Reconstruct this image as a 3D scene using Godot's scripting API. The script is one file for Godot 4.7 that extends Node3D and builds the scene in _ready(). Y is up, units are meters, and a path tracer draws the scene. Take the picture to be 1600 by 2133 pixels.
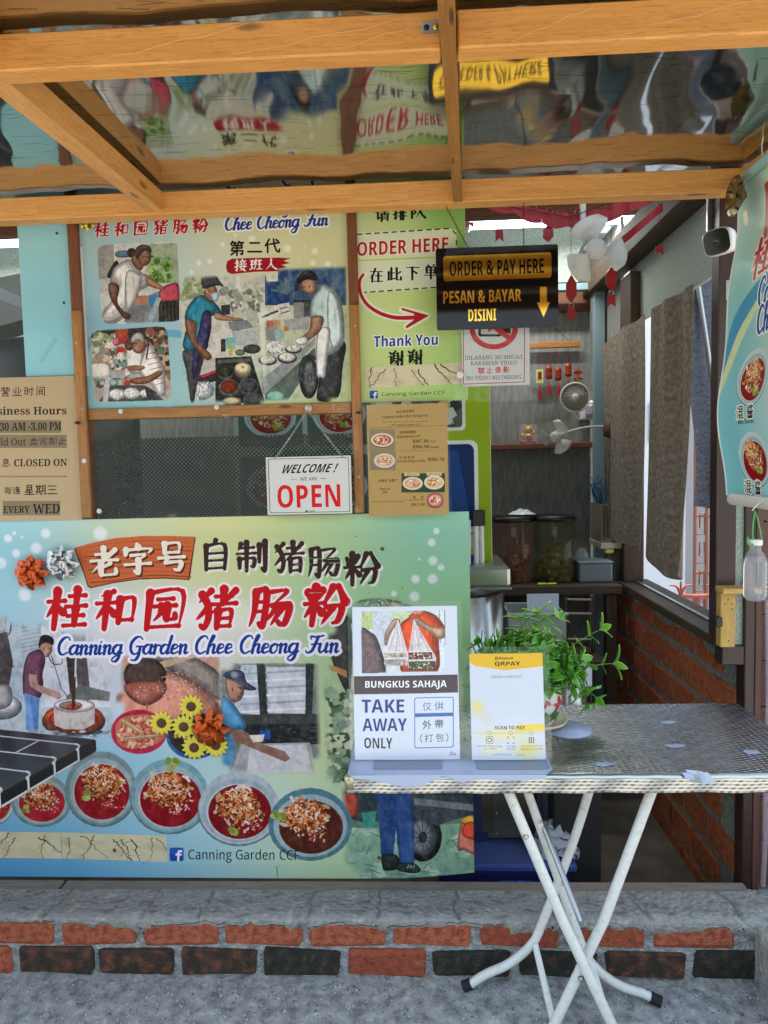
extends Node3D
# A small Malaysian take-away stall under a timber awning: boards, posters, folding table, brick parapet.

var M := {}
var used := {}
var rng := RandomNumberGenerator.new()

# ---------------------------------------------------------------- mesh building
class B:
	var st := SurfaceTool.new()
	var x := Transform3D()
	var col := Color.WHITE
	func _init() -> void:
		st.begin(Mesh.PRIMITIVE_TRIANGLES)
	func flat() -> B:
		st.set_smooth_group(-1)
		return self
	func smooth() -> B:
		st.set_smooth_group(0)
		return self
	func at(t: Transform3D) -> B:
		x = t
		return self
	func v(p: Vector3, uv: Vector2) -> void:
		st.set_color(col)
		st.set_uv(uv)
		st.add_vertex(x * p)
	func face(p: Array, uv: Array, out: Vector3) -> void:
		var n: Vector3 = (p[1] - p[0]).cross(p[2] - p[0])
		var flip: bool = n.dot(out) > 0.0
		for i in range(1, p.size() - 1):
			if flip:
				v(p[0], uv[0]); v(p[i + 1], uv[i + 1]); v(p[i], uv[i])
			else:
				v(p[0], uv[0]); v(p[i], uv[i]); v(p[i + 1], uv[i + 1])
	func box(mn: Vector3, mx: Vector3, b := 0.0, jit := 0.0, r: RandomNumberGenerator = null) -> B:
		flat()
		var c := (mn + mx) / 2.0
		var e := (mx - mn) / 2.0
		b = minf(b, minf(e.x, minf(e.y, e.z)) * 0.95)
		var long := 0 if e.x >= e.y and e.x >= e.z else (1 if e.y >= e.z else 2)
		var corner := {}
		for k in 8:
			var s := Vector3(1 if k & 1 else -1, 1 if k & 2 else -1, 1 if k & 4 else -1)
			for a in 3:
				var p := Vector3.ZERO
				for d in 3:
					p[d] = s[d] * (e[d] - (0.0 if d == a else b))
				if jit > 0.0:
					p += Vector3(r.randf_range(-jit, jit), r.randf_range(-jit, jit), r.randf_range(-jit, jit))
				corner[k * 3 + a] = p
		for a in 3:
			var a1 := (a + 1) % 3
			var a2 := (a + 2) % 3
			for s in 2:
				var pts := []
				for q in [[0, 0], [1, 0], [1, 1], [0, 1]]:
					var k: int = (s << a) | (q[0] << a1) | (q[1] << a2)
					pts.append(corner[k * 3 + a])
				var o := Vector3.ZERO
				o[a] = 1.0 if s else -1.0
				_f(pts, c, o, a, long)
		if b > 0.0:
			for a in 3:
				var a1 := (a + 1) % 3
				var a2 := (a + 2) % 3
				for q in [[0, 0], [1, 0], [1, 1], [0, 1]]:
					var k0: int = (q[0] << a1) | (q[1] << a2)
					var k1: int = k0 | (1 << a)
					var o := Vector3.ZERO
					o[a1] = 1.0 if q[0] else -1.0
					o[a2] = 1.0 if q[1] else -1.0
					_f([corner[k0 * 3 + a1], corner[k1 * 3 + a1], corner[k1 * 3 + a2], corner[k0 * 3 + a2]], c, o, a1, long)
			for k in 8:
				var o := Vector3(1 if k & 1 else -1, 1 if k & 2 else -1, 1 if k & 4 else -1)
				_f([corner[k * 3], corner[k * 3 + 1], corner[k * 3 + 2]], c, o, 0, long)
		return self
	func _f(pts: Array, c: Vector3, o: Vector3, a: int, long: int) -> void:
		var w := []
		var uv := []
		var u := long
		if u == a:
			u = (a + 1) % 3
		var vv := 3 - a - u
		for p in pts:
			var q: Vector3 = p + c
			w.append(q)
			uv.append(Vector2(q[u], q[vv] + 0.37 * a))
		face(w, uv, o)
	func lathe(prof: Array, seg := 24, c := Vector3.ZERO, sx := 1.0, sz := 1.0) -> B:
		smooth()
		for i in prof.size() - 1:
			var p: Vector2 = prof[i]
			var q: Vector2 = prof[i + 1]
			if p.distance_to(q) < 1e-6:
				continue
			for k in seg:
				var t0 := TAU * k / seg
				var t1 := TAU * (k + 1) / seg
				var tm := (t0 + t1) / 2
				var f := func(r: Vector2, t: float) -> Vector3: return c + Vector3(cos(t) * r.x * sx, r.y, sin(t) * r.x * sz)
				var o := Vector3(cos(tm) * (q.y - p.y), -(q.x - p.x), sin(tm) * (q.y - p.y))
				var u0 := float(k) / seg
				var u1 := float(k + 1) / seg
				if p.x < 1e-5:
					face([f.call(p, t0), f.call(q, t0), f.call(q, t1)], [Vector2(u0, p.y), Vector2(u0, q.y), Vector2(u1, q.y)], o)
				elif q.x < 1e-5:
					face([f.call(p, t0), f.call(q, t0), f.call(p, t1)], [Vector2(u0, p.y), Vector2(u0, q.y), Vector2(u1, p.y)], o)
				else:
					face([f.call(p, t0), f.call(q, t0), f.call(q, t1), f.call(p, t1)], [Vector2(u0, p.y), Vector2(u0, q.y), Vector2(u1, q.y), Vector2(u1, p.y)], o)
		return self
	func tube(pts: Array, rad, n := 10, caps := true) -> B:
		smooth()
		var rings := []
		var side := Vector3.ZERO
		var len_ := 0.0
		for i in pts.size():
			var d: Vector3 = (pts[mini(i + 1, pts.size() - 1)] - pts[maxi(i - 1, 0)]).normalized()
			if i == 0:
				side = d.cross(Vector3.UP if absf(d.y) < 0.9 else Vector3.RIGHT).normalized()
			else:
				side = (side - d * side.dot(d)).normalized()
				len_ += pts[i].distance_to(pts[i - 1])
			var up := d.cross(side)
			var r: float = rad[i] if rad is Array else rad
			var ring := []
			for k in n:
				var t := TAU * k / n
				ring.append(pts[i] + (side * cos(t) + up * sin(t)) * r)
			rings.append([ring, len_, pts[i], d])
		for i in rings.size() - 1:
			for k in n:
				var k1 := (k + 1) % n
				var a: Vector3 = rings[i][0][k]
				var o: Vector3 = (a + rings[i][0][k1]) / 2 - rings[i][2]
				face([a, rings[i + 1][0][k], rings[i + 1][0][k1], rings[i][0][k1]], [Vector2(float(k) / n, rings[i][1]), Vector2(float(k) / n, rings[i + 1][1]), Vector2((k + 1.0) / n, rings[i + 1][1]), Vector2((k + 1.0) / n, rings[i][1])], o)
		if caps:
			flat()
			for e in [0, rings.size() - 1]:
				var uv := []
				for k in n:
					uv.append(Vector2(0, 0))
				face(rings[e][0], uv, -rings[e][3] if e == 0 else rings[e][3])
		return self
	# a sheet with real thickness: f(u, v) is its front, nrm its facing
	func sheet(nu: int, nv: int, f: Callable, nrm: Vector3, th := 0.0) -> B:
		smooth()
		var front := []
		for j in nv + 1:
			var row := []
			for i in nu + 1:
				row.append(f.call(float(i) / nu, float(j) / nv))
			front.append(row)
		for j in nv:
			for i in nu:
				var uv := [Vector2(float(i) / nu, float(j) / nv), Vector2((i + 1.0) / nu, float(j) / nv), Vector2((i + 1.0) / nu, (j + 1.0) / nv), Vector2(float(i) / nu, (j + 1.0) / nv)]
				face([front[j][i], front[j][i + 1], front[j + 1][i + 1], front[j + 1][i]], uv, nrm)
		if th > 0.0:
			var back := []
			for j in nv + 1:
				var row := []
				for i in nu + 1:
					row.append(front[j][i] - nrm.normalized() * th)
				back.append(row)
			st.set_smooth_group(1)
			for j in nv:
				for i in nu:
					var uv := [Vector2(0.01, 0.01), Vector2(0.01, 0.01), Vector2(0.01, 0.01), Vector2(0.01, 0.01)]
					face([back[j][i], back[j][i + 1], back[j + 1][i + 1], back[j + 1][i]], uv, -nrm)
			flat()
			var mid: Vector3 = front[nv / 2][nu / 2]
			var z := [Vector2(0.002, 0.002), Vector2(0.002, 0.002), Vector2(0.002, 0.002), Vector2(0.002, 0.002)]
			for i in nu:
				for j in [0, nv]:
					face([front[j][i], front[j][i + 1], back[j][i + 1], back[j][i]], z, front[j][i] - mid)
			for j in nv:
				for i in [0, nu]:
					face([front[j][i], front[j + 1][i], back[j + 1][i], back[j][i]], z, front[j][i] - mid)
		return self
	func prism(poly: PackedVector2Array, z0: float, z1: float) -> B:
		flat()
		var idx := Geometry2D.triangulate_polygon(poly)
		for i in range(0, idx.size(), 3):
			for e in [[z1, 1.0], [z0, -1.0]]:
				var p := []
				var uv := []
				for k in 3:
					var q := poly[idx[i + k]]
					p.append(Vector3(q.x, q.y, e[0]))
					uv.append(q)
				face(p, uv, Vector3(0, 0, e[1]))
		var cw := Geometry2D.is_polygon_clockwise(poly)
		for i in poly.size():
			var a := poly[i]
			var b := poly[(i + 1) % poly.size()]
			var o := Vector3(b.y - a.y, a.x - b.x, 0) * (-1.0 if cw else 1.0)
			face([Vector3(a.x, a.y, z0), Vector3(b.x, b.y, z0), Vector3(b.x, b.y, z1), Vector3(a.x, a.y, z1)], [a, b, b, a], o)
		return self
	func mesh() -> ArrayMesh:
		st.generate_normals()
		return st.commit()

# ---------------------------------------------------------------- scene tree
func numbered(called: String) -> String:
	used[called] = used.get(called, 0) + 1
	return called if used[called] == 1 else "%s_%03d" % [called, used[called] - 1]
func thing(called: String, label: String, category: String, at := Vector3.ZERO, group := "") -> Node3D:
	var o := Node3D.new()
	o.name = numbered(called)
	add_child(o)
	o.position = at
	meta(o, label, category, group)
	return o
func meta(o: Node, label: String, category: String, group := "") -> void:
	o.set_meta("label", label)
	o.set_meta("category", category)
	if group:
		o.set_meta("group", group)
func wpos(n: Node) -> Vector3:
	var p := Vector3.ZERO
	while n is Node3D and n != self:
		p += n.position
		n = n.get_parent()
	return p
func part(parent: Node, called: String, shape, m: Material, label := "") -> MeshInstance3D:
	var o := MeshInstance3D.new()
	o.name = called
	o.mesh = shape.mesh() if shape is B else shape
	o.material_override = m
	parent.add_child(o, true)
	o.position = -wpos(parent)
	if label:
		o.set_meta("label", label)
	return o
func stuff(o: Node) -> Node:
	o.set_meta("kind", "stuff")
	return o
func structure(called: String, shape, m: Material) -> MeshInstance3D:
	var o := part(self, called, shape, m)
	o.set_meta("kind", "structure")
	return o
func single(called: String, shape: B, m: Material, label: String, category: String, group := "") -> MeshInstance3D:
	var o := part(self, numbered(called), shape, m)
	meta(o, label, category, group)
	return o
func bb(mn: Vector3, mx: Vector3, b := 0.002) -> B:
	return B.new().box(mn, mx, b)
func rot(p: Vector3, deg: Vector3) -> Transform3D:
	return Transform3D(Basis.from_euler(deg * PI / 180.0), p)

# ---------------------------------------------------------------- materials
func mat(c: Color, rough := 0.7, metal := 0.0) -> StandardMaterial3D:
	var m := StandardMaterial3D.new()
	m.albedo_color = c
	m.roughness = rough
	m.metallic = metal
	return m
func hx(s: String) -> Color:
	return Color.html(s)
func ntex(seed_: int, freq: float, ramp: Array, oct := 4, size := 512, warp := 0.0, typ := FastNoiseLite.TYPE_SIMPLEX_SMOOTH) -> NoiseTexture2D:
	var n := FastNoiseLite.new()
	n.seed = seed_
	n.frequency = freq
	n.noise_type = typ
	n.fractal_octaves = oct
	if warp > 0.0:
		n.domain_warp_enabled = true
		n.domain_warp_amplitude = warp
		n.domain_warp_frequency = freq * 0.7
	var t := NoiseTexture2D.new()
	t.width = size
	t.height = size
	t.seamless = true
	t.noise = n
	if ramp:
		var g := Gradient.new()
		g.offsets = PackedFloat32Array(ramp.map(func(r): return r[0]))
		g.colors = PackedColorArray(ramp.map(func(r): return r[1]))
		t.color_ramp = g
	return t
func tri_mat(t: Texture2D, rough: float, scale: float, bump: Texture2D = null, bump_cm := 0.3, world := true) -> StandardMaterial3D:
	var m := mat(Color.WHITE, rough)
	m.albedo_texture = t
	m.uv1_triplanar = true
	m.uv1_world_triplanar = world
	m.uv1_scale = Vector3.ONE * scale
	if bump:
		m.heightmap_enabled = true
		m.heightmap_texture = bump
		m.heightmap_scale = bump_cm
	return m
# timber: long grain along u, computed once for each tone
func wood(seed_: int, a: Color, b: Color, c: Color, rough := 0.45, coat := 0.0) -> StandardMaterial3D:
	var w := 512
	var h := 256
	var im := Image.create(w, h, false, Image.FORMAT_RGB8)
	var n := FastNoiseLite.new()
	n.seed = seed_
	n.frequency = 0.02
	var n2 := FastNoiseLite.new()
	n2.seed = seed_ + 7
	n2.frequency = 0.11
	var kr := RandomNumberGenerator.new()
	kr.seed = seed_
	var knots := []
	for i in 3:
		knots.append([kr.randf_range(60, 450), kr.randf_range(20, 236), kr.randf_range(5.0, 9.0)])
	for y in h:
		for x in w:
			var t := n.get_noise_2d(x * 0.16, y * 1.1)
			var kd := 9.0
			for e in knots:
				kd = minf(kd, Vector2((x - e[0]) * 0.45, (y - e[1]) * 0.8).length() / e[2])
			t += 0.35 * exp(-kd * kd * 0.5)
			var s := n2.get_noise_2d(x * 0.07, y * 2.1)
			var ring := 0.5 + 0.5 * sin((t * 13.0) + y * 0.06)
			var k := clampf(0.25 + 0.35 * ring + 0.5 * s + 0.3 * t, 0.0, 1.0)
			var q := a.lerp(b, k)
			if s > 0.34:
				q = q.lerp(c, clampf((s - 0.34) * 4.0, 0.0, 0.8))
			var pore := n2.get_noise_2d(x * 0.35 + 500.0, y * 7.0)
			if pore > 0.3:
				q = q.darkened((pore - 0.3) * 0.7)
			if kd < 1.0:
				q = q.lerp(c.darkened(0.35), (1.0 - kd * kd) * 0.8)
			im.set_pixel(x, y, q)
	var m := mat(Color.WHITE, rough)
	m.albedo_texture = ImageTexture.create_from_image(im)
	m.uv1_scale = Vector3(0.9, 3.6, 1)
	if coat > 0.0:
		m.clearcoat_enabled = true
		m.clearcoat = coat
		m.clearcoat_roughness = 0.25
	return m

# ---------------------------------------------------------------- print: flat artwork drawn into images
class Art:
	var im: Image
	var w: int
	var h: int
	var q: Array
	var o := Vector2.ZERO
	var k := 1.0
	var sc := 1.0
	var r := RandomNumberGenerator.new()
	var vol := false
	var song := false
	# the layout sheet: its four corners in layout units (top left, top right, bottom right, bottom left), width in pixels
	func _init(corners: Array, pw: int, bg := Color.WHITE) -> void:
		q = corners
		w = pw
		var hh: float = (q[0].distance_to(q[3]) + q[1].distance_to(q[2])) / (q[0].distance_to(q[1]) + q[3].distance_to(q[2]))
		h = int(pw * hh)
		sc = 2.0 * pw / (q[0].distance_to(q[1]) + q[3].distance_to(q[2]))
		im = Image.create(w, h, false, Image.FORMAT_RGBA8)
		im.fill(bg)
		r.seed = 5
	func lay(bg: Color) -> Art:
		var a := Art.new(q, w, bg)
		a.o = o
		a.k = k
		a.vol = true
		return a
	# the tonal unevenness of a printed photograph: blotches and grain, blended over the whole layer
	func photo(seed_: int, amount := 0.2, keep := false) -> Art:
		var before := im.get_data() if keep else PackedByteArray()
		for pass_ in 3:
			var n := FastNoiseLite.new()
			n.seed = seed_ + pass_
			n.frequency = [0.012, 0.03, 0.2][pass_]
			n.fractal_octaves = 3
			var am: float = amount * [0.8, 0.6, 0.3][pass_]
			var z := Image.create(256, 256, false, Image.FORMAT_RGBA8)
			for y in 256:
				for x in 256:
					var g := n.get_noise_2d(x * 1.4, y)
					z.set_pixel(x, y, Color(1, 0.97, 0.9, clampf(g, 0, 1) * am * 1.3) if g > 0 else Color(0.05, 0.06, 0.07, clampf(-g, 0, 1) * am * 1.2))
			for y in range(0, h, 256):
				for x in range(0, w, 256):
					im.blend_rect(z, Rect2i(0, 0, 256, 256), Vector2i(x, y))
		if keep:
			var d := im.get_data()
			for i in range(3, d.size(), 4):
				d[i] = before[i]
			im = Image.create_from_data(w, h, false, Image.FORMAT_RGBA8, d)
		return self
	func inset(p: PackedVector2Array, c: Color, d: float) -> void:
		# modelling of a rounded form as a photograph prints it
		for i in 4:
			var f: float = i / 3.0
			var rings := [p] if i == 0 else Geometry2D.offset_polygon(p, -d * i)
			for g in rings:
				var z := PackedVector2Array()
				for a in g:
					z.append(t(a + Vector2(-d, -d) * 0.35 * i))
				raw(z, Color(c.r * lerpf(0.6, 1.12, f), c.g * lerpf(0.6, 1.12, f), c.b * lerpf(0.62, 1.1, f)).clamp())
	func org(x: float, y: float, s: float) -> void:
		o = Vector2(x, y)
		k = 1.0 / s
	func t(p: Vector2) -> Vector2:
		p = o + p * k
		var e1: Vector2 = q[1] - q[0]
		var e2: Vector2 = q[3] - q[0]
		var e3: Vector2 = q[0] - q[1] + q[2] - q[3]
		var u := 0.5
		var v := 0.5
		for i in 3:
			var f: Vector2 = q[0] + e1 * u + e2 * v + e3 * (u * v) - p
			var a := e1 + e3 * v
			var b := e2 + e3 * u
			var d := a.x * b.y - a.y * b.x
			u -= (f.x * b.y - f.y * b.x) / d
			v -= (a.x * f.y - a.y * f.x) / d
		return Vector2(u * w, v * h)
	func raw(p: PackedVector2Array, c: Color) -> void:
		var y0 := 1e9
		var y1 := -1e9
		for a in p:
			y0 = minf(y0, a.y)
			y1 = maxf(y1, a.y)
		var n := p.size()
		for y in range(maxi(0, ceili(y0 - 0.5)), mini(h - 1, floori(y1 - 0.5)) + 1):
			var yc := y + 0.5
			var xs := []
			var b := p[n - 1]
			for i in n:
				var a := p[i]
				if (a.y > yc) != (b.y > yc):
					xs.append(a.x + (yc - a.y) * (b.x - a.x) / (b.y - a.y))
				b = a
			if xs.size() > 2:
				xs.sort()
			for i in range(0, xs.size() - 1, 2):
				var xa := ceili(minf(xs[i], xs[i + 1]) - 0.5)
				var xb := ceili(maxf(xs[i], xs[i + 1]) - 0.5)
				if xb > xa:
					im.fill_rect(Rect2i(xa, y, xb - xa, 1), c)
	func pts(s) -> PackedVector2Array:
		if s is PackedVector2Array:
			return s
		var out := PackedVector2Array()
		for a in s.split(" ", false):
			var b: PackedStringArray = a.split(",")
			out.append(Vector2(b[0].to_float(), b[1].to_float()))
		return out
	func curve(p: PackedVector2Array, n := 5, closed := false) -> PackedVector2Array:
		var out := PackedVector2Array()
		var m := p.size()
		for i in (m if closed else m - 1):
			var p0 := p[(i - 1 + m) % m] if closed else p[maxi(i - 1, 0)]
			var p1 := p[i]
			var p2 := p[(i + 1) % m]
			var p3 := p[(i + 2) % m] if closed else p[mini(i + 2, m - 1)]
			for j in n:
				out.append(p1.cubic_interpolate(p2, p0, p3, float(j) / n))
		if not closed:
			out.append(p[m - 1])
		return out
	func poly(s, c: String, round_ := false) -> void:
		var p := pts(s)
		if round_:
			p = curve(p, 4, true)
			if vol:
				var b := Rect2(p[0], Vector2.ZERO)
				for a in p:
					b = b.expand(a)
				inset(p, Color.html(c), minf(b.size.x, b.size.y) * 0.055)
				return
		var z := PackedVector2Array()
		for a in p:
			z.append(t(a))
		raw(z, Color.html(c))
	func rect(x0: float, y0: float, x1: float, y1: float, c: String, rad := 0.0) -> void:
		if rad <= 0.0:
			poly(PackedVector2Array([Vector2(x0, y0), Vector2(x1, y0), Vector2(x1, y1), Vector2(x0, y1)]), c)
			return
		var p := PackedVector2Array()
		for e in [[x1 - rad, y0 + rad, -90], [x1 - rad, y1 - rad, 0], [x0 + rad, y1 - rad, 90], [x0 + rad, y0 + rad, 180]]:
			for j in 6:
				var a := deg_to_rad(e[2] + j * 18.0)
				p.append(Vector2(e[0] + cos(a) * rad, e[1] + sin(a) * rad))
		poly(p, c)
	func ell(x: float, y: float, rx: float, ry: float, c: String, a0 := 0.0) -> void:
		var p := PackedVector2Array()
		for j in 28:
			var a := TAU * j / 28
			p.append(Vector2(x, y) + Vector2(cos(a) * rx, sin(a) * ry).rotated(a0))
		if vol:
			inset(p, Color.html(c), minf(rx, ry) * 0.13)
			return
		poly(p, c)
	func line(s, wd: float, c: String, wd1 := -1.0, soft := false) -> void:
		var p := pts(s)
		if soft:
			p = curve(p, 6)
		var z := PackedVector2Array()
		for a in p:
			z.append(t(a))
		stroke(z, wd * k * sc / 2, (wd if wd1 < 0.0 else wd1) * k * sc / 2, Color.html(c))
	func stroke(z: PackedVector2Array, r0: float, r1: float, c: Color) -> void:
		var n := z.size()
		for i in n:
			var ra := lerpf(r0, r1, float(i) / maxi(1, n - 1))
			if ra > 0.8:
				var d := PackedVector2Array()
				var m := 10 if ra > 3 else 6
				for j in m:
					var a := TAU * j / m
					d.append(z[i] + Vector2(cos(a), sin(a)) * ra)
				raw(d, c)
			if i < n - 1:
				var rb := lerpf(r0, r1, float(i + 1) / maxi(1, n - 1))
				var g := (z[i + 1] - z[i]).orthogonal().normalized()
				raw(PackedVector2Array([z[i] + g * maxf(ra, 0.5), z[i + 1] + g * maxf(rb, 0.5), z[i + 1] - g * maxf(rb, 0.5), z[i] - g * maxf(ra, 0.5)]), c)
	# colours given on a coarse grid, spread smoothly: printed background tints
	func tint(xs: Array, ys: Array, rows: Array) -> void:
		var g := Image.create(xs.size(), ys.size(), false, Image.FORMAT_RGBA8)
		for j in ys.size():
			for i in xs.size():
				g.set_pixel(i, j, Color.html(rows[j][i]))
		g.resize(w, h, Image.INTERPOLATE_CUBIC)
		im.blit_rect(g, Rect2i(0, 0, w, h), Vector2i.ZERO)
	func soft(x: float, y: float, rx: float, ry: float, c: String, alpha := 1.0, hard := 0.0) -> void:
		var p := t(Vector2(x, y))
		var bw := maxi(2, int(2 * rx * k * sc))
		var bh := maxi(2, int(2 * ry * k * sc))
		var n := 40
		var b := Image.create(n, n, false, Image.FORMAT_RGBA8)
		var cc := Color.html(c)
		for j in n:
			for i in n:
				var d := Vector2(i - 19.5, j - 19.5).length() / 19.5
				b.set_pixel(i, j, Color(cc, alpha * (1.0 - smoothstep(hard, 1.0, d))))
		b.resize(bw, bh, Image.INTERPOLATE_BILINEAR)
		im.blend_rect(b, Rect2i(0, 0, bw, bh), Vector2i(int(p.x - bw / 2.0), int(p.y - bh / 2.0)))
	func blur(n: float) -> Art:
		im.resize(maxi(4, int(w / n)), maxi(4, int(h / n)), Image.INTERPOLATE_TRILINEAR)
		im.resize(w, h, Image.INTERPOLATE_CUBIC)
		return self
	func merge(a: Art, fade := PackedVector2Array(), edge := 10.0) -> void:
		if fade.size():
			var m := Art.new(q, w, Color(0, 0, 0, 0))
			m.o = o
			m.k = k
			m.poly(fade, "ffffffff")
			m.blur(edge)
			soft_mask(a, m)
		else:
			im.blend_rect(a.im, Rect2i(0, 0, w, h), Vector2i.ZERO)
	func soft_mask(a: Art, m: Art) -> void:
		var d := a.im.get_data()
		var e := m.im.get_data()
		var used_ := m.im.get_used_rect()
		for y in range(used_.position.y, used_.end.y):
			var i0 := (y * w + used_.position.x) * 4 + 3
			for i in range(i0, i0 + used_.size.x * 4, 4):
				d[i] = d[i] * e[i] / 255
		var z := Image.create_from_data(w, h, false, Image.FORMAT_RGBA8, d)
		im.blend_rect(z, used_, used_.position)
	func clutter(x0: float, y0: float, x1: float, y1: float, pal: Array, n: int, s0: float, s1: float, tall := 1.0) -> void:
		for i in n:
			var a := Vector2(r.randf_range(x0, x1), r.randf_range(y0, y1))
			var s := r.randf_range(s0, s1)
			var p := PackedVector2Array()
			var m := r.randi_range(4, 6)
			for j in m:
				var g := TAU * (j + r.randf() * 0.6) / m
				p.append(a + Vector2(cos(g) * s, sin(g) * s * tall))
			poly(p, pal[r.randi() % pal.size()])
	func shreds(x: float, y: float, rx: float, ry: float, pal: Array, n: int, l: float, wd: float) -> void:
		for i in n:
			var g := r.randf() * TAU
			var d := sqrt(r.randf())
			var a := Vector2(x + cos(g) * rx * d, y + sin(g) * ry * d)
			var b := Vector2(l, 0).rotated(r.randf() * TAU)
			line(PackedVector2Array([a - b / 2, a + b.orthogonal() * 0.2, a + b / 2]), wd, pal[r.randi() % pal.size()])
	func plate(x: float, y: float, rx: float, ry: float, rim: String, inner: String, sauce: String, greens: Vector2) -> void:
		ell(x, y + ry * 0.05, rx * 1.02, ry * 1.0, "5f7f82")
		ell(x, y, rx, ry, rim)
		ell(x, y + ry * 0.06, rx * 0.9, ry * 0.88, "9fbdbd")
		ell(x, y + ry * 0.1, rx * 0.8, ry * 0.78, inner)
		ell(x + rx * 0.02, y + ry * 0.1, rx * 0.78, ry * 0.75, sauce)
		var hx_ := r.randf_range(-0.12, 0.1) * rx
		var hy_ := r.randf_range(-0.14, 0.06) * ry
		x += hx_
		y += hy_
		shreds(x - rx * 0.05, y - ry * 0.12, rx * 0.58, ry * 0.5, ["f1ead6", "e6dcc0", "d9cda8", "c9a878"], 26, rx * 0.18, rx * 0.08)
		shreds(x - rx * 0.05, y - ry * 0.1, rx * 0.48, ry * 0.42, ["c8662a", "e08a45", "a8481c", "d9772f", "f0b070", "8c3413", "b8602c", "5a2410"], 240, rx * 0.16, rx * 0.04)
		shreds(x - rx * 0.02, y + ry * 0.02, rx * 0.55, ry * 0.46, ["5a1c0c", "3c1208", "8c3413"], 40, rx * 0.12, rx * 0.03)
		shreds(x - rx * 0.08, y - ry * 0.2, rx * 0.4, ry * 0.3, ["f4b878", "ffd9a0", "e89850", "fff0d0"], 60, rx * 0.12, rx * 0.026)
		shreds(x + rx * 0.1, y + ry * 0.15, rx * 0.5, ry * 0.4, ["f6efdc", "c98a4c", "7a2410", "e2a566"], 90, rx * 0.05, rx * 0.03)
		shreds(x + rx * 0.3, y + ry * 0.5, rx * 0.3, ry * 0.14, ["e05a50", "c43a34", "f0d0b8"], 14, rx * 0.06, rx * 0.03)
		for i in 5:
			ell(x + greens.x * rx + r.randf_range(-0.13, 0.13) * rx, y + greens.y * ry + r.randf_range(-0.1, 0.1) * ry, rx * 0.1, ry * 0.08, ["9db04a", "7f9636", "c2cc78"][i % 3], r.randf() * 3)
	func tris(s: String, font: Font) -> Array:
		var m := TextMesh.new()
		m.text = s
		m.font = font
		m.font_size = 64
		m.pixel_size = 1.0 / 64
		m.depth = 0.0
		m.curve_step = 3.0
		m.horizontal_alignment = HORIZONTAL_ALIGNMENT_LEFT
		m.vertical_alignment = VERTICAL_ALIGNMENT_TOP
		var a := m.get_mesh_arrays()
		var vs: PackedVector3Array = a[Mesh.ARRAY_VERTEX]
		var ix = a[Mesh.ARRAY_INDEX]
		var out := PackedVector2Array()
		if ix == null or ix.size() == 0:
			for v in vs:
				out.append(Vector2(v.x, v.y))
		else:
			for i in ix:
				out.append(Vector2(vs[i].x, vs[i].y))
		var b := Rect2(out[0], Vector2.ZERO)
		for v in out:
			b = b.expand(v)
		return [out, b]
	# text filling the quad from (x0, y0 = top) to (x1, y1 = baseline side); the right end may rise or fall by dy
	func text(s: String, x0: float, y0: float, x1: float, y1: float, c: String, font: Font, dy := 0.0, slant := 0.0, edge := 0.0, edge_c := "ffffff") -> void:
		var a := tris(s, font)
		var b: Rect2 = a[1]
		var z := PackedVector2Array()
		for v in a[0]:
			var u: float = (v.x - b.position.x) / b.size.x
			var g: float = (v.y - b.position.y) / b.size.y
			z.append(t(Vector2(lerpf(x0, x1, u) + slant * (g - 0.5) * (y1 - y0), lerpf(y1, y0, g) + dy * u)))
		if edge > 0.0:
			for j in 10:
				var of := Vector2(edge * k * sc, 0).rotated(TAU * j / 10)
				for i in range(0, z.size(), 3):
					raw(PackedVector2Array([z[i] + of, z[i + 1] + of, z[i + 2] + of]), Color.html(edge_c))
		for i in range(0, z.size(), 3):
			raw(PackedVector2Array([z[i], z[i + 1], z[i + 2]]), Color.html(c))
	# a Chinese character from its strokes on a 100-grid
	func han(ch: String, x: float, y: float, s: float, c: String, wd := 9.0, brush := false, edge := 0.0, edge_c := "ffffff", lean := 0.0, sx := 1.0) -> void:
		if not HAN.has(ch):
			return
		for pass_ in ([1, 0] if edge > 0.0 else [0]):
			for st in HAN[ch].split("/"):
				var p := pts(st)
				if brush:
					p = curve(p, 5)
				var z := PackedVector2Array()
				for a in p:
					var d := (a - Vector2(50, 50)) / 100.0 * s
					z.append(t(Vector2(x + d.x * sx - d.y * lean, y + d.y + (-d.x * 0.06 if brush else 0.0))))
				var e := edge * k * sc if pass_ else 0.0
				var hw := wd / 200.0 * s * k * sc
				var cc := Color.html(edge_c if pass_ else c)
				if brush or song:
					var n := z.size()
					var ed := (z[n - 1] - z[maxi(0, n - 3)]).normalized()
					for i in n - 1:
						var d := (z[i + 1] - z[i]).normalized()
						var f := float(i) / (n - 1)
						var f1 := float(i + 1) / (n - 1)
						var g := 0.62 + 0.62 * absf(d.y) if brush else 0.42 + 0.75 * absf(d.y)
						var w0 := hw * g * pen_at(f, ed, brush)
						var w1 := hw * g * pen_at(f1, ed, brush)
						stroke(PackedVector2Array([z[i], z[i + 1]]), w0 + e, w1 + e, cc)
				else:
					stroke(z, hw + e, hw + e, cc)
	func pen_at(f: float, ed: Vector2, brush: bool) -> float:
		var w := 1.0 + 0.12 * maxf(0.0, 1.0 - f * 4.0) - (0.12 if brush else 0.0) * sin(f * PI)
		if ed.y > 0.25 and ed.x < -0.2:
			w *= lerpf(1.0, 0.16, f * f)
		elif ed.y > 0.3 and ed.x > 0.3:
			w *= lerpf(0.7, 1.35, f)
		elif absf(ed.y) < 0.25 and ed.x > 0:
			w *= 1.0 + 0.3 * maxf(0.0, f * 4.0 - 3.0)
		elif brush:
			w *= lerpf(1.1, 0.7, f * f)
		return w
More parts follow.
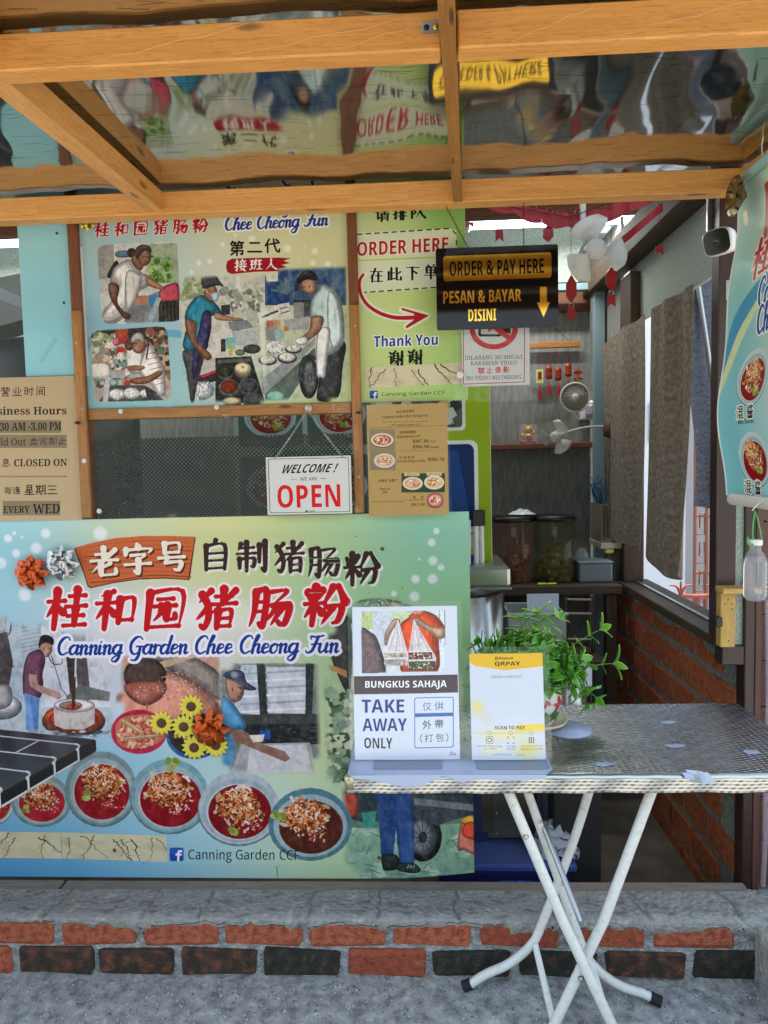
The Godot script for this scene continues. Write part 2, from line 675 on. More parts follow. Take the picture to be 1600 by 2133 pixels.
	func hans(s: String, x: float, y: float, x1: float, y1: float, size: float, c: String, wd := 9.0, brush := false, edge := 0.0, edge_c := "ffffff", lean := 0.0) -> void:
		var n := s.length()
		for i in n:
			var f := float(i) / maxi(1, n - 1)
			han(s[i], lerpf(x, x1, f), lerpf(y, y1, f), size, c, wd, brush, edge, edge_c, lean)
	# brush-script lettering, pen width by direction of travel
	func script(s: String, x0: float, y0: float, x1: float, y1: float, cap: float, c: String, edge: float, edge_c := "ffffff", pen := 13.0) -> void:
		var total := 0.0
		for ch in s:
			total += 34.0 if ch == " " else SCRIPT[ch][0]
		for pass_ in [1, 0]:
			var x := 0.0
			for ch in s:
				if ch == " ":
					x += 34.0
					continue
				for st in SCRIPT[ch][1].split("/"):
					var p := curve(pts(st), 6)
					var z := PackedVector2Array()
					var hw := PackedFloat32Array()
					for i in p.size():
						var a := p[i]
						var u := (x + a.x + a.y * 0.14) / total
						z.append(t(Vector2(lerpf(x0, x1, u), lerpf(y0, y1, u) - a.y / 100.0 * cap)))
						var d := (p[mini(i + 1, p.size() - 1)] - p[maxi(i - 1, 0)]).normalized()
						hw.append(pen / 200.0 * cap * k * sc * (0.55 + 0.6 * maxf(0.0, -d.y) + 0.12 * absf(d.x)))
					var e := edge * k * sc if pass_ else 0.0
					for i in z.size() - 1:
						stroke(PackedVector2Array([z[i], z[i + 1]]), hw[i] + e, hw[i + 1] + e, Color.html(edge_c if pass_ else c))
				x += SCRIPT[ch][0]
	# brow, eye, nose, mouth and ear on a printed head; d = side it looks to
	func face(x: float, y: float, s: float, d: float, tilt := 0.0) -> void:
		for e in [[0.12, -0.22, 0.5, -0.26, 0.09, "2c1c16"], [0.25, -0.08, 0.48, -0.1, 0.08, "1c1412"], [0.62, -0.05, 0.74, 0.14, 0.07, "6a4434"], [0.74, 0.14, 0.55, 0.19, 0.06, "5a382c"], [0.4, 0.42, 0.66, 0.4, 0.07, "5c2c26"], [0.1, 0.7, 0.4, 0.78, 0.1, "6a4636"], [-0.5, -0.1, -0.42, 0.22, 0.16, "7a5040"]]:
			var a := Vector2(e[0] * d, e[1]).rotated(tilt) * s + Vector2(x, y)
			var b := Vector2(e[2] * d, e[3]).rotated(tilt) * s + Vector2(x, y)
			line(PackedVector2Array([a, b]), e[4] * s, e[5])
		soft(x + 0.3 * d * s, y + 0.1 * s, s * 0.35, s * 0.3, "e8c4a8", 0.35)
	func logo_f(x: float, y: float, s: float) -> void:
		rect(x, y, x + s, y + s, "1f4fa3", s * 0.14)
		rect(x + s * 0.06, y + s * 0.06, x + s * 0.94, y + s * 0.5, "2f63b8", s * 0.1)
		line("%f,%f %f,%f %f,%f %f,%f" % [x + s * 0.62, y + s * 0.94, x + s * 0.62, y + s * 0.38, x + s * 0.68, y + s * 0.26, x + s * 0.84, y + s * 0.26], s * 0.16, "ffffff")
		line("%f,%f %f,%f" % [x + s * 0.46, y + s * 0.52, x + s * 0.82, y + s * 0.52], s * 0.13, "ffffff")
	func speck(n: int, pal: Array, s := 1) -> void:
		for i in n:
			im.fill_rect(Rect2i(r.randi() % w, r.randi() % h, r.randi_range(1, s), r.randi_range(1, s)), Color.html(pal[r.randi() % pal.size()]))
	func as_song() -> void:
		song = true
	func tex() -> ImageTexture:
		var z: Image = im.duplicate()
		z.convert(Image.FORMAT_RGB8)
		return ImageTexture.create_from_image(z)

const HAN := {
	"请": "14,12 24,22/8,40 24,40 24,80 34,72/42,18 94,18/46,32 90,32/38,46 98,46/68,6 68,46/48,56 48,94/48,56 88,56 88,92 80,90/48,68 86,68/48,80 86,80",
	"排": "6,28 34,28/22,8 22,88 12,84/6,62 36,50/56,10 56,92/40,28 56,28/40,48 56,48/38,70 56,70/72,10 72,92/72,28 92,28/72,48 92,48/72,70 94,70",
	"队": "10,14 10,92/10,14 34,14 24,38 34,56 22,66/66,10 62,50 36,90/64,44 76,70 96,90",
	"在": "8,24 92,24/44,6 30,44 6,70/24,48 24,92/42,52 90,52/64,36 64,88/36,88 94,88",
	"此": "30,10 30,84/30,42 50,42/12,36 12,86/6,88 54,78/66,10 66,84 74,88 94,86 94,70/90,34 66,54",
	"下": "6,14 94,14/48,14 48,94/54,36 76,52",
	"单": "30,6 38,18/70,6 60,18/22,22 22,58/22,22 78,22 78,58/22,40 78,40/22,58 78,58/6,74 94,74/50,22 50,96",
	"谢": "10,12 20,22/4,40 20,40 20,82 28,74/46,6 42,16/36,18 36,66/36,18 62,18 62,90 54,86/36,34 62,34/36,50 62,50/30,66 64,66/62,62 32,92/68,36 98,36/88,8 88,90 78,86/74,50 80,62",
	"第": "22,6 10,24/18,14 44,14/30,16 36,24/64,6 54,24/60,14 92,14/74,16 80,24/18,32 82,32 82,48/20,48 82,48/20,48 16,66/16,66 88,66 84,90 74,86/50,28 50,96/48,66 12,92",
	"二": "20,24 80,24/6,80 94,80",
	"代": "30,8 6,50/20,36 20,94/34,40 94,30/58,8 64,50 78,84 94,90 96,72/74,10 88,22",
	"接": "4,28 32,28/20,8 20,88 10,84/4,62 34,50/64,4 66,14/42,16 92,16/54,22 58,36/80,22 74,36/38,40 96,40/62,44 48,70 86,94/82,54 70,80 40,94/38,60 96,60",
	"班": "4,16 30,16/6,46 30,46/2,84 34,74/17,16 17,78/40,24 38,44/50,8 48,50 36,92/60,16 96,16/62,46 94,46/56,86 98,86/78,16 78,86",
	"人": "50,8 44,50 8,92/48,40 64,72 94,92",
	"桂": "4,30 44,30/24,6 24,94/24,34 4,66/26,40 42,56/54,20 92,20/72,6 72,44/48,44 96,44/54,66 92,66/72,50 72,88/46,88 98,88",
	"和": "42,8 12,18/4,34 52,34/28,14 28,94/28,40 6,70/30,42 48,60/60,28 60,82/60,28 92,28 92,82/60,76 92,76",
	"园": "12,10 12,94/12,10 88,10 88,94/12,90 88,90/32,26 68,26/24,42 76,42/42,42 40,60 26,76/56,42 56,70 62,74 76,72 76,62",
	"猪": "34,6 8,32/14,14 30,40 34,70 26,92 18,86/30,46 6,72/46,20 84,20/64,4 64,38/40,38 96,38/92,8 38,62/56,54 56,94/56,54 86,54 86,94/56,72 86,72/56,90 86,90",
	"肠": "14,12 14,60 6,92/14,12 38,12 38,90 28,86/14,36 38,36/14,58 38,58/50,14 86,14 54,46/54,46 94,46 90,86 80,92 72,84/68,48 44,82/82,48 56,92",
	"粉": "10,18 18,36/42,14 34,36/4,44 50,44/26,6 26,94/24,48 6,76/30,48 46,66/66,8 48,48/78,6 98,44/54,54 90,54 86,86 74,92/70,56 48,94",
	"老": "22,24 74,24/48,6 48,44/6,44 94,44/86,12 10,80/70,54 40,70/40,54 40,84 48,90 86,88 88,74",
	"字": "48,2 52,12/12,18 10,34/12,18 90,18 84,32/28,36 72,36 52,52/52,52 52,92 40,86/8,64 92,64",
	"号": "28,8 28,38/28,8 74,8 74,38/28,36 74,36/8,52 92,52/36,52 30,68/30,68 80,68 74,92 60,90",
	"自": "52,4 44,18/22,20 22,94/22,20 80,20 80,94/22,44 80,44/22,66 80,66/22,90 80,90",
	"制": "16,10 8,28/14,22 56,22/4,40 62,40/34,6 34,94/12,56 12,84/12,56 56,56 56,80 48,80/74,16 74,68/92,6 92,92 82,88",
	"仅": "30,6 6,48/20,34 20,94/38,20 90,20 74,60 36,94/46,36 66,70 96,94",
	"供": "28,6 6,48/18,34 18,94/36,32 96,32/52,10 52,62/80,10 80,62/32,62 98,62/52,70 38,92/76,70 94,92",
	"外": "26,8 6,50/24,24 50,24 38,64 10,94/18,44 32,58/70,6 70,96/72,38 94,58",
	"带": "6,20 94,20/28,6 28,34/50,4 50,36/74,6 74,34/10,42 8,56/10,42 92,42 88,54/22,60 22,88/22,60 80,60 80,84 72,84/50,48 50,96",
	"打": "6,28 42,28/26,6 26,90 14,86/6,62 44,48/50,18 96,18/76,18 76,90 62,86",
	"包": "32,6 10,42/26,22 86,22 82,64 72,66/28,40 62,40 62,60/28,60 62,60/28,40 28,82 36,90 88,88 90,74",
	"营": "6,16 94,16/32,6 32,26/68,6 68,26/10,34 8,48/10,34 90,34 86,46/32,46 32,60/32,46 68,46 68,60/32,60 68,60/24,70 24,96/24,70 76,70 76,96/24,92 76,92",
	"业": "38,8 38,88/62,8 62,88/12,30 24,64/90,30 76,64/4,90 96,90",
	"时": "10,16 10,80/10,16 38,16 38,80/10,46 38,46/10,76 38,76/46,32 96,32/80,6 80,90 66,86/54,48 62,64",
	"间": "16,4 24,14/12,20 12,96/36,12 88,12 88,92 78,90/34,34 34,78/34,34 66,34 66,78/34,56 66,56/34,76 66,76",
	"卖": "16,18 84,18/50,4 50,32/6,34 92,34 86,46/26,44 36,52/18,56 28,64/4,72 96,72/60,46 54,72 10,96/60,76 90,94",
	"完": "48,2 52,12/10,18 8,34/10,18 92,18 88,32/28,38 72,38/8,56 92,56/38,58 34,78 10,94/62,58 62,86 70,92 92,90 94,76",
	"即": "14,10 14,88 40,74/14,10 44,10 44,50/14,30 44,30/14,50 44,50/30,62 46,82/60,12 60,96/60,12 92,12 92,70 80,68",
	"止": "50,8 50,88/50,44 84,44/24,36 24,88/6,88 94,88",
	"休": "30,6 6,48/20,34 20,94/36,32 96,32/66,6 66,96/64,36 38,76/68,36 94,76",
	"息": "50,2 44,10/26,12 26,56/26,12 74,12 74,56/26,27 74,27/26,41 74,41/26,56 74,56/14,68 8,90/30,68 32,88 40,94 66,92 68,80/46,64 54,76/80,66 92,84",
	"每": "30,4 10,28/24,16 90,16/28,30 20,80 82,80/28,30 80,30 74,94 62,90/4,54 96,54/48,36 54,46/46,60 52,72",
	"逢": "10,10 20,22/4,38 20,38 20,72 6,90/16,78 40,92 98,92/54,4 36,32/50,14 84,14 60,34 36,42/50,20 70,34 94,42/48,50 86,50/48,60 86,60/42,70 94,70/67,42 67,84",
	"星": "28,6 28,44/28,6 72,6 72,44/28,25 72,25/28,44 72,44/28,50 12,72/22,60 84,60/50,48 50,92/26,76 76,76/8,92 92,92",
	"期": "4,20 56,20/16,6 16,68/42,6 42,68/16,36 42,36/16,52 42,52/2,68 56,68/20,76 8,94/38,76 50,92/66,10 66,60 58,94/66,10 92,10 92,92 82,88/66,34 92,34/66,58 92,58",
	"三": "12,16 88,16/18,50 82,50/4,88 96,88",
	"禁": "6,16 46,16/26,4 26,46/26,18 6,38/28,20 44,34/54,16 96,16/74,4 74,46/74,18 54,38/76,20 94,36/20,54 80,54/6,68 94,68/50,68 50,96 40,92/28,76 14,92/72,76 88,92",
	"录": "22,10 78,10 78,40/26,25 78,25/6,42 94,42/50,44 50,92 40,88/18,54 32,66/12,88 42,72/82,52 62,66/56,66 92,90",
	"影": "16,6 16,36/16,6 50,6 50,36/16,20 50,20/16,36 50,36/33,38 33,46/4,47 60,47/16,56 16,72/16,56 50,56 50,72/16,72 50,72/33,72 33,94 26,92/16,78 6,90/48,78 58,88/92,8 68,28/94,36 68,58/96,62 62,94",
	"混": "8,10 20,22/4,38 16,50/6,90 24,60/36,8 36,44/36,8 86,8 86,44/36,26 86,26/36,44 86,44/38,54 38,92 56,84/38,70 58,70/68,52 68,86 76,92 94,90 94,78/92,60 70,72",
	"酱": "8,14 16,24/6,40 24,32/28,6 28,46/56,4 40,26/52,14 88,14 60,42/56,22 66,30/4,52 96,52/16,64 16,96/16,64 84,64 84,96/16,94 84,94/40,54 40,74 30,82/58,54 58,78 72,78/20,86 80,86",
	"炸": "26,6 24,50 6,92/10,28 14,44/42,24 34,42/26,52 42,80/58,6 44,36/54,24 96,24/66,24 66,96/66,46 92,46/66,68 92,68",
	"腐": "48,2 52,10/10,14 94,14/12,14 10,60 4,94/30,22 20,38/26,32 26,50/40,32 92,32/76,22 76,50 68,48/50,38 56,44/26,58 26,96/26,58 88,58 88,94 80,92/56,52 40,72/58,66 74,74/56,76 40,90/58,82 74,90",
	"皮": "16,24 92,24 86,38/16,24 14,60 4,94/52,6 52,50/24,50 80,50 60,76 26,96/30,54 60,80 96,96",
	"竹": "26,6 8,40/20,26 48,26/32,28 32,94/66,6 52,40/60,26 96,26/80,28 80,92 68,88",
}
const SCRIPT := {
	"C": [62.0, "62,82 50,98 28,92 10,60 12,20 32,-2 58,12"],
	"a": [54.0, "44,46 26,52 8,34 10,8 26,0 42,26/46,50 42,14 48,0 58,8"],
	"n": [50.0, "2,40 12,50 12,0/12,28 28,50 38,44 36,10 42,0 52,8"],
	"i": [22.0, "8,48 6,12 12,0 22,8/10,66 11,72"],
	"g": [54.0, "44,46 26,52 8,34 10,8 26,2 42,26/46,50 40,-20 24,-44 6,-34 20,-14 56,8"],
	"G": [70.0, "64,84 48,98 26,90 8,56 14,14 34,-2 54,14 58,40/38,42 72,42/58,40 54,-10 40,-36 20,-34"],
	"r": [36.0, "2,38 12,50 10,0/12,28 22,48 36,46"],
	"d": [54.0, "42,46 24,52 8,34 10,8 24,0 42,26/54,100 42,14 46,0 56,8"],
	"e": [42.0, "8,22 34,34 32,50 16,48 8,20 18,0 42,10"],
	"h": [50.0, "20,60 34,96 24,98 12,50 8,0/10,26 26,50 38,44 36,10 42,0 52,8"],
	"o": [46.0, "26,50 8,34 12,4 28,0 40,20 36,44 24,50 46,44"],
	"F": [70.0, "24,76 20,92 50,88 84,96/58,90 46,40 34,8 14,-2 4,10/30,46 68,50"],
	"u": [50.0, "4,48 2,14 14,0 34,24/38,50 34,14 40,0 50,8"],
}

func font(bold := true, serif := false) -> Font:
	var key := "font%s%s" % [bold, serif]
	if not M.has(key):
		var f := SystemFont.new()
		f.font_names = PackedStringArray(["Droid Serif" if serif else "Droid Sans"])
		f.font_weight = 700 if bold else 400
		M[key] = f
	return M[key]

func V(x: float, y: float) -> Vector2:
	return Vector2(x, y)
func clear_of(s: String) -> Color:
	return Color(Color.html(s), 0.0)

# the large board along the parapet
func art_main() -> Texture2D:
	var a := Art.new([V(-255, 1091), V(977, 1066), V(988, 1831), V(-200, 1828)], 2048)
	a.tint([0, 1, 2, 3, 4, 5], [0, 1, 2, 3, 4, 5, 6], [
		["96cdd0", "9bd0d0", "bed4af", "cbd696", "b2d096", "8cc8a5"],
		["96cdd2", "a5d2d4", "cdd7c3", "cdd9a5", "aad096", "94ca96"],
		["96c8d2", "aad0d7", "d7ded7", "d7dec8", "b4d49b", "96c887"],
		["96c8cd", "a0c8cd", "cddad7", "d2debe", "b9d4a0", "8cbe7d"],
		["8cc8dc", "96d0de", "a0d4dc", "b9dac8", "c3dca5", "78af82"],
		["82c3dc", "8ccde1", "a5d7e1", "bededb", "bedeb4", "82c396"],
		["5faad2", "69b4d7", "87c8dc", "aad7cd", "b9dcaa", "8ccd8c"]])
	var r := RandomNumberGenerator.new()
	r.seed = 3
	for b in [[25, 1120, 12], [38, 1110, 6], [55, 1118, 4], [105, 1110, 14], [85, 1140, 16], [10, 1170, 16], [42, 1150, 12], [220, 1110, 20], [902, 1128, 11], [912, 1105, 9], [905, 1165, 13], [878, 1162, 4], [921, 1178, 10], [870, 1202, 12], [904, 1202, 14], [868, 1238, 14], [826, 1232, 8], [60, 1235, 18], [-60, 1150, 20]]:
		a.soft(b[0], b[1], b[2], b[2], "ffffff", 0.62, 0.45)
	a.soft(380, 1280, 330, 75, "f4f6ee", 0.8)
	# left scene: grinding machine, man, millstone
	var l := a.lay(clear_of("a9bcbc"))
	l.org(0, 1060, 3.2)
	l.poly("-400,700 900,700 800,1500 -400,1560", "b9cccc")
	l.poly("300,760 790,760 790,1300 300,1300", "dde3e0")
	for i in 7:
		l.poly("165,%d 300,%d 300,%d 165,%d" % [770 + i * 26, 745 + i * 26, 757 + i * 26, 782 + i * 26], "9fb4b2")
	l.poly("-260,640 40,650 70,720 60,800 -20,830 -260,840", "8f9b99")
	l.poly("0,660 55,690 60,780 0,800", "b4bdbb")
	l.poly("-30,820 70,800 110,1000 80,1180 -30,1180", "4a4440")
	l.line("60,690 95,720 90,800 60,850 60,960 110,1030", 9, "39424a", -1, true)
	l.poly("440,800 600,800 605,860 450,870", "9aa5a8")
	l.poly("470,960 530,960 520,1250 500,1250", "3d3430")
	l.poly("540,960 610,970 630,1180 560,1240 540,1100", "5d564f")
	l.poly("560,1150 770,1200 760,1260 640,1250 480,1290 470,1230", "6d756b")
	l.line("370,960 440,1180 480,1230", 5, "2c2c2e")
	l.line("350,960 380,1010 440,1010 440,960", 5, "2c2c2e", -1, true)
	# basins
	l.ell(30, 1300, 140, 85, "7e8785")
	l.ell(30, 1280, 125, 70, "cfd3cf")
	l.poly("-80,1180 80,1150 90,1290 -80,1320", "a9a69c", true)
	l.ell(520, 1395, 215, 110, "59524a")
	l.ell(520, 1375, 205, 100, "c5562c")
	l.ell(520, 1385, 170, 75, "b0432a")
	l.poly("385,1290 390,1420 460,1450 590,1450 660,1410 665,1290", "c9c3b6")
	l.ell(525, 1290, 140, 48, "d9d4c8")
	l.ell(500, 1290, 80, 30, "8d7a68")
	l.ell(515, 1300, 45, 22, "a94125")
	l.clutter(390, 1330, 655, 1430, ["bdb7aa", "d6d1c5", "aea698"], 90, 3, 12, 0.25)
	l.poly("500,1100 535,1100 530,1320 510,1320", "4a3128")
	# man
	l.poly("285,880 300,830 345,822 385,850 380,890 330,880 290,905", "1d1a1b", true)
	l.poly("295,890 330,870 372,885 375,930 350,965 315,965 290,930", "b58a73", true)
	l.face(340, 915, 44, 1.0, 0.2)
	l.poly("240,930 300,920 330,985 310,1080 315,1150 290,1240 190,1230 175,1150 180,1050 205,960", "6b4152", true)
	l.poly("215,1080 270,1085 280,1150 420,1200 440,1230 420,1250 290,1200 225,1160", "c29a82")
	l.poly("185,1205 290,1240 285,1330 280,1450 240,1460 195,1450 195,1340", "6fa0cf")
	l.poly("225,1225 285,1240 280,1450 250,1455", "4f81b8")
	l.clutter(190, 1460, 800, 1540, ["a8bcbc", "8fa5a6", "5c6a6c", "c7d3d2", "3c4648"], 60, 10, 40, 0.35)
	l.photo(10)
	l.blur(1.3)
	a.org(0, 1060, 3.2)
	a.merge(l, a.pts("-500,700 30,720 180,760 300,800 300,760 500,830 780,850 780,1480 -500,1560"), 22)
	# ladle of sauce
	l = a.lay(clear_of("c9a48e"))
	l.org(0, 1060, 3.2)
	l.poly("810,960 1500,940 1520,1440 800,1440", "c79a7c")
	l.poly("1040,960 1300,960 1500,1080 1510,1250 1400,1200 1200,1080", "8b8478", true)
	l.poly("860,1060 1180,1060 1400,1180 1520,1330 1500,1460 820,1460 820,1200", "cf8f74", true)
	l.poly("1060,1010 1300,950 1330,970 1100,1050", "c9ad84")
	l.ell(1000, 1090, 145, 120, "4c3c36")
	l.poly("860,1150 1000,1120 1140,1140 1120,1230 1010,1290 900,1240", "9c5a45", true)
	l.shreds(1230, 1160, 160, 100, ["f3e0d2", "e9c6b2", "b96f55"], 110, 12, 4)
	l.shreds(980, 1190, 90, 40, ["f3e0d2", "c07b62"], 40, 10, 3)
	l.line("1015,1280 1010,1390", 14, "a56048", 4)
	l.photo(20)
	l.blur(2.5)
	a.merge(l, a.pts("850,990 1000,950 1480,950 1510,1100 1510,1400 900,1420 830,1250"), 26)
	# cook with a cap at the steamer
	l = a.lay(clear_of("9fb0a0"))
	l.org(400, 1060, 2.667)
	l.poly("190,840 740,840 740,1500 190,1500", "7e8a82")
	l.poly("300,850 400,850 410,1130 260,1110", "c8d6d8")
	l.poly("440,860 660,860 650,1120 450,1115", "d5e0e0")
	for i in 6:
		l.line("300,%d 655,%d" % [900 + i * 42, 880 + i * 42], 12, ["a8b8bc", "eef4f2"][i % 2])
	l.poly("385,840 430,840 445,1125 405,1130", "2c3330")
	l.poly("655,840 700,840 690,1130 655,1130", "2f3a35")
	l.poly("250,1125 740,1120 740,1180 250,1185", "39403c")
	l.poly("310,1180 740,1175 740,1290 320,1290", "232827")
	l.clutter(320, 1190, 730, 1280, ["2f3534", "414846", "191d1e"], 60, 6, 30, 0.3)
	l.rect(405, 1212, 460, 1262, "1f4fa8")
	l.poly("300,1290 680,1280 720,1480 230,1490", "a9b3b0")
	l.poly("350,1300 660,1290 690,1450 330,1460", "d5dad6")
	l.poly("200,905 240,878 310,885 330,940 380,975 375,988 320,985 215,920", "3d4a66", true)
	l.poly("215,925 300,950 318,990 300,1040 265,1055 230,1030", "a9826c", true)
	l.face(278, 985, 52, 1.0, 0.1)
	l.poly("190,1040 250,1060 290,1110 330,1200 240,1220 250,1330 220,1400 190,1400", "55a0c8", true)
	l.poly("235,1215 320,1215 420,1290 540,1330 570,1370 545,1390 400,1330 260,1270", "8f6b58")
	l.poly("345,1240 430,1235 420,1275 365,1280", "efe9d2")
	l.poly("170,1220 260,1260 260,1400 190,1430", "4b93bd")
	l.ell(265, 905, 24, 24, "8f9aaa")
	l.photo(30)
	l.blur(1.4)
	a.org(400, 1060, 2.667)
	a.merge(l, a.pts("195,870 300,850 700,850 710,1350 690,1430 250,1440 200,1400"), 24)
	# wok and greens behind the small poster, lower right street scene
	l = a.lay(clear_of("86a87c"))
	l.org(400, 1060, 2.667)
	l.poly("900,520 1050,480 1250,530 1260,600 900,620", "5f8a6a", true)
	l.shreds(1080, 530, 120, 30, ["c9a070", "8ab096", "3f6b54", "e0d2b0"], 80, 30, 6)
	l.poly("800,620 900,600 900,1000 850,950 780,760", "3b3f3a", true)
	l.poly("770,840 880,880 880,920 780,870", "c48a4a")
	l.clutter(780, 1000, 900, 1500, ["5d7f5b", "93b489", "cddcb6", "3f5a40", "7d9a84"], 120, 8, 40, 0.9)
	l.photo(40)
	l.blur(2.0)
	a.merge(l, a.pts("900,520 1050,470 1250,520 1250,700 900,1520 790,1520 770,1000 780,700"), 24)
	l = a.lay(clear_of("7fae8c"))
	l.org(450, 1500, 2.857)
	l.poly("740,320 1560,320 1560,960 740,940", "5c8a78")
	l.poly("740,320 1560,320 1560,560 900,600 740,560", "2f4446")
	l.poly("780,640 1560,600 1560,940 760,940", "86b894")
	for i in 34:
		var p := Vector2(r.randf_range(780, 1540), r.randf_range(640, 930))
		l.clutter(p.x, p.y, p.x + 1, p.y + 1, ["a9d3b2", "93c2a2", "b9dcc0", "7fb394"], 1, 30, 60, 0.55)
		l.line(PackedVector2Array([p, p + Vector2(r.randf_range(-90, 90), r.randf_range(-60, 60))]), 4, "47705c")
	l.poly("770,430 860,430 860,560 800,560", "a84a34", true)
	l.poly("885,540 970,530 960,630 900,630", "3f9a84")
	l.ell(1240, 690, 110, 150, "23282a")
	l.ell(1240, 690, 78, 112, "6b7c78")
	for i in 12:
		l.line(PackedVector2Array([Vector2(1240, 690), Vector2(1240, 690) + Vector2(78, 0).rotated(i * 0.52) * Vector2(1, 1.4)]), 4, "35403f")
	l.ell(1240, 690, 24, 34, "2a2f30")
	l.poly("1170,430 1490,440 1490,560 1320,620 1180,560", "3d4c4e")
	l.poly("1190,450 1540,490 1530,530 1190,490", "77868a")
	l.poly("965,420 1170,420 1190,600 1190,860 1105,850 1085,640 1070,800 1000,810 990,640", "27497c")
	l.poly("1080,440 1165,430 1185,850 1125,850", "345a96")
	l.poly("1005,800 1090,800 1100,880 1020,895 1005,860", "2a3430", true)
	l.poly("1105,850 1190,850 1228,890 1200,915 1110,900 1090,880", "2d3a36", true)
	for i in 3:
		l.line(PackedVector2Array([Vector2(1150 + i * 16, 880), Vector2(1160 + i * 16, 862)]), 4, "dfe8e0")
	l.poly("1440,760 1460,600 1500,560 1550,620 1550,790 1480,770", "cf7a5c", true)
	l.poly("1455,600 1480,565 1540,560 1545,640 1500,620", "e6b83c", true)
	l.poly("1480,610 1540,600 1545,700 1470,680", "d8533a", true)
	l.photo(50)
	l.blur(1.7)
	a.org(450, 1500, 2.857)
	a.merge(l, a.pts("800,400 1600,300 1600,900 1300,960 900,930 780,800 770,450"), 26)
	# bowls and plates
	var top := a
	a = top.lay(clear_of("8fb0b0"))
	a.vol = false
	a.org(0, 1060, 3.2)
	a.ell(960, 1465, 188, 150, "c92a4d")
	a.ell(960, 1455, 170, 132, "a51f40")
	a.poly("800,1470 830,1380 950,1350 1060,1360 1130,1430 1120,1520 1000,1570 850,1570", "c4714e", true)
	a.shreds(960, 1470, 140, 90, ["e0a07c", "c86a48", "f0c4a4", "a04a30", "d98a66"], 140, 40, 16)
	a.line("850,1390 980,1470", 34, "b08a5a")
	a.line("850,1388 980,1468", 14, "d8b888")
	a.line("870,1512 1090,1490", 26, "a9835a")
	a.line("870,1508 1090,1486", 10, "d2b488")
	a.ell(1330, 1490, 190, 160, "2a5f9c")
	a.ell(1330, 1480, 172, 142, "31291f")
	a.shreds(1330, 1440, 140, 100, ["e8dcc0", "c9a874", "7d5a34"], 70, 30, 18)
	a.org(0, 1500, 3.2)
	a.plate(-10, 500, 130, 180, "dfe7e6", "b8342c", "a3241f", V(-0.3, 0.4))
	a.plate(300, 520, 200, 175, "7fa0a0", "c2d2d0", "b3202a", V(-0.55, 0.45))
	a.plate(705, 440, 240, 252, "7d9c9c", "c8d6d4", "9a1620", V(-0.5, 0.25))
	a.plate(1165, 490, 262, 252, "79b0b4", "c9d6d4", "8f121b", V(0.05, -0.78))
	a.plate(1625, 575, 268, 248, "b9c9cb", "d5dcd8", "7b1417", V(-0.2, 0.55))
	a.plate(2095, 680, 270, 244, "4f848c", "a9c2c2", "54261a", V(-0.7, -0.1))
	a.photo(900, 0.16, true)
	a.blur(1.35)
	top.merge(a)
	a = top
	# plaque and lettering
	a.org(0, 1060, 3.2)
	a.poly("525,258 640,228 800,196 980,180 1160,180 1342,184 1330,260 1300,462 1130,452 960,458 790,482 635,516 615,500 590,420", "4d2a1c")
	a.poly("530,252 640,222 800,190 980,176 1160,175 1335,180 1322,260 1290,455 1130,445 960,451 790,475 640,508 620,495 596,415", "c76a3c")
	for i in 9:
		var y := 225.0 + i * 28
		a.line("%f,%f %f,%f %f,%f %f,%f" % [590 + i * 6, y + 30, 800, y - 4 + 10 * (i % 3), 1050, y - 18, 1310, y - 8], 3 + i % 3 * 2, ["9a4a28", "a9542e", "8a4024"][i % 3], -1, true)
	a.hans("老字号", 740, 358, 1190, 322, 205, "5a2f1d", 15, true)
	a.hans("老字号", 728, 346, 1178, 310, 205, "ece9cf", 15, true, 3, "6b3a22")
	a.org(400, 1060, 2.667)
	a.hans("自制猪", 166, 262, 572, 276, 175, "dfe8d4", 14, true)
	a.hans("自制猪", 158, 250, 562, 264, 175, "3b2a25", 13, true)
	a.han("肠", 760, 296, 178, "dfe8d4", 14, true)
	a.han("肠", 750, 286, 178, "3b2a25", 13, true)
	a.han("粉", 966, 334, 190, "dfe8d4", 14, true)
	a.han("粉", 956, 324, 190, "3b2a25", 13, true)
	a.org(0, 0, 1.0)
	a.hans("桂和园", 148, 1264, 354, 1264, 88, "c4161f", 15, true, 4.5, "f3efe6", 0.12)
	a.hans("猪肠粉", 461, 1264, 684, 1256, 88, "c4161f", 15, true, 4.5, "f3efe6", 0.12)
	a.script("Canning Garden Chee Cheong Fun", 126, 1357, 712, 1352, 36, "123c8c", 6.0, "f1f4f2", 15.0)
	a.logo_f(364, 1764, 29)
	a.text("Canning Garden CCF", 403, 1767, 632, 1796, "151a1c", font(false), 1.0)
	# fine scuffs and pin holes in the print
	for i in 26:
		a.ell(r.randf_range(0, 970), r.randf_range(1080, 1820), r.randf_range(0.8, 1.8), r.randf_range(0.8, 1.6), "3c4038")
	for i in 30:
		var p := Vector2(r.randf_range(500, 970), r.randf_range(1070, 1240))
		a.line(PackedVector2Array([p, p + Vector2(r.randf_range(8, 40), r.randf_range(-1, 1))]), 0.8, ["9cc49a", "aed0a2"][i % 2])
	a.line("586,1805 588,1826", 1.6, "3b4a44")
	return a.tex()

func frame_pic(a: Art, s: String, l: Art) -> void:
	a.poly(s, "eef0ea", false)
	a.merge(l, a.curve(a.pts(s), 1, true), 2)

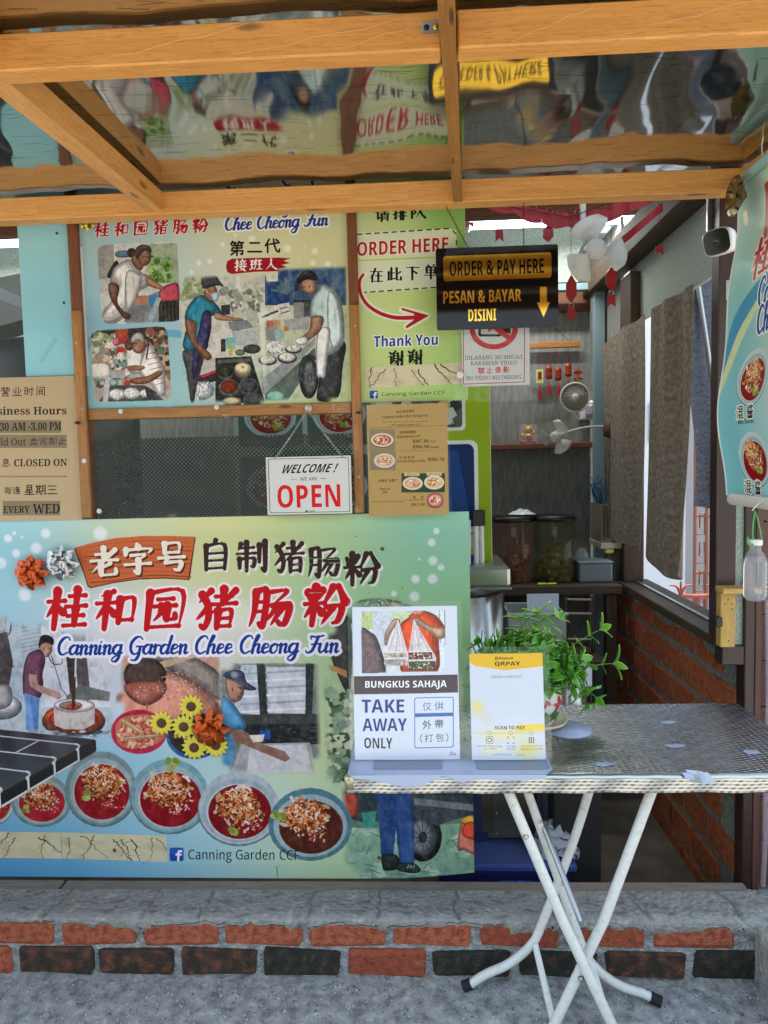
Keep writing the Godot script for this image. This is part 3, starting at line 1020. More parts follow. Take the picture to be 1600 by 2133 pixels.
# the upper board between the posts
func art_upper() -> Texture2D:
	var a := Art.new([V(152, 427), V(735, 403), V(746, 837), V(175, 852)], 1500)
	a.tint([0, 1, 2, 3, 4], [0, 1, 2, 3], [
		["a8c8c8", "b4d0cc", "d0dcc0", "d8dcae", "d4dba6"],
		["a0c8ce", "b6d2d2", "d2dcca", "d8dcb4", "d6d6a4"],
		["92c0d2", "9cc8d6", "c2d6d2", "cdd8bc", "cdd9a6"],
		["8fc4cc", "98c8cc", "b4d0c4", "c2d8b0", "c4d898"]])
	a.org(150, 420, 2.623)
	a.poly("40,800 150,700 330,690 620,700 640,740 330,720 130,760 60,880", "6fb0cc", true)
	for b in [[1280, 240, 9], [1330, 265, 26], [1320, 330, 22], [1400, 335, 26], [1440, 368, 14], [1245, 300, 7], [1438, 345, 8], [700, 330, 22], [990, 200, 26], [830, 230, 16], [760, 320, 20], [660, 380, 18], [1180, 250, 30], [900, 180, 12]]:
		a.soft(b[0], b[1], b[2], b[2], "ffffff", 0.6, 0.4)
	var s1 := "140,270 150,245 175,232 550,212 575,220 582,245 600,610 592,640 565,648 210,664 180,655 168,630"
	var l := a.lay(clear_of("c8cac4"))
	l.poly("140,210 620,210 620,670 140,670", "d6d9d2")
	l.poly("140,230 232,230 235,450 140,480", "9c9c98")
	l.poly("410,230 600,220 600,440 430,440", "9fb394")
	l.clutter(420, 300, 540, 430, ["5c8a3a", "7da854", "3d6a2c", "a2c27a"], 90, 6, 22)
	for i in 10:
		l.line("%d,225 %d,320" % [430 + i * 16, 500 + i * 14], 2, "b9c4b4")
	l.poly("245,270 300,262 330,290 300,300 245,295", "51708c", true)
	l.ell(330, 275, 26, 26, "2a2422")
	l.poly("195,400 240,320 260,340 240,420", "25282a", true)
	l.poly("150,420 220,410 230,470 150,500", "c2c6c6")
	l.poly("300,560 580,440 590,660 300,660", "8f9396")
	l.poly("490,470 585,440 590,540 490,550", "b9485c", true)
	l.poly("480,540 592,530 592,650 480,655", "2f2e2c")
	for i in 5:
		l.line("%d,545 %d,650" % [495 + i * 20, 498 + i * 20], 3, "5a5852")
	l.poly("425,505 475,500 465,565 430,565", "3a86b8")
	l.poly("405,655 470,515 495,520 440,655", "9fb8c6")
	l.poly("340,510 420,505 415,545 345,550", "c47a58")
	l.poly("300,560 420,560 400,650 290,650", "7a7f82")
	l.poly("235,355 300,312 345,320 385,380 440,405 430,450 370,490 345,555 320,600 240,660 165,655 175,590 215,540 245,460 215,440 215,410", "e6e7e3", true)
	l.poly("300,380 385,400 370,490 345,555 300,600", "c9cbc8", true)
	for e in [[270, 420, 12, 60], [340, 440, 12, 70], [300, 560, 14, 60], [230, 600, 12, 40]]:
		l.soft(e[0], e[1], e[2], e[3], "a4a8a8", 0.55)
	l.poly("205,440 262,455 252,540 285,590 325,612 318,635 290,632 262,600 212,520", "7a5240", true)
	l.poly("415,405 450,420 510,465 498,478 415,448", "a87a5c", true)
	l.poly("330,300 370,280 400,330 380,370 340,340", "7c5844", true)
	l.ell(402, 298, 36, 50, "8a6450", 0.2)
	l.poly("350,280 358,245 395,230 435,245 438,275 405,262 375,290 360,310", "4a4644", true)
	l.face(408, 305, 40, 1.0, 0.15)
	l.line("380,290 425,300", 3, "2c2a2a")
	l.photo(60)
	l.blur(1.25)
	frame_pic(a, s1, l)
	var s2 := "102,750 112,715 140,700 470,676 510,680 528,710 550,1030 545,1065 520,1082 175,1096 140,1088 122,1060"
	l = a.lay(clear_of("b8b0a4"))
	l.poly("90,670 560,670 560,1100 90,1100", "b8b2a6")
	l.poly("90,690 560,670 560,740 90,770", "3e3632")
	l.clutter(110, 720, 240, 800, ["9aa880", "c8cfa8", "7d8f60", "e2e4d0"], 50, 8, 24)
	l.poly("240,695 310,690 312,770 242,775", "a8442e")
	l.clutter(420, 700, 540, 1000, ["5c4a3e", "8a5c48", "3c302c", "c2a284", "4d7a68"], 110, 8, 26)
	l.clutter(110, 800, 320, 1000, ["c9c4ba", "9a948a", "5a5450", "e6e2d8", "b0402f", "6b9a94"], 130, 8, 26)
	for i in 12:
		l.line("%d,885 %d,830" % [130 + i * 7, 122 + i * 8], 4, "c8a078")
	l.poly("105,880 205,880 215,960 110,970", "d9d8d2", true)
	l.ell(245, 760, 20, 24, "d46a8c")
	l.poly("300,800 345,780 400,830 390,930 310,920", "d8d8d4", true)
	l.ell(318, 775, 26, 34, "5a3a2c")
	l.poly("150,1090 215,1000 400,1000 520,1090", "4c4c4c")
	l.poly("170,1090 185,950 212,955 200,1090", "c8c8c6")
	for c in [[250, 1050, 46], [330, 1045, 48], [410, 1045, 34]]:
		l.ell(c[0], c[1], c[2], c[2] * 0.7, "dcdcda")
		l.shreds(c[0], c[1], c[2] * 0.8, c[2] * 0.5, ["f4f4f2", "b9b9b9"], 16, 26, 4)
	l.rect(215, 915, 295, 960, "a9adad", 8)
	l.ell(230, 985, 26, 20, "8fb8b4")
	l.poly("405,795 430,760 470,830 505,900 520,1040 480,1062 440,1000 390,960 372,900", "e8e6e2", true)
	for i in 7:
		l.line("%d,%d %d,%d" % [400 + i * 10, 830 + i * 28, 470 + i * 8, 815 + i * 28], 3, "6a4858")
	l.line("405,790 425,770 412,850", 9, "6b2c3c")
	l.poly("320,980 340,962 420,948 480,918 498,940 430,985 360,995", "8a5c46", true)
	l.poly("305,905 330,890 400,895 390,915 330,920", "8a5c46", true)
	l.poly("400,1000 470,1040 460,1090 420,1090", "3a3c44")
	l.ell(372, 780, 38, 46, "9a6c54", 0.3)
	l.poly("325,745 350,712 385,712 402,745 400,775 372,755 335,770", "aaa8a6", true)
	l.face(362, 788, 36, -1.0, -0.2)
	l.line("330,770 365,768", 4, "2c2a2a")
	l.photo(70)
	l.blur(1.25)
	frame_pic(a, s2, l)
	# the two cooks at the cart
	l = a.lay(clear_of("cdd2c0"))
	l.poly("600,380 1060,380 1060,860 600,860", "d2d6c6")
	l.clutter(600, 400, 720, 520, ["a9b88c", "8a9c6c", "c2ccac"], 70, 8, 26)
	for i in 12:
		l.line("%d,470 %d,440" % [800 + i * 20, 812 + i * 20], 2, "9aa49a")
	l.poly("900,400 925,400 935,620 905,620", "e6e8e0")
	l.clutter(820, 480, 1060, 640, ["c2c6bc", "9aa298", "e2e6dc", "6f7a72", "b9c4a4"], 80, 8, 28)
	l.poly("1060,350 1500,340 1500,560 1060,560", "3d5a7c")
	l.poly("1075,450 1190,470 1190,560 1075,560", "22407c")
	l.poly("1165,370 1205,370 1200,480 1170,480", "8a9480")
	l.clutter(1080, 380, 1480, 470, ["2c4a74", "4a6a90", "5c7484"], 40, 14, 40)
	l.poly("1060,390 1130,375 1130,430 1070,430", "dfe0d8")
	l.poly("1040,700 1500,600 1500,1090 1040,1090", "c2ccac")
	# cart signs and pans
	l.poly("950,570 1030,600 1010,690 960,640", "b9bfb2")
	l.poly("1020,600 1140,555 1150,610 1030,670", "e6e8e0")
	l.line("1045,625 1080,612", 12, "4a4a48"); l.line("1090,606 1128,592", 12, "4a4a48")
	l.poly("1130,555 1190,545 1210,620 1160,640", "d8dad4")
	l.line("1140,580 1180,570", 6, "4a4a48"); l.line("1148,605 1190,592", 6, "4a4a48")
	l.rect(1215, 530, 1310, 630, "8a8f8e"); l.rect(1215, 530, 1310, 545, "2f3232"); l.rect(1270, 545, 1310, 630, "4a4e4e")
	l.poly("1165,640 1300,620 1300,690 1170,700", "a8adac")
	l.poly("820,560 870,555 870,610 825,615", "3a3e40")
	for c in [[1090, 665, 22, "b86a5a"], [1125, 660, 20, "c8a078"], [1095, 715, 34, "8a9496"], [1140, 720, 26, "9fc4bc"], [1175, 690, 12, "c9772f"]]:
		l.rect(c[0] - c[2], c[1] - c[2], c[0] + c[2], c[1] + c[2] * 1.1, c[3], 5)
	l.poly("860,650 960,640 1000,680 870,710", "7f8a90")
	l.poly("880,700 1010,700 1020,780 900,780", "b8bfc0")
	l.poly("690,700 880,690 900,860 700,870", "d9dad2")
	l.rect(848, 735, 900, 800, "7fc2bc", 6); l.rect(820, 745, 846, 815, "33352f", 5); l.rect(862, 775, 884, 838, "c2b84a", 5)
	l.rect(830, 660, 866, 730, "d8dad0", 6)
	l.ell(990, 800, 48, 26, "3c4040"); l.ell(925, 820, 26, 18, "6a6c60")
	# sauce box
	l.poly("790,850 985,840 1062,1100 790,1100", "242524")
	l.poly("800,860 978,850 985,870 802,880", "5a5c5a")
	for c in [[843, 925, 44, 34, "4a4c3c", "33352a"], [865, 1010, 54, 44, "8a8c84", "702c1c"], [972, 1005, 54, 44, "7c8080", "3a3d3e"], [880, 1088, 52, 24, "8f8f80", "c9b890"], [995, 1080, 52, 32, "7a7e80", "454a4c"]]:
		l.ell(c[0], c[1] + 14, c[2], c[3], "6a6a5c")
		l.ell(c[0], c[1], c[2], c[3], c[4])
		l.ell(c[0], c[1], c[2] * 0.87, c[3] * 0.85, c[5])
	l.ell(940, 925, 46, 40, "7c745c"); l.ell(940, 908, 46, 34, "d8cfa4"); l.ell(940, 900, 8, 7, "a89c70")
	l.poly("690,860 790,850 790,930 690,950", "bfc0b6")
	l.poly("690,950 790,920 790,980 680,1000", "3a2f34")
	l.line("720,950 785,925", 16, "b8305c")
	l.ell(722, 1030, 62, 52, "c6c8c6")
	l.shreds(722, 1030, 52, 42, ["f2f2f0", "8f9494", "a9adad"], 40, 34, 5)
	# plates on the right cart
	l.poly("1040,880 1330,735 1330,775 1065,1050 1045,1050", "8f9798")
	l.poly("1045,860 1320,730 1320,750 1050,960", "c8cecc")
	for c in [[1075, 858, 44, 24], [1180, 845, 46, 26], [1214, 797, 40, 20]]:
		l.ell(c[0], c[1] + 5, c[2] * 1.15, c[3] * 1.2, "3d4444"); l.ell(c[0], c[1], c[2], c[3], "e0e2dc"); l.shreds(c[0], c[1], c[2] * 0.6, c[3] * 0.6, ["f6f4ea", "b9b49c"], 20, 20, 4)
	l.ell(1110, 790, 50, 40, "d8dede"); l.shreds(1110, 790, 50, 34, ["f4f6f6", "a9b4b6"], 40, 26, 5)
	l.poly("1060,1050 1330,790 1335,860 1180,1090 1060,1090", "5c6c62")
	l.ell(1298, 960, 52, 118, "26292a"); l.ell(1302, 960, 36, 92, "585e60"); l.ell(1304, 960, 12, 30, "2a2c2e")
	for i in 9:
		l.line(PackedVector2Array([Vector2(1303, 960), Vector2(1303, 960) + Vector2(36, 0).rotated(i * 0.7) * Vector2(1, 2.5)]), 2.5, "7f8688")
	l.poly("1240,960 1255,860 1300,830 1345,850 1345,870 1300,850 1270,880 1265,970", "4a5456", true)
	l.ell(1120, 1062, 52, 32, "7fb8a8")
	# cook in teal
	l.poly("612,810 735,790 715,900 690,1000 672,1095 655,1095 630,920", "45474a", true)
	l.poly("640,565 700,505 762,522 812,575 822,612 765,625 752,720 745,800 660,815 612,790 622,720 640,660 622,630", "2b86a6", true)
	l.poly("722,600 762,596 768,680 745,790 715,830 690,930 665,960 668,820 700,700", "3b3560", true)
	l.poly("625,640 690,655 690,745 768,832 760,858 735,858 680,800 640,735", "9a6a50", true)
	l.poly("790,600 860,620 930,632 935,645 800,640", "a87a60", true)
	l.ell(764, 492, 38, 52, "9a6c54", -0.1)
	l.poly("715,420 740,400 790,398 812,425 835,458 800,452 725,470 716,450", "46484c", true)
	l.face(774, 488, 36, 1.0)
	l.poly("765,500 810,492 800,535 775,535", "a8cce0", true)
	l.line("728,470 775,512", 3, "dfe8ec")
	for e in [[660, 640, 14, 70], [735, 560, 12, 40], [700, 740, 12, 50]]:
		l.soft(e[0], e[1], e[2], e[3], "17526c", 0.5)
	# cook in pale blue
	l.poly("1350,780 1490,760 1480,900 1455,1070 1345,1085 1352,960", "37393c", true)
	l.poly("1308,540 1345,480 1375,445 1440,480 1478,560 1490,720 1470,790 1420,828 1385,826 1350,730 1330,640 1305,625", "bcd4d6", true)
	l.poly("1400,500 1440,500 1470,600 1480,740 1430,800 1400,700", "cfe2e2", true)
	for e in [[1370, 560, 12, 60], [1440, 620, 14, 90], [1400, 740, 12, 60], [1470, 700, 10, 70]]:
		l.soft(e[0], e[1], e[2], e[3], "86a6ac", 0.55)
	l.poly("1345,710 1412,690 1400,820 1385,950 1362,958 1338,935", "e2e4e4", true)
	l.poly("1310,625 1375,622 1366,690 1330,730 1270,765 1235,755 1300,695", "b08468", true)
	l.poly("1235,740 1285,735 1290,770 1250,780 1225,765", "d8dcdc", true)
	l.ell(1298, 455, 44, 50, "b08a70", -0.3)
	l.face(1282, 465, 42, -1.0, -0.4)
	l.poly("1220,480 1232,420 1262,378 1300,366 1345,402 1348,425 1290,420 1250,440 1240,475", "2f3236", true)
	l.photo(80)
	l.blur(1.25)
	a.merge(l, a.pts("610,420 720,400 1000,400 1060,390 1190,370 1250,350 1500,350 1500,1080 1330,1090 1060,1070 1040,1100 640,1100 610,820 600,560"), 24)
	a.soft(1050, 760, 26, 330, "e6ecd8", 0.75, 0.2)
	# lettering
	a.poly("218,92 440,78 438,90 225,104", "7a3f26")
	a.hans("桂和园猪肠粉", 165, 152, 704, 128, 82, "b5202a", 14, true, 3, "eef0e4", 0.1)
	a.script("Canning Garden", 845, 72, 1385, 40, 74, "1c3f94", 9.0, "f4f6ef", 15.0)
	a.script("Chee Cheong Fun", 838, 152, 1398, 124, 74, "1c3f94", 9.0, "f4f6ef", 15.0)
	a.hans("第二代", 908, 250, 1100, 236, 84, "1c1a1a", 12)
	a.poly("855,320 880,306 1000,302 1140,300 1200,305 1160,318 1196,330 1150,340 1180,352 1130,362 1140,374 1000,378 880,390 855,380 848,350", "a01c2c")
	a.hans("接班人", 928, 343, 1094, 336, 66, "f4efe6", 12, true)
	return a.tex()

# the green queue board
func art_green() -> Texture2D:
	var a := Art.new([V(728, 402), V(968, 393), V(974, 832), V(740, 839)], 720)
	a.tint([0, 1, 2], [0, 1, 2, 3], [["cadba0", "bed694", "8fbc68"], ["cadc98", "c6da8e", "a9cc78"], ["cfe09c", "c8dc90", "b6d480"], ["c2d890", "bcd68a", "a8cc7c"]])
	a.org(700, 400, 3.3333)
	a.poly("100,275 800,248 835,262 840,400 842,640 820,655 100,700", "dde6c8")
	for i in 11:
		a.line("%f,%f %f,%f" % [150 + i * 60, 288 - i * 3.7, 182 + i * 60, 286 - i * 3.7], 9, "33352c")
		a.line("%f,%f %f,%f" % [180 + i * 60, 690 - i * 4.2, 212 + i * 60, 688 - i * 4.2], 9, "33352c")
	a.line("812,262 832,285", 9, "33352c"); a.line("836,330 837,358", 9, "33352c")
	a.line("120,470 720,446", 9, "c2d23c")
	a.song = true
	a.hans("请排队", 320, 150, 572, 132, 106, "23241f", 13)
	a.text("ORDER HERE", 148, 342, 782, 438, "b81f30", font(true), -36.0, 0.0, 6, "f2efe2")
	a.hans("在此下单", 280, 572, 660, 545, 104, "23241f", 13, false, 5, "f0f0e4")
	var p := "190,565 165,610 170,690 215,770 300,830 400,862 500,866 600,858"
	a.line(p, 52, "e9efdc", -1, true); a.line("462,810 630,852 495,925", 50, "e9efdc")
	a.line(p, 18, "b5222f", 30, true)
	a.poly("455,795 648,850 490,942 484,925 560,866 540,836 460,812", "b5222f")
	a.text("Thank You", 264, 990, 708, 1072, "17459a", font(true), -16.0, 0.0, 7, "f4f6ee")
	a.hans("谢谢", 418, 1150, 548, 1142, 112, "23241f", 13)
	a.logo_f(236, 1378, 56)
	a.text("Canning Garden CCF", 318, 1390, 758, 1424, "1c1f18", font(false), -14.0)
	return a.tex()

# opening hours on kraft paper in a laminate
func art_hours() -> Texture2D:
	var a := Art.new([V(-71, 789), V(155, 782), V(171, 1083), V(-51, 1087)], 640, hx("b49c7a"))
	a.speck(5000, ["a98f6c", "bfa887", "ad9674"], 3)
	a.org(0, 420, 3.1375)
	a.hans("营业时间", 36, 1240, 268, 1236, 66, "241f1a", 8)
	a.text("Business Hours", -110, 1338, 436, 1392, "241f1a", font(true, true), -4.0)
	a.rect(-120, 1424, 402, 1508, "84735c"); a.text("8.", -60, 1444, -20, 1494, "241f1a", font(true, true)); a.text("30 AM -3.", 0, 1442, 246, 1494, "241f1a", font(true, true), -2.0)
	a.text("00 PM", 252, 1440, 402, 1492, "241f1a", font(true, true), -2.0)
	a.rect(-120, 1520, 438, 1606, "84735c"); a.text("Sold Out", -58, 1544, 170, 1592, "241f1a", font(false, true), -3.0)
	a.hans("卖完即止", 222, 1566, 408, 1560, 54, "241f1a", 7)
	a.hans("休息", -30, 1706, 40, 1704, 58, "241f1a", 8); a.text("CLOSED ON", 94, 1680, 440, 1728, "241f1a", font(true, true), -3.0)
	for i in 40:
		var q := Vector2(-100 + i * 13.6, 1790)
		a.line(PackedVector2Array([q, q + V(7, 7)]), 2.4, "241f1a"); a.line(PackedVector2Array([q + V(7, 0), q + V(0, 7)]), 2.4, "241f1a")
	a.hans("每逢", 54, 1886, 110, 1884, 52, "241f1a", 8); a.hans("星期三", 194, 1882, 342, 1880, 70, "241f1a", 9)
	a.rect(20, 1954, 396, 2050, "84735c"); a.text("EVERY", 24, 1990, 196, 2034, "241f1a", font(true, true), -2.0); a.text("WED", 216, 1976, 392, 2038, "241f1a", font(true, true), -2.0)
	return a.tex()

# laminated price list
func art_menu() -> Texture2D:
	var a := Art.new([V(763, 844), V(931, 839), V(935, 1072), V(769, 1075)], 640, hx("b08f5a"))
	a.speck(9000, ["a5834e", "bc9c68", "987848", "c4a878"], 3)
	a.org(720, 820, 2.963)
	a.hans("桂和园猪肠粉", 320, 112, 416, 106, 17, "3a2c18", 9)
	a.text("Canning Garden Chee Cheong Fun", 228, 136, 508, 156, "3a2c18", font(true, true), -12.0)
	a.text("No 148 Jalan Green, Pasar Awal", 228, 170, 508, 180, "3a2c18", font(false, true), -6.0)
	a.text("FB: Canning Garden CCF", 284, 188, 458, 202, "3a2c18", font(true, true), -5.0)
	a.line("140,212 600,194", 2, "4a3a22"); a.line("146,356 606,346", 2, "6a5636")
	a.rect(145, 218, 306, 352, "8c7a62"); a.rect(150, 358, 310, 470, "857664"); a.rect(345, 490, 612, 608, "2f4432"); a.rect(498, 612, 608, 705, "9a8a6a")
	for c in [[226, 284, 70, 42, "d8c8b0", "a8503c"], [240, 412, 66, 46, "cfc2ae", "c8a888"], [414, 552, 62, 40, "d8c8b0", "c49a76"], [546, 546, 62, 44, "d8c8b0", "d4b088"], [552, 656, 52, 46, "b8404a", "c8908a"]]:
		a.ell(c[0], c[1] + 5, c[2], c[3], "5c4a38"); a.ell(c[0], c[1], c[2], c[3], c[4]); a.ell(c[0], c[1], c[2] * 0.8, c[3] * 0.76, c[5])
		a.shreds(c[0], c[1], c[2] * 0.6, c[3] * 0.5, ["e8c8a8", "8c3c28", "d89a78", "f0dcc4"], 50, 16, 5)
	a.hans("自制猪肠粉", 340, 238, 424, 234, 20, "3a2c18", 9)
	a.text("Homemade CCF", 318, 256, 462, 272, "3a2c18", font(true, true), -5.0)
	a.text("RM7.00", 414, 282, 512, 302, "3a2c18", font(true, true), -2.0); a.text("Big(大)".substr(0, 3), 524, 286, 556, 300, "3a2c18", font(false, true))
	a.text("RM6.00", 414, 316, 514, 336, "3a2c18", font(true, true), -2.0); a.text("Small", 522, 320, 574, 334, "3a2c18", font(true, true))
	a.text("CCF with Filling (2 Rolls)", 316, 408, 494, 426, "3a2c18", font(true, true), -4.0); a.text("RM6.50", 508, 393, 608, 414, "3a2c18", font(true, true), -2.0)
	a.hans("和猪肠粉", 340, 392, 416, 390, 17, "3a2c18", 9)
	a.hans("炸腐皮", 210, 536, 248, 534, 18, "3a2c18", 10); a.hans("炸腐竹", 274, 534, 314, 532, 18, "3a2c18", 10)
	a.rect(362, 486, 456, 506, "c8b890"); a.text("RM1.40 pcs", 376, 492, 446, 502, "3a2c18", font(true, true)); a.rect(500, 484, 592, 504, "c8b890"); a.text("RM1.40 pcs", 512, 490, 582, 500, "3a2c18", font(true, true))
	a.text("Thank You", 210, 580, 274, 592, "3a2c18", font(true, true)); a.hans("谢谢", 236, 606, 250, 606, 13, "3a2c18", 10)
	a.text("Extra charges on additional topping", 160, 662, 362, 672, "3a2c18", font(false, true), -4.0)
	a.hans("猪皮", 424, 638, 472, 636, 18, "3a2c18", 9); a.text("Curry Pork Skin", 380, 650, 486, 664, "3a2c18", font(false, true), -4.0); a.text("RM 2.00", 405, 676, 488, 692, "3a2c18", font(true, true), -3.0)
	return a.tex()

func art_open() -> Texture2D:
	var a := Art.new([V(1060, 342), V(1528, 340), V(1528, 662), V(1060, 664)], 640, hx("cbc8c2"))
	a.rect(1072, 350, 1517, 654, "2a2a2a", 8); a.rect(1075, 353, 1514, 651, "cbc8c2", 7)
	a.text("WELCOME !", 1150, 384, 1450, 434, "161616", font(true), -2.0, 0.5)
	a.text("WE ARE", 1246, 456, 1342, 475, "2a2a2a", font(false)); a.line("1196,466 1228,466", 2.5, "2a2a2a"); a.line("1360,465 1390,465", 2.5, "2a2a2a")
	a.text("OPEN", 1118, 498, 1466, 626, "cc1f26", font(true), -2.0)
	a.ell(1278, 646, 9, 4, "2a2a2a"); a.text("ORDER", 1292, 643, 1324, 650, "2a2a2a", font(true))
	return a.tex()

func art_novideo() -> Texture2D:
	var a := Art.new([V(961, 598), V(1102, 593), V(1104, 801), V(964, 805)], 560, hx("c6c5c2"))
	a.org(700, 400, 3.3333)
	a.line("886,740 1312,726 1308,1318 886,1334 886,740", 6, "a03a30")
	a.ell(1096, 940, 170, 152, "b8262e"); a.ell(1096, 940, 132, 116, "c6c5c2")
	a.rect(990, 880, 1150, 1002, "1c1c1e", 14); a.rect(1008, 898, 1132, 986, "c6c5c2", 6); a.poly("1150,930 1215,890 1215,985 1150,960", "1c1c1e"); a.poly("1058,915 1106,942 1058,972", "b8262e")
	a.line("1000,850 1200,1010", 40, "b8262e")
	a.text("DILARANG MEMBUAT", 896, 1136, 1300, 1164, "2a2826", font(false, true), -8.0); a.text("RAKAMAN VIDEO", 936, 1174, 1256, 1202, "2a2826", font(false, true), -6.0)
	a.hans("禁止录影", 1010, 1240, 1184, 1232, 46, "b8262e", 11); a.text("NO VIDEO RECORDING", 906, 1278, 1288, 1306, "2a2826", font(false, true), -8.0)
	return a.tex()

func art_takeaway() -> Texture2D:
	var a := Art.new([V(93, 86), V(716, 86), V(736, 990), V(103, 980)], 760, hx("d6d8e2"))
	var l := a.lay(clear_of("e6e2e4"))
	l.poly("140,104 655,104 655,480 140,480", "dfe0e6"); l.poly("145,105 218,105 218,215 145,220", "c2cc8c"); l.poly("220,105 330,105 330,360 220,250", "d2d4de"); l.poly("330,105 440,105 430,200 330,200", "cdd6b0")
	l.poly("600,105 655,105 655,480 600,480", "e6e9f0"); l.line("648,110 655,420", 14, "3c4460"); l.line("612,112 618,300", 6, "8a92a8")
	l.poly("140,222 205,235 250,290 290,480 140,480", "6a5358", true); l.poly("145,105 170,105 160,150 145,170", "c49a84")
	l.poly("380,190 430,150 470,130 520,112 590,140 640,200 650,250 610,270 600,480 390,480 395,330 370,260", "dd4a20", true)
	l.poly("430,140 470,112 525,110 500,150 440,168", "c23c18"); l.poly("448,104 520,104 500,128 465,130", "c8987c")
	l.poly("446,168 470,148 500,158 560,200 640,215 650,262 610,282 540,232 480,196 455,190", "c8987c", true); l.poly("320,185 345,158 375,160 380,185 350,205 315,262 300,310 284,300 290,240", "c8987c", true)
	for b in [[368, 165, 282, 428, 418], [462, 168, 424, 594, 440]]:
		l.poly(PackedVector2Array([V(b[0], b[1]), V(b[2], b[4]), V(b[2] + 10, b[4] + 20), V(b[3] - 8, b[4] + 14), V(b[3], b[4] - 50)]), "dcd0d2")
		for i in 9:
			l.line(PackedVector2Array([V(b[0], b[1]), V(lerpf(b[2], b[3], i / 8.0), b[4] - 40)]), 5, ["f6f2f4", "c8a8ac", "e8dcde"][i % 3], 3)
	for b in [[285, 350, 415, 385, "c8b8a0"], [288, 388, 412, 432, "a89ca4"], [428, 350, 570, 398, "6a2430"], [430, 402, 588, 462, "4a4a3c"]]:
		l.rect(b[0], b[1], b[2], b[3], b[4], 6); l.rect(b[0], b[1], b[2], b[1] + 7, "eeeaec")
		l.clutter(b[0] + 8, b[1] + 14, b[2] - 8, b[3] - 6, ["d8ccb8", "8c8a8c", "b0543c", "6a8a3c", "e8dcc8"], 30, 3, 8)
	l.photo(90)
	l.blur(1.4)
	a.merge(l, a.pts("150,112 645,112 645,472 150,472"), 8)
	a.poly("100,492 722,492 724,598 101,598", "413038"); a.text("BUNGKUS SAHAJA", 168, 520, 656, 572, "f2f0f2", font(true), 4.0)
	a.text("TAKE", 146, 628, 402, 706, "1b2078", font(true), 2.0); a.text("AWAY", 150, 740, 418, 814, "1b2078", font(true), 2.0); a.text("ONLY", 160, 852, 330, 914, "22222e", font(true), 3.0)
	a.rect(462, 622, 698, 920, "2f64a6", 14); a.rect(467, 627, 693, 915, "d6d8e2", 11); a.poly("465,715 695,715 695,736 465,736", "2f64a6")
	a.hans("仅供", 538, 676, 610, 674, 54, "2f64a6", 8); a.hans("外带", 538, 782, 610, 780, 54, "3a3a44", 10); a.hans("打包", 548, 862, 614, 860, 54, "26262e", 7)
	a.line("508,838 498,862 508,888", 4, "26262e", -1, true); a.line("654,836 664,860 654,886", 4, "26262e", -1, true)
	a.script("un", 672, 966, 712, 966, 22, "3a2a34", 0.0, "d6d8e2", 11.0); a.line("676,950 684,944 692,952", 3, "3a2a34")
	return a.tex()

func art_pay() -> Texture2D:
	var a := Art.new([V(798, 382), V(1233, 382), V(1247, 986), V(816, 988)], 640, hx("d4d6e0"))
	a.poly("790,375 1240,375 1240,458 1010,478 830,452 800,430", "e8b62c"); a.poly("800,452 830,452 808,440", "d4d6e0")
	a.soft(850, 690, 70, 70, "f0d678", 0.8); a.soft(1000, 840, 250, 60, "f4dc74", 0.6); a.soft(900, 760, 60, 50, "e8c8a0", 0.5); a.soft(1140, 930, 120, 80, "ecd050", 0.7); a.poly("1090,788 1250,784 1252,826 1060,828", "ecce54", false); a.soft(930, 930, 130, 50, "f6e8a8", 0.6)
	a.text("Maybank", 974, 400, 1060, 420, "2a2420", font(true)); a.ell(960, 409, 10, 9, "2a2420"); a.ell(960, 409, 5, 4, "e8b62c")
	a.text("QRPAY", 950, 428, 1100, 456, "1c1816", font(true))
	a.text("CANNING GARDEN CCF", 926, 508, 1110, 522, "5a5a60", font(false))
	a.text("SCAN TO PAY", 950, 795, 1126, 815, "2a2622", font(true)); a.line("820,836 1236,836", 1.6, "8a8674")
	for e in [[918, 834, "1"], [1042, 835, "2"], [1163, 836, "3"]]:
		a.ell(e[0], e[1], 12, 11, "5a5648"); a.ell(e[0], e[1], 10, 9, "f0e8c8"); a.text(e[2], e[0] - 3, e[1] - 6, e[0] + 3, e[1] + 6, "3a382e", font(true))
	a.rect(898, 855, 940, 895, "4a473e", 8); a.rect(901, 858, 937, 892, "efe6c4", 6); a.ell(919, 875, 13, 13, "4a473e"); a.ell(919, 875, 8, 8, "efe6c4")
	for c in [[1024, 858, 1, 1], [1062, 858, -1, 1], [1024, 894, 1, -1], [1062, 894, -1, -1]]:
		a.line(PackedVector2Array([V(c[0] + 9 * c[2], c[1]), V(c[0], c[1]), V(c[0], c[1] + 9 * c[3])]), 3, "4a473e")
	for j in 3:
		for i in 3:
			a.ell(1152 + i * 12, 864 + j * 12, 4.5, 4.5, "4a473e")
	a.text("Launch the Maybank App,", 846, 903, 994, 915, "4a4638", font(false), 3.0); a.text("tap on QRPay", 882, 920, 960, 931, "4a4638", font(false))
	a.text("Scan the", 1020, 905, 1068, 915, "4a4638", font(false)); a.text("QR code", 1020, 920, 1068, 930, "4a4638", font(false))
	a.text("Key in the amount and", 1102, 905, 1230, 915, "4a4638", font(false)); a.text("complete your purchase", 1098, 921, 1232, 932, "4a4638", font(false))
	a.text("In collaboration with", 938, 951, 1042, 960, "5a5648", font(false)); a.text("PayNet", 1076, 954, 1126, 966, "a9a070", font(true))
	return a.tex()

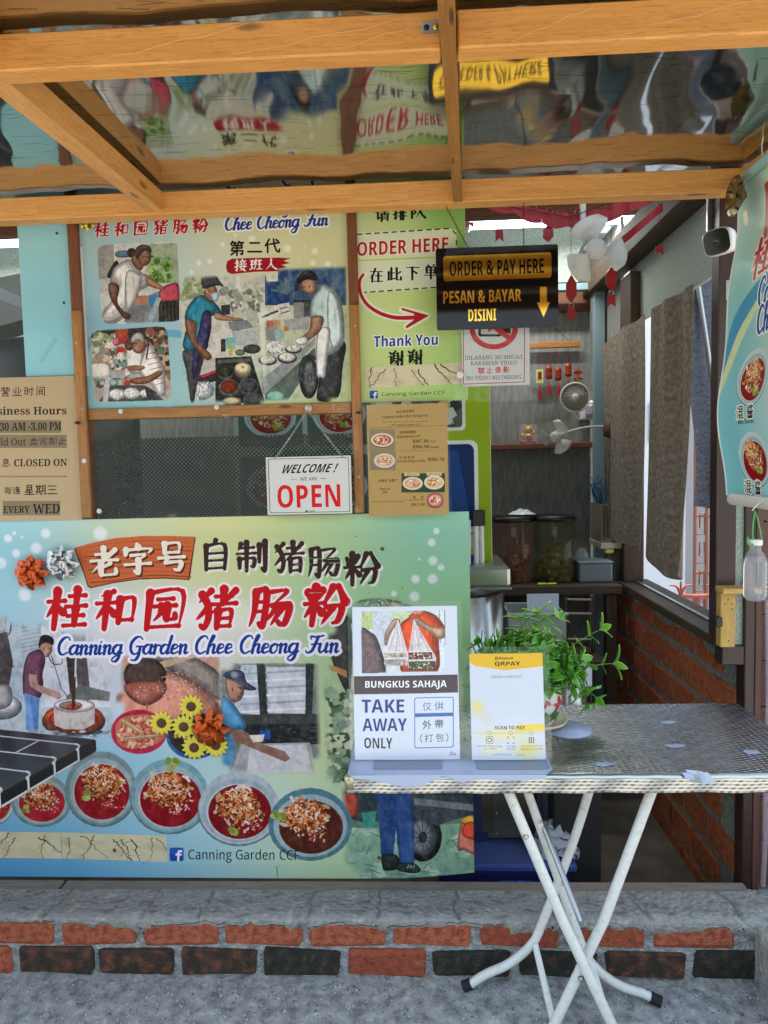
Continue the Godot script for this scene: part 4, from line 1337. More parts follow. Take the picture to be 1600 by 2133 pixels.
# hanging vinyl with dishes, seen at a slant: u along the wall towards the street, v down
func art_vinyl() -> Texture2D:
	var a := Art.new([V(0, 0), V(700, 0), V(700, 900), V(0, 900)], 900)
	a.tint([0, 1, 2, 3], [0, 1, 2, 3], [["b9d8c8", "d4dcbc", "dbe0c4", "d4dcb4"], ["94c8c4", "c4d8c8", "e0e4d4", "d8e0c0"], ["86c2c8", "b4d4cc", "d8e0d0", "cfdcb8"], ["80c0c8", "a8d2d0", "cce0d4", "c4dcb8"]])
	a.poly("0,470 40,370 160,300 330,280 330,320 180,345 70,430 0,560", "4f9cc0", true); a.poly("0,540 60,420 180,340 190,352 80,450 0,600", "d6dfae", true)
	a.poly("150,40 480,10 700,20 700,150 160,190", "b5512a"); a.hans("老字号", 240, 105, 540, 85, 120, "ece9cf", 14, true)
	a.hans("桂和园猪肠粉", 175, 235, 640, 225, 110, "c4161f", 14, true, 5, "f1efe6", 0.1)
	a.script("Canning Garden", 170, 370, 640, 362, 74, "16408f", 6.0, "f1f4f2", 15.0); a.script("Chee Cheong Fun", 165, 440, 660, 432, 70, "16408f", 6.0, "f1f4f2", 15.0)
	for c in [[180, 560], [420, 560], [620, 560], [180, 790], [420, 790], [620, 790]]:
		a.plate(c[0], c[1], 92, 78, "c9d6d4", "d5dcd8", "8f121b", V(0.3, 0.5))
	for y in [655, 870]:
		for i in 3:
			a.hans("混酱", 120 + i * 230, y, 180 + i * 230, y, 40, "221f1c", 10, false, 4, "f2efe2"); a.text(["Mix Sauces", "Sweet Sauce", "Curry"][i], 110 + i * 230, y + 20, 200 + i * 230, y + 34, "221f1c", font(true))
	return a.tex()

# printed board inside the shop: a cook at the cart, dark blue awning
func art_inner() -> Texture2D:
	var a := Art.new([V(0, 0), V(300, 0), V(300, 1000), V(0, 1000)], 400)
	a.tint([0, 1], [0, 1, 2], [["b8d048", "98b428"], ["a8c838", "8aa820"], ["94b430", "7c9c1c"]])
	a.rect(-20, 20, 225, 170, "e4e8dc", 14); a.rect(-20, 20, 215, 160, "5a6460", 10)
	a.clutter(0, 30, 200, 150, ["c9cec8", "3a3c3c", "8a9490", "22383c", "6a3a2c"], 70, 6, 26); a.ell(110, 120, 26, 18, "4a3a30"); a.ell(160, 90, 20, 14, "c2ae5c")
	a.rect(-20, 200, 262, 1000, "e4e8dc", 26); a.rect(-20, 212, 250, 1000, "c6b8a0", 22); a.rect(-20, 212, 250, 480, "1d3460", 22); a.poly("120,230 200,230 240,470 100,470", "234a86")
	a.poly("0,480 250,470 250,620 0,620", "c9ccc4"); a.poly("0,560 250,540 250,580 0,600", "a9c040"); for_lines(a)
	a.poly("10,470 60,460 90,520 95,620 60,640 0,640", "a9c6cc", true); a.poly("20,630 90,610 80,880 30,890 10,760", "2e3c58", true); a.ell(30, 440, 26, 30, "9a6c54"); a.poly("10,880 80,880 80,905 10,905", "20242c")
	a.rect(232, 560, 250, 600, "204aa0"); a.line("236,600 232,1000", 6, "4a443c"); a.poly("195,990 250,990 250,820 210,800", "a9c4c8")
	return a.tex()
func for_lines(a: Art) -> void:
	for i in 4:
		a.line("%d,500 %d,760" % [110 + i * 34, 112 + i * 34], 4, "3a3630")
	a.line("60,760 250,740", 6, "3a3630"); a.line("0,500 250,492", 5, "6a6a62")

func art_tub_label() -> Texture2D:
	var a := Art.new([V(460, 975), V(802, 975), V(802, 1140), V(460, 1140)], 340, hx("2a6ab8"))
	a.rect(555, 1000, 800, 1140, "d8e6f0", 8); a.ell(630, 1085, 46, 34, "3f8a3c"); a.ell(640, 1080, 30, 20, "6ab04c"); a.ell(700, 1100, 20, 16, "b8506c"); a.ell(740, 1100, 18, 14, "7a9a4c")
	a.script("oneFun", 575, 1020, 725, 1016, 26, "c8325c", 2.5, "ffffff", 14.0); a.line("530,985 530,1100", 4, "c83c3c"); a.rect(460, 975, 480, 1140, "1f549c")
	return a.tex()

# printed stone film: pale slab with dark branching veins
func art_marble(seed_: int, w: float, h: float) -> Texture2D:
	var a := Art.new([V(0, 0), V(w, 0), V(w, h), V(0, h)], 640, hx("cfc3a2"))
	a.r.seed = seed_
	for i in 14:
		a.soft(a.r.randf() * w, a.r.randf() * h, 70, 40, ["b8a98a", "dcd2b6", "9f927a"][i % 3], 0.4)
	for i in 8:
		var p := V((i + a.r.randf()) * w / 8, a.r.randf() * h * 0.25)
		var d := Vector2(a.r.randf_range(-0.6, 0.9), 0.7)
		var wd := a.r.randf_range(4, 9)
		for j in 16:
			var n := p + d.rotated(a.r.randf_range(-0.7, 0.7)) * h * 0.09
			a.line(PackedVector2Array([p, n]), wd, ["33271c", "4a3a2a", "221a14"][j % 3])
			if a.r.randf() < 0.55:
				var e := n
				var g := d.rotated(a.r.randf_range(-1.6, 1.6))
				for m in 5:
					var f := e + g.rotated(a.r.randf_range(-0.6, 0.6)) * h * 0.06
					a.line(PackedVector2Array([e, f]), wd * 0.35, "7a6a52")
					e = f
			p = n
			wd = maxf(1.2, wd * 0.95)
	return a.tex()

func printed(t: Texture2D, rough := 0.4) -> StandardMaterial3D:
	var m := mat(Color.WHITE, rough)
	m.albedo_texture = t
	m.texture_repeat = false
	m.metallic_specular = 0.22
	return m
func tinted(m: StandardMaterial3D, c: Color) -> StandardMaterial3D:
	m.albedo_color = c
	return m
# flat printed face on a thin board; corners in metres
func board_face(x0: float, x1: float, y0: float, y1: float, z: float) -> B:
	return B.new().sheet(6, 6, func(u, v): return Vector3(lerpf(x0, x1, u), lerpf(y1, y0, v), z), Vector3.BACK)
func clear_mat(alpha := 0.06, rough := 0.04, c := Color(0.95, 0.97, 0.98)) -> StandardMaterial3D:
	var m := mat(Color(c, alpha), rough)
	m.transparency = BaseMaterial3D.TRANSPARENCY_ALPHA
	m.metallic_specular = 0.3
	return m
func screw(parent: Node, x: float, y: float, z: float, r := 0.0045, m: Material = null) -> void:
	part(parent, "screw", B.new().at(rot(Vector3(x, y, z), Vector3(90, 0, 0))).lathe([V(r, 0), V(r, 0.0015), V(r * 0.6, 0.003), V(0, 0.003)], 10), m if m else M.zinc)

func make_materials() -> void:
	M.beam = wood(11, hx("d28f48"), hx("eaac5e"), hx("b4763a"), 0.5, 0.15)
	M.beam_b = wood(19, hx("d08c42"), hx("e6a454"), hx("b07236"), 0.5, 0.15)
	M.post = wood(23, hx("6a3a1e"), hx("8c5028"), hx("4a2614"), 0.5)
	M.post_pale = wood(29, hx("93602c"), hx("b57c3e"), hx("5a3414"), 0.5)
	M.pale_wood = wood(31, hx("a8843f"), hx("c09c54"), hx("8a6a34"), 0.55)
	M.dark_wood = wood(37, hx("3a2c1e"), hx("57422c"), hx("241a12"), 0.7)
	M.shelf_wood = wood(41, hx("5f3520"), hx("7c482c"), hx("44240f"), 0.6)
	M.weathered = wood(43, hx("75685d"), hx("978a7c"), hx("5a483c"), 0.85)
	M.zinc = mat(hx("a9abac"), 0.35, 0.9)
	M.steel = mat(hx("b9bbb8"), 0.28, 1.0)
	M.steel_bump = mat(hx("a8aaa6"), 0.36, 1.0)
	M.steel_bump.roughness_texture = ntex(3, 0.02, [[0.0, Color(0.4, 0.4, 0.4)], [1.0, Color(1, 1, 1)]], 4, 256)
	M.black = mat(hx("141416"), 0.35)
	M.rubber = mat(hx("1b1c1f"), 0.8)
	M.white = mat(hx("d9d9d4"), 0.4)
	M.offwhite = mat(hx("c9c6bd"), 0.5)
	M.red = mat(hx("94101a"), 0.55)
	M.redgloss = mat(hx("981018"), 0.3)
	M.gold = mat(hx("e8b844"), 0.1, 1.0)
	M.dark = mat(hx("2a2826"), 0.9)
	M.brown_paint = mat(hx("33211c"), 0.35)
	M.brown_paint.heightmap_enabled = true
	M.brown_paint.heightmap_texture = ntex(5, 0.02, [], 3, 256)
	M.brown_paint.heightmap_scale = 0.05
	M.brown_wall = wood(47, hx("4e2f28"), hx("5f3c33"), hx("3f2620"), 0.55)
	M.edge_white = mat(hx("d8d8d0"), 0.5)
	var conc := ntex(61, 0.03, [[0.0, hx("5f5e5b")], [0.3, hx("8a8884")], [0.5, hx("9e9c98")], [0.7, hx("aaa8a3")], [1.0, hx("d2cfc8")]], 8, 1024, 16.0)
	var cbump := ntex(62, 0.09, [], 5, 512)
	M.ground = tri_mat(conc, 0.92, 0.55, cbump, 0.25)
	M.plaster = tri_mat(ntex(65, 0.02, [[0.0, hx("5c5a56")], [0.3, hx("84827d")], [0.5, hx("a09d96")], [0.62, hx("8c8a86")], [0.8, hx("a8a59c")], [1.0, hx("c8c2b2")]], 7, 512, 22.0), 0.95, 1.3, ntex(69, 0.06, [], 6, 512), 0.7)
	M.mortar = tri_mat(ntex(66, 0.03, [[0.0, hx("7a7a78")], [0.5, hx("9c9c9a")], [1.0, hx("c0bfba")]], 5, 512), 0.95, 2.0, ntex(67, 0.08, [], 5, 512), 0.7)
	M.mortar_dark = tri_mat(ntex(68, 0.03, [[0.0, hx("5c5d5a")], [0.5, hx("74756f")], [1.0, hx("898a82")]], 5, 512), 0.95, 2.0, ntex(67, 0.05, [], 5, 512), 0.9)
	var bb_ := ntex(71, 0.11, [], 5, 512)
	M.brick = tri_mat(ntex(72, 0.03, [[0.0, hx("6e3222")], [0.3, hx("96482e")], [0.55, hx("a9573a")], [0.75, hx("b8684a")], [0.9, hx("8f4a34")], [1.0, hx("c7a490")]], 6, 512, 8.0), 0.92, 2.2, bb_, 0.55)
	M.brick_b = tri_mat(ntex(73, 0.03, [[0.0, hx("5e2c20")], [0.3, hx("8a4028")], [0.6, hx("a04c30")], [0.8, hx("93523c")], [1.0, hx("b48c7a")]], 6, 512, 8.0), 0.92, 2.2, bb_, 0.55)
	M.brick_moss = tri_mat(ntex(74, 0.018, [[0.0, hx("28231b")], [0.38, hx("382e23")], [0.58, hx("523729")], [0.78, hx("70422e")], [0.9, hx("86503a")], [1.0, hx("8f8478")]], 6, 512, 14.0), 0.95, 2.2, bb_, 0.6)
	M.brick_black = tri_mat(ntex(75, 0.025, [[0.0, hx("1d1b17")], [0.5, hx("2c2a24")], [0.72, hx("3a352b")], [0.86, hx("5c3626")], [1.0, hx("6e6a60")]], 6, 512, 10.0), 0.96, 2.2, bb_, 0.6)
	M.brick_in = tri_mat(ntex(76, 0.03, [[0.0, hx("6a331c")], [0.4, hx("93491f")], [0.7, hx("a4562c")], [1.0, hx("b67048")]], 5, 512, 8.0), 0.9, 2.0, bb_, 0.6)
	M.cement_board = tri_mat(ntex(81, 0.02, [[0.0, hx("6d6e68")], [0.5, hx("7f807a")], [1.0, hx("93938c")]], 5, 512), 0.9, 1.4, null)
	M.cement_board.uv1_scale = Vector3(3.5, 0.7, 3.5)
	M.panel_rough = tri_mat(ntex(83, 0.08, [[0.0, hx("8f9a90")], [0.5, hx("a8b2a6")], [1.0, hx("b8c0b4")]], 4, 512), 0.9, 2.0, ntex(84, 0.12, [], 3, 512), 0.5)
	M.floor = tri_mat(ntex(85, 0.015, [[0.0, hx("4a443c")], [0.5, hx("5c554b")], [1.0, hx("6c655a")]], 5, 512), 0.85, 0.8)
	M.tube_white = tri_mat(ntex(87, 0.02, [[0.0, hx("b5a37c")], [0.2, hx("cfc9b4")], [0.4, hx("d9d8d0")], [1.0, hx("dedede")]], 5, 512, 10.0), 0.35, 4.0)
	M.rust = mat(hx("7a3e1c"), 0.9)
	M.cloth = tri_mat(ntex(88, 0.03, [[0.0, hx("5f554b")], [0.45, hx("7c7063")], [0.7, hx("8c7f70")], [1.0, hx("a89b8c")]], 5, 512, 6.0), 1.0, 2.2, ntex(89, 0.25, [], 2, 512), 0.15)
	M.clear_film = clear_mat(0.006, 0.02)
	M.clear_film.metallic_specular = 0.7
	# embossed silver film of the table top
	var fi := Image.create(128, 128, false, Image.FORMAT_L8)
	for y in 128:
		for x in 128:
			var s := float((x + (32 if (y / 16) % 2 else 0)) % 64) / 64.0
			var q := float(y % 16) / 16.0
			fi.set_pixel(x, y, Color.WHITE * (0.5 + 0.5 * sin(s * TAU) * sin(q * PI)))
	var ft := ImageTexture.create_from_image(fi)
	M.foil = mat(hx("bcc0c4"), 0.33, 1.0)
	M.foil.heightmap_enabled = true
	M.foil.heightmap_texture = ft
	M.foil.heightmap_scale = 0.24
	M.foil.uv1_scale = Vector3(17, 10, 1)
	M.foil.roughness_texture = ntex(90, 0.006, [[0.0, Color(0.6, 0.6, 0.6)], [1.0, Color(1, 1, 1)]], 4, 256)
	# tumbling-block print on the folded edge
	var ei := Image.create(96, 56, false, Image.FORMAT_RGB8)
	ei.fill(hx("b4b3ae"))
	for j in 4:
		for i in 6:
			var ox := i * 16 + (8 if j % 2 else 0)
			for y in 14:
				for x in 16:
					var px := (ox + x) % 96
					var lit := x < 8
					var top := y < 5 - absi(x - 8) * 0.6 + 4 and y < 7
					ei.set_pixel(px, j * 14 + y, hx("d0cfca") if top else (hx("a9a8a4") if lit else hx("6c6b68") if (i * 7 + j * 3) % 4 else hx("94938f")))
	M.edge_foil = mat(Color.WHITE, 0.3, 0.85)
	M.edge_foil.albedo_texture = ImageTexture.create_from_image(ei)
	M.edge_foil.uv1_scale = Vector3(11.0, 1.0, 1)
	# brushed reflective ceiling sheet
	M.mirror = mat(hx("c2c5c3"), 0.08, 1.0)
	var mi := Image.create(2048, 720, false, Image.FORMAT_RGB8)
	mi.fill(hx("f4f4f4"))
	var mr := RandomNumberGenerator.new()
	mr.seed = 91
	for i in 1500:
		var px := mr.randi() % 2048
		var py := float(mr.randi() % 720)
		var sl := mr.randf_range(-0.25, 0.25)
		var tone: Color = [hx("4a4a48"), hx("6a6a68"), hx("8c8c8a"), hx("ffffff")][mr.randi() % 4]
		for j in mr.randi_range(6, 46):
			mi.fill_rect(Rect2i(px + j, int(py + sl * j), 1, 1), tone)
	M.mirror.albedo_texture = ImageTexture.create_from_image(mi)
	M.mirror.uv1_scale = Vector3(1, 1, 1)
	M.mirror.roughness_texture = ntex(92, 0.03, [[0.0, Color(0.7, 0.7, 0.7)], [1.0, Color(1, 1, 1)]], 4, 256)
	# perforated blackout film
	var pi := Image.create(32, 32, false, Image.FORMAT_RGBA8)
	pi.fill(Color(0.06, 0.06, 0.065, 1))
	for y in 32:
		for x in 32:
			for c in [[8, 8], [24, 24]]:
				if Vector2(x - c[0], y - c[1]).length() < 5.2:
					pi.set_pixel(x, y, Color(0.06, 0.06, 0.065, 0))
	M.perf = mat(Color.WHITE, 0.5)
	M.perf.albedo_texture = ImageTexture.create_from_image(pi)
	M.perf.transparency = BaseMaterial3D.TRANSPARENCY_ALPHA_SCISSOR
	M.perf.alpha_scissor_threshold = 0.5
	M.perf.uv1_scale = Vector3(62, 19, 1)

func camera_and_light() -> void:
	var cam := Camera3D.new()
	cam.name = "camera"
	cam.position = Vector3(0, 1.53, 2.2)
	cam.basis = Basis(Vector3.UP, deg_to_rad(2.53)) * Basis(Vector3.RIGHT, deg_to_rad(-4.0)) * Basis(Vector3.BACK, deg_to_rad(-1.35))
	cam.fov = 72.68
	cam.near = 0.02
	cam.far = 400.0
	cam.current = true
	add_child(cam)
	var sky := ProceduralSkyMaterial.new()
	sky.sky_top_color = hx("a4bedc")
	sky.sky_horizon_color = hx("f2f3f2")
	sky.sky_curve = 0.2
	sky.ground_bottom_color = hx("8c8a86")
	sky.ground_horizon_color = hx("c9ccd0")
	var s := Sky.new()
	s.sky_material = sky
	var e := Environment.new()
	e.background_mode = Environment.BG_SKY
	e.sky = s
	e.tonemap_mode = Environment.TONE_MAPPER_LINEAR
	e.tonemap_exposure = 3.15
	e.sdfgi_enabled = true
	e.ssao_enabled = true
	e.ssil_enabled = true
	var we := WorldEnvironment.new()
	we.name = "world"
	we.environment = e
	add_child(we)
	var sun := DirectionalLight3D.new()
	sun.name = "sun"
	sun.light_energy = 1.5
	sun.light_color = hx("fff3df")
	sun.light_angular_distance = 0.5
	sun.shadow_enabled = true
	sun.basis = Basis.looking_at(Vector3(-0.12, -1.0, 0.3))
	add_child(sun)

# ---------------------------------------------------------------- setting
func setting() -> void:
	structure("ground", B.new().sheet(2, 2, func(u, v): return Vector3(lerpf(-90, 90, u), 0, lerpf(0.1, 120, v)), Vector3.UP), M.ground)
	structure("yard_ground", B.new().sheet(2, 2, func(u, v): return Vector3(lerpf(1.35, 90, u), 0, lerpf(-60, 0.098, v)), Vector3.UP), M.ground)
	structure("floor", bb(Vector3(-2.6, -0.16, -1.9), Vector3(1.03, -0.06, 0.05), 0), M.floor)
	structure("ceiling", bb(Vector3(-2.7, 2.86, -1.95), Vector3(1.4, 2.9, 0.06), 0), mat(hx("cfd2cc"), 0.8))

func parapet() -> void:
	var t := thing("brick_parapet", "low red brick wall with grey mortar along the pavement under the big board", "brick wall", Vector3(-0.5, 0, 0.15))
	var r := RandomNumberGenerator.new()
	r.seed = 8
	part(t, "mortar", B.new().box(Vector3(-2.6, -0.1, 0.0), Vector3(1.13, 0.135, 0.2), 0.004), M.mortar)
	part(t, "mortar", B.new().box(Vector3(-2.6, -0.1, 0.19), Vector3(1.13, 0.178, 0.231), 0.004), M.mortar)
	var shapes := []
	for i in 6:
		shapes.append(B.new().box(Vector3(-0.114, -0.04, -0.03), Vector3(0.114, 0.04, 0.03), 0.008, 0.005, r).mesh())
	var half := B.new().box(Vector3(-0.07, -0.042, -0.03), Vector3(0.07, 0.042, 0.03), 0.007, 0.003, r).mesh()
	for c in 2:
		var x := -2.37 if c == 0 else -2.49
		while x < 1.1:
			var m: Material
			if c == 1:
				m = M.brick if r.randf() < 0.6 else M.brick_b
			else:
				var q := int(round((x + 1.37) / 0.25))
				m = [M.brick, M.brick_moss, M.brick_moss, M.brick_moss, M.brick_black, M.brick_b, M.brick_black, M.brick_black, M.brick_moss, M.brick_black][clampi(q, 0, 9)]
			if x < 1.02:
				var o := part(t, "brick", shapes[r.randi() % 6], m)
				o.position += Vector3(x, 0.052 if c == 0 else 0.146, 0.212 + r.randf_range(-0.002, 0.002))
				o.rotation.z = r.randf_range(-0.012, 0.012)
			x += 0.252 + r.randf_range(-0.004, 0.004)
	var e := part(t, "brick", half, M.brick_black)
	e.position += Vector3(1.05, 0.052, 0.21)
	# plaster bed: its front lip runs ragged over the brick tops
	var n := FastNoiseLite.new()
	n.seed = 4
	n.frequency = 2.2
	n.fractal_octaves = 4
	var lip := func(x: float) -> float: return 0.172 + 0.03 * n.get_noise_1d(x) + 0.014 * n.get_noise_1d(x * 7.0) - (0.02 if x > 0.25 else 0.0)
	var crack := []
	for i in 13:
		crack.append(-2.2 + i * 0.26 + r.randf_range(-0.06, 0.06))
	part(t, "plaster", B.new().sheet(640, 9, func(u, v):
		var x := lerpf(-2.6, 1.13, u)
		var w := n.get_noise_2d(x * 3.0, v * 3.0) * 0.004
		for c in crack:
			if absf(x - c - 0.02 * n.get_noise_2d(c * 9.0, v * 6.0)) < 0.0032:
				w -= 0.009
		if v < 0.55:
			return Vector3(x, 0.176 + v * 0.046 + w, 0.08 + v / 0.55 * 0.17 + w)
		var k: float = (v - 0.55) / 0.45
		return Vector3(x, lerpf(0.2, lip.call(x), k) + w * 0.5, 0.2535 + 0.002 * sin(k * PI) - (0.009 * k * k)), Vector3(0, 1, 0.6), 0.02), M.plaster)
	# crumbling mortar fillet at the foot and loose grit on the pavement
	part(t, "mortar_fillet", B.new().sheet(420, 4, func(u, v):
		var x := lerpf(-2.6, 1.0, u)
		var k: float = 0.5 + 0.9 * n.get_noise_1d(x * 5.0 + 40.0) + 0.4 * n.get_noise_1d(x * 23.0)
		return Vector3(x, 0.002 + maxf(0.0, 0.016 * k) * (1.0 - v) + 0.002 * n.get_noise_2d(x * 30.0, v * 9.0), 0.228 + v * (0.018 + 0.03 * maxf(0.0, k))), Vector3(0, 1, 0.5), 0.004), M.plaster)
	var grit := MultiMeshInstance3D.new()
	grit.name = "grit"
	var mm := MultiMesh.new()
	mm.transform_format = MultiMesh.TRANSFORM_3D
	mm.use_colors = true
	mm.mesh = B.new().box(Vector3(-1, -0.7, -1), Vector3(1, 0.7, 1), 0.5, 0.2, r).mesh()
	mm.instance_count = 24000
	for i in 24000:
		var gz := 0.245 + 0.9 * pow(r.randf(), 1.5)
		var gx := r.randf_range(-1.5, 1.2)
		var gs := 0.0008 + 0.0026 * pow(r.randf(), 4.0)
		mm.set_instance_transform(i, Transform3D(Basis.from_euler(Vector3(r.randf() * 0.6, r.randf() * TAU, r.randf() * 0.6)) * Basis.from_scale(Vector3.ONE * gs), Vector3(gx, 0.0004, gz)))
		var gc := r.randf_range(0.1, 0.5)
		mm.set_instance_color(i, Color(gc, gc, gc * 1.02))
	grit.multimesh = mm
	var gm := mat(Color.WHITE, 0.9)
	gm.vertex_color_use_as_albedo = true
	grit.material_override = gm
	add_child(grit)
	meta(grit, "loose pale grit scattered on the concrete at the wall foot", "grit")
	stuff(grit)
	# weathered sill planks on top
	var s := thing("sill_plank", "long weathered grey brown timber sill under the big printed board", "sill", Vector3(-0.3, 0.15, 0.06))
	part(s, "plank", B.new().box(Vector3(-1.178, 0.14, 0.025), Vector3(1.02, 0.174, 0.1), 0.004, 0.0012, r), M.weathered)
	var s2 := thing("sill_plank", "short end of weathered sill left of the black split", "sill", Vector3(-1.7, 0.15, 0.06))
	part(s2, "plank", B.new().box(Vector3(-2.5, 0.14, 0.024), Vector3(-1.186, 0.175, 0.1), 0.004, 0.0012, r), M.weathered)
	# kerb block at the right
	var k := thing("concrete_block", "rough pale concrete block at the wall foot below the brown planks", "concrete block", Vector3(1.1, 0, 0.35))
	part(k, "block", B.new().sheet(12, 12, func(u, v): return Vector3(lerpf(0.955, 1.6, u) + 0.006 * n.get_noise_2d(u * 4, v * 4), lerpf(0.2, 0.2, v) - 0.02 * (1.0 - u) * (1.0 - u) + 0.006 * n.get_noise_2d(u * 5, v * 5), lerpf(0.242, 0.9, v)), Vector3.UP, 0.26), M.plaster)

func shop_walls() -> void:
	var r := RandomNumberGenerator.new()
	r.seed = 12
	# side wall: brick below, window, panel above
	var t := thing("side_brick_wall", "orange brick side wall with thick grey mortar below the shop window", "brick wall", Vector3(1.1, -0.06, -0.85))
	part(t, "mortar", bb(Vector3(1.036, -0.16, -1.9), Vector3(1.16, 0.868, -0.03), 0.002), M.mortar_dark)
	var shapes := []
	for i in 5:
		shapes.append(B.new().box(Vector3(-0.03, -0.053, -0.104), Vector3(0.03, 0.053, 0.104), 0.006, 0.0035, r).mesh())
	for c in 8:
		var z := -0.16 - (0.115 if c % 2 else 0.0)
		while z > -1.75:
			var o := part(t, "brick", shapes[r.randi() % 5], M.brick_in)
			o.position += Vector3(1.058 + r.randf_range(-0.003, 0.003), -0.01 + 0.13 * c - 0.055, z)
			z -= 0.23 + r.randf_range(-0.006, 0.006)
	part(t, "render_coat", B.new().sheet(30, 3, func(u, v): return Vector3(1.026 + 0.004 * sin(u * 40) * v, 0.89 - v * 0.035 - 0.012 * v * sin(u * 23.0), lerpf(-1.75, -0.03, u)), Vector3.LEFT, 0.02), M.mortar_dark)
	var w := thing("window_frame", "dark timber frame of the open side window over the bricks", "window", Vector3(1.07, 0.9, -0.7))
	part(w, "sill", bb(Vector3(1.0, 0.885, -1.32), Vector3(1.16, 0.92, -0.06), 0.003), M.dark_wood)
	part(w, "post", B.new().box(Vector3(1.02, 0.92, -1.32), Vector3(1.12, 2.15, -1.24), 0.006, 0.002, r), M.dark_wood)
	part(w, "metal_edge", bb(Vector3(1.075, 0.921, -1.23), Vector3(1.09, 0.926, -0.06), 0), M.zinc)
	part(w, "brace", bb(Vector3(1.3, 0.94, -0.4), Vector3(1.34, 0.98, -0.05), 0.002).at(Transform3D()), mat(hx("8c8c8e"), 0.5))
	var p := thing("header_panel", "pale green grey cement panel above the side window", "wall panel", Vector3(1.05, 2.15, -0.6))
	part(p, "panel", bb(Vector3(1.03, 2.14, -1.18), Vector3(1.045, 2.56, -0.06), 0), M.panel_rough)
	part(p, "stud", bb(Vector3(0.985, 2.02, -1.18), Vector3(1.045, 2.36, -1.02), 0.003), M.dark_wood)
	part(p, "back_panel", bb(Vector3(1.031, 0.87, -1.75), Vector3(1.046, 2.7, -1.325), 0), M.cement_board)
	var b := thing("wall_beam", "old dark timber beam running back along the top of the side wall", "beam", Vector3(1.0, 2.42, -0.7))
	part(b, "beam", B.new().box(Vector3(0.93, 2.4, -1.7), Vector3(1.029, 2.53, -0.06), 0.004, 0.002, r), M.dark_wood)
	# back wall
	var k := thing("back_wall", "grey cement board back wall inside the shop", "wall", Vector3(-0.5, -0.06, -1.75))
	part(k, "board", bb(Vector3(-2.6, -0.06, -1.76), Vector3(0.98, 2.47, -1.72), 0), M.cement_board)
	part(k, "recess_board", bb(Vector3(0.9, -0.06, -2.12), Vector3(1.2, 2.86, -2.08), 0), M.cement_board)
	part(k, "header", bb(Vector3(-2.6, 2.474, -1.74), Vector3(0.98, 2.86, -1.64), 0), M.panel_rough)
	part(k, "rail", bb(Vector3(0.2, 2.33, -1.718), Vector3(0.975, 2.45, -1.685), 0.003), M.shelf_wood)
	var l := thing("left_wall", "plain grey end wall at the far left inside the shop", "wall", Vector3(-2.6, -0.06, -0.8))
	part(l, "board", bb(Vector3(-2.66, -0.06, -1.78), Vector3(-2.602, 2.86, 0.05), 0), M.cement_board)
	var f := thing("corner_shelving", "pale blue grey steel angle frame at the back corner", "shelving", Vector3(0.99, 0.0, -1.58))
	part(f, "upright", bb(Vector3(0.962, -0.06, -1.6), Vector3(1.018, 2.415, -1.56), 0.002), mat(hx("7f9299"), 0.45))
	part(f, "crossbar", bb(Vector3(0.1, 2.412, -1.602), Vector3(1.02, 2.448, -1.558), 0.002), mat(hx("7f9299"), 0.45))
	# front wall pieces beyond the frame that close the shop
	var fw := thing("front_infill", "dark plywood infill high behind the awning beam", "wall panel", Vector3(0, 2.4, 0.0))
	part(fw, "panel", bb(Vector3(-2.6, 2.62, -0.03), Vector3(1.2, 2.86, 0.0), 0), M.cement_board)

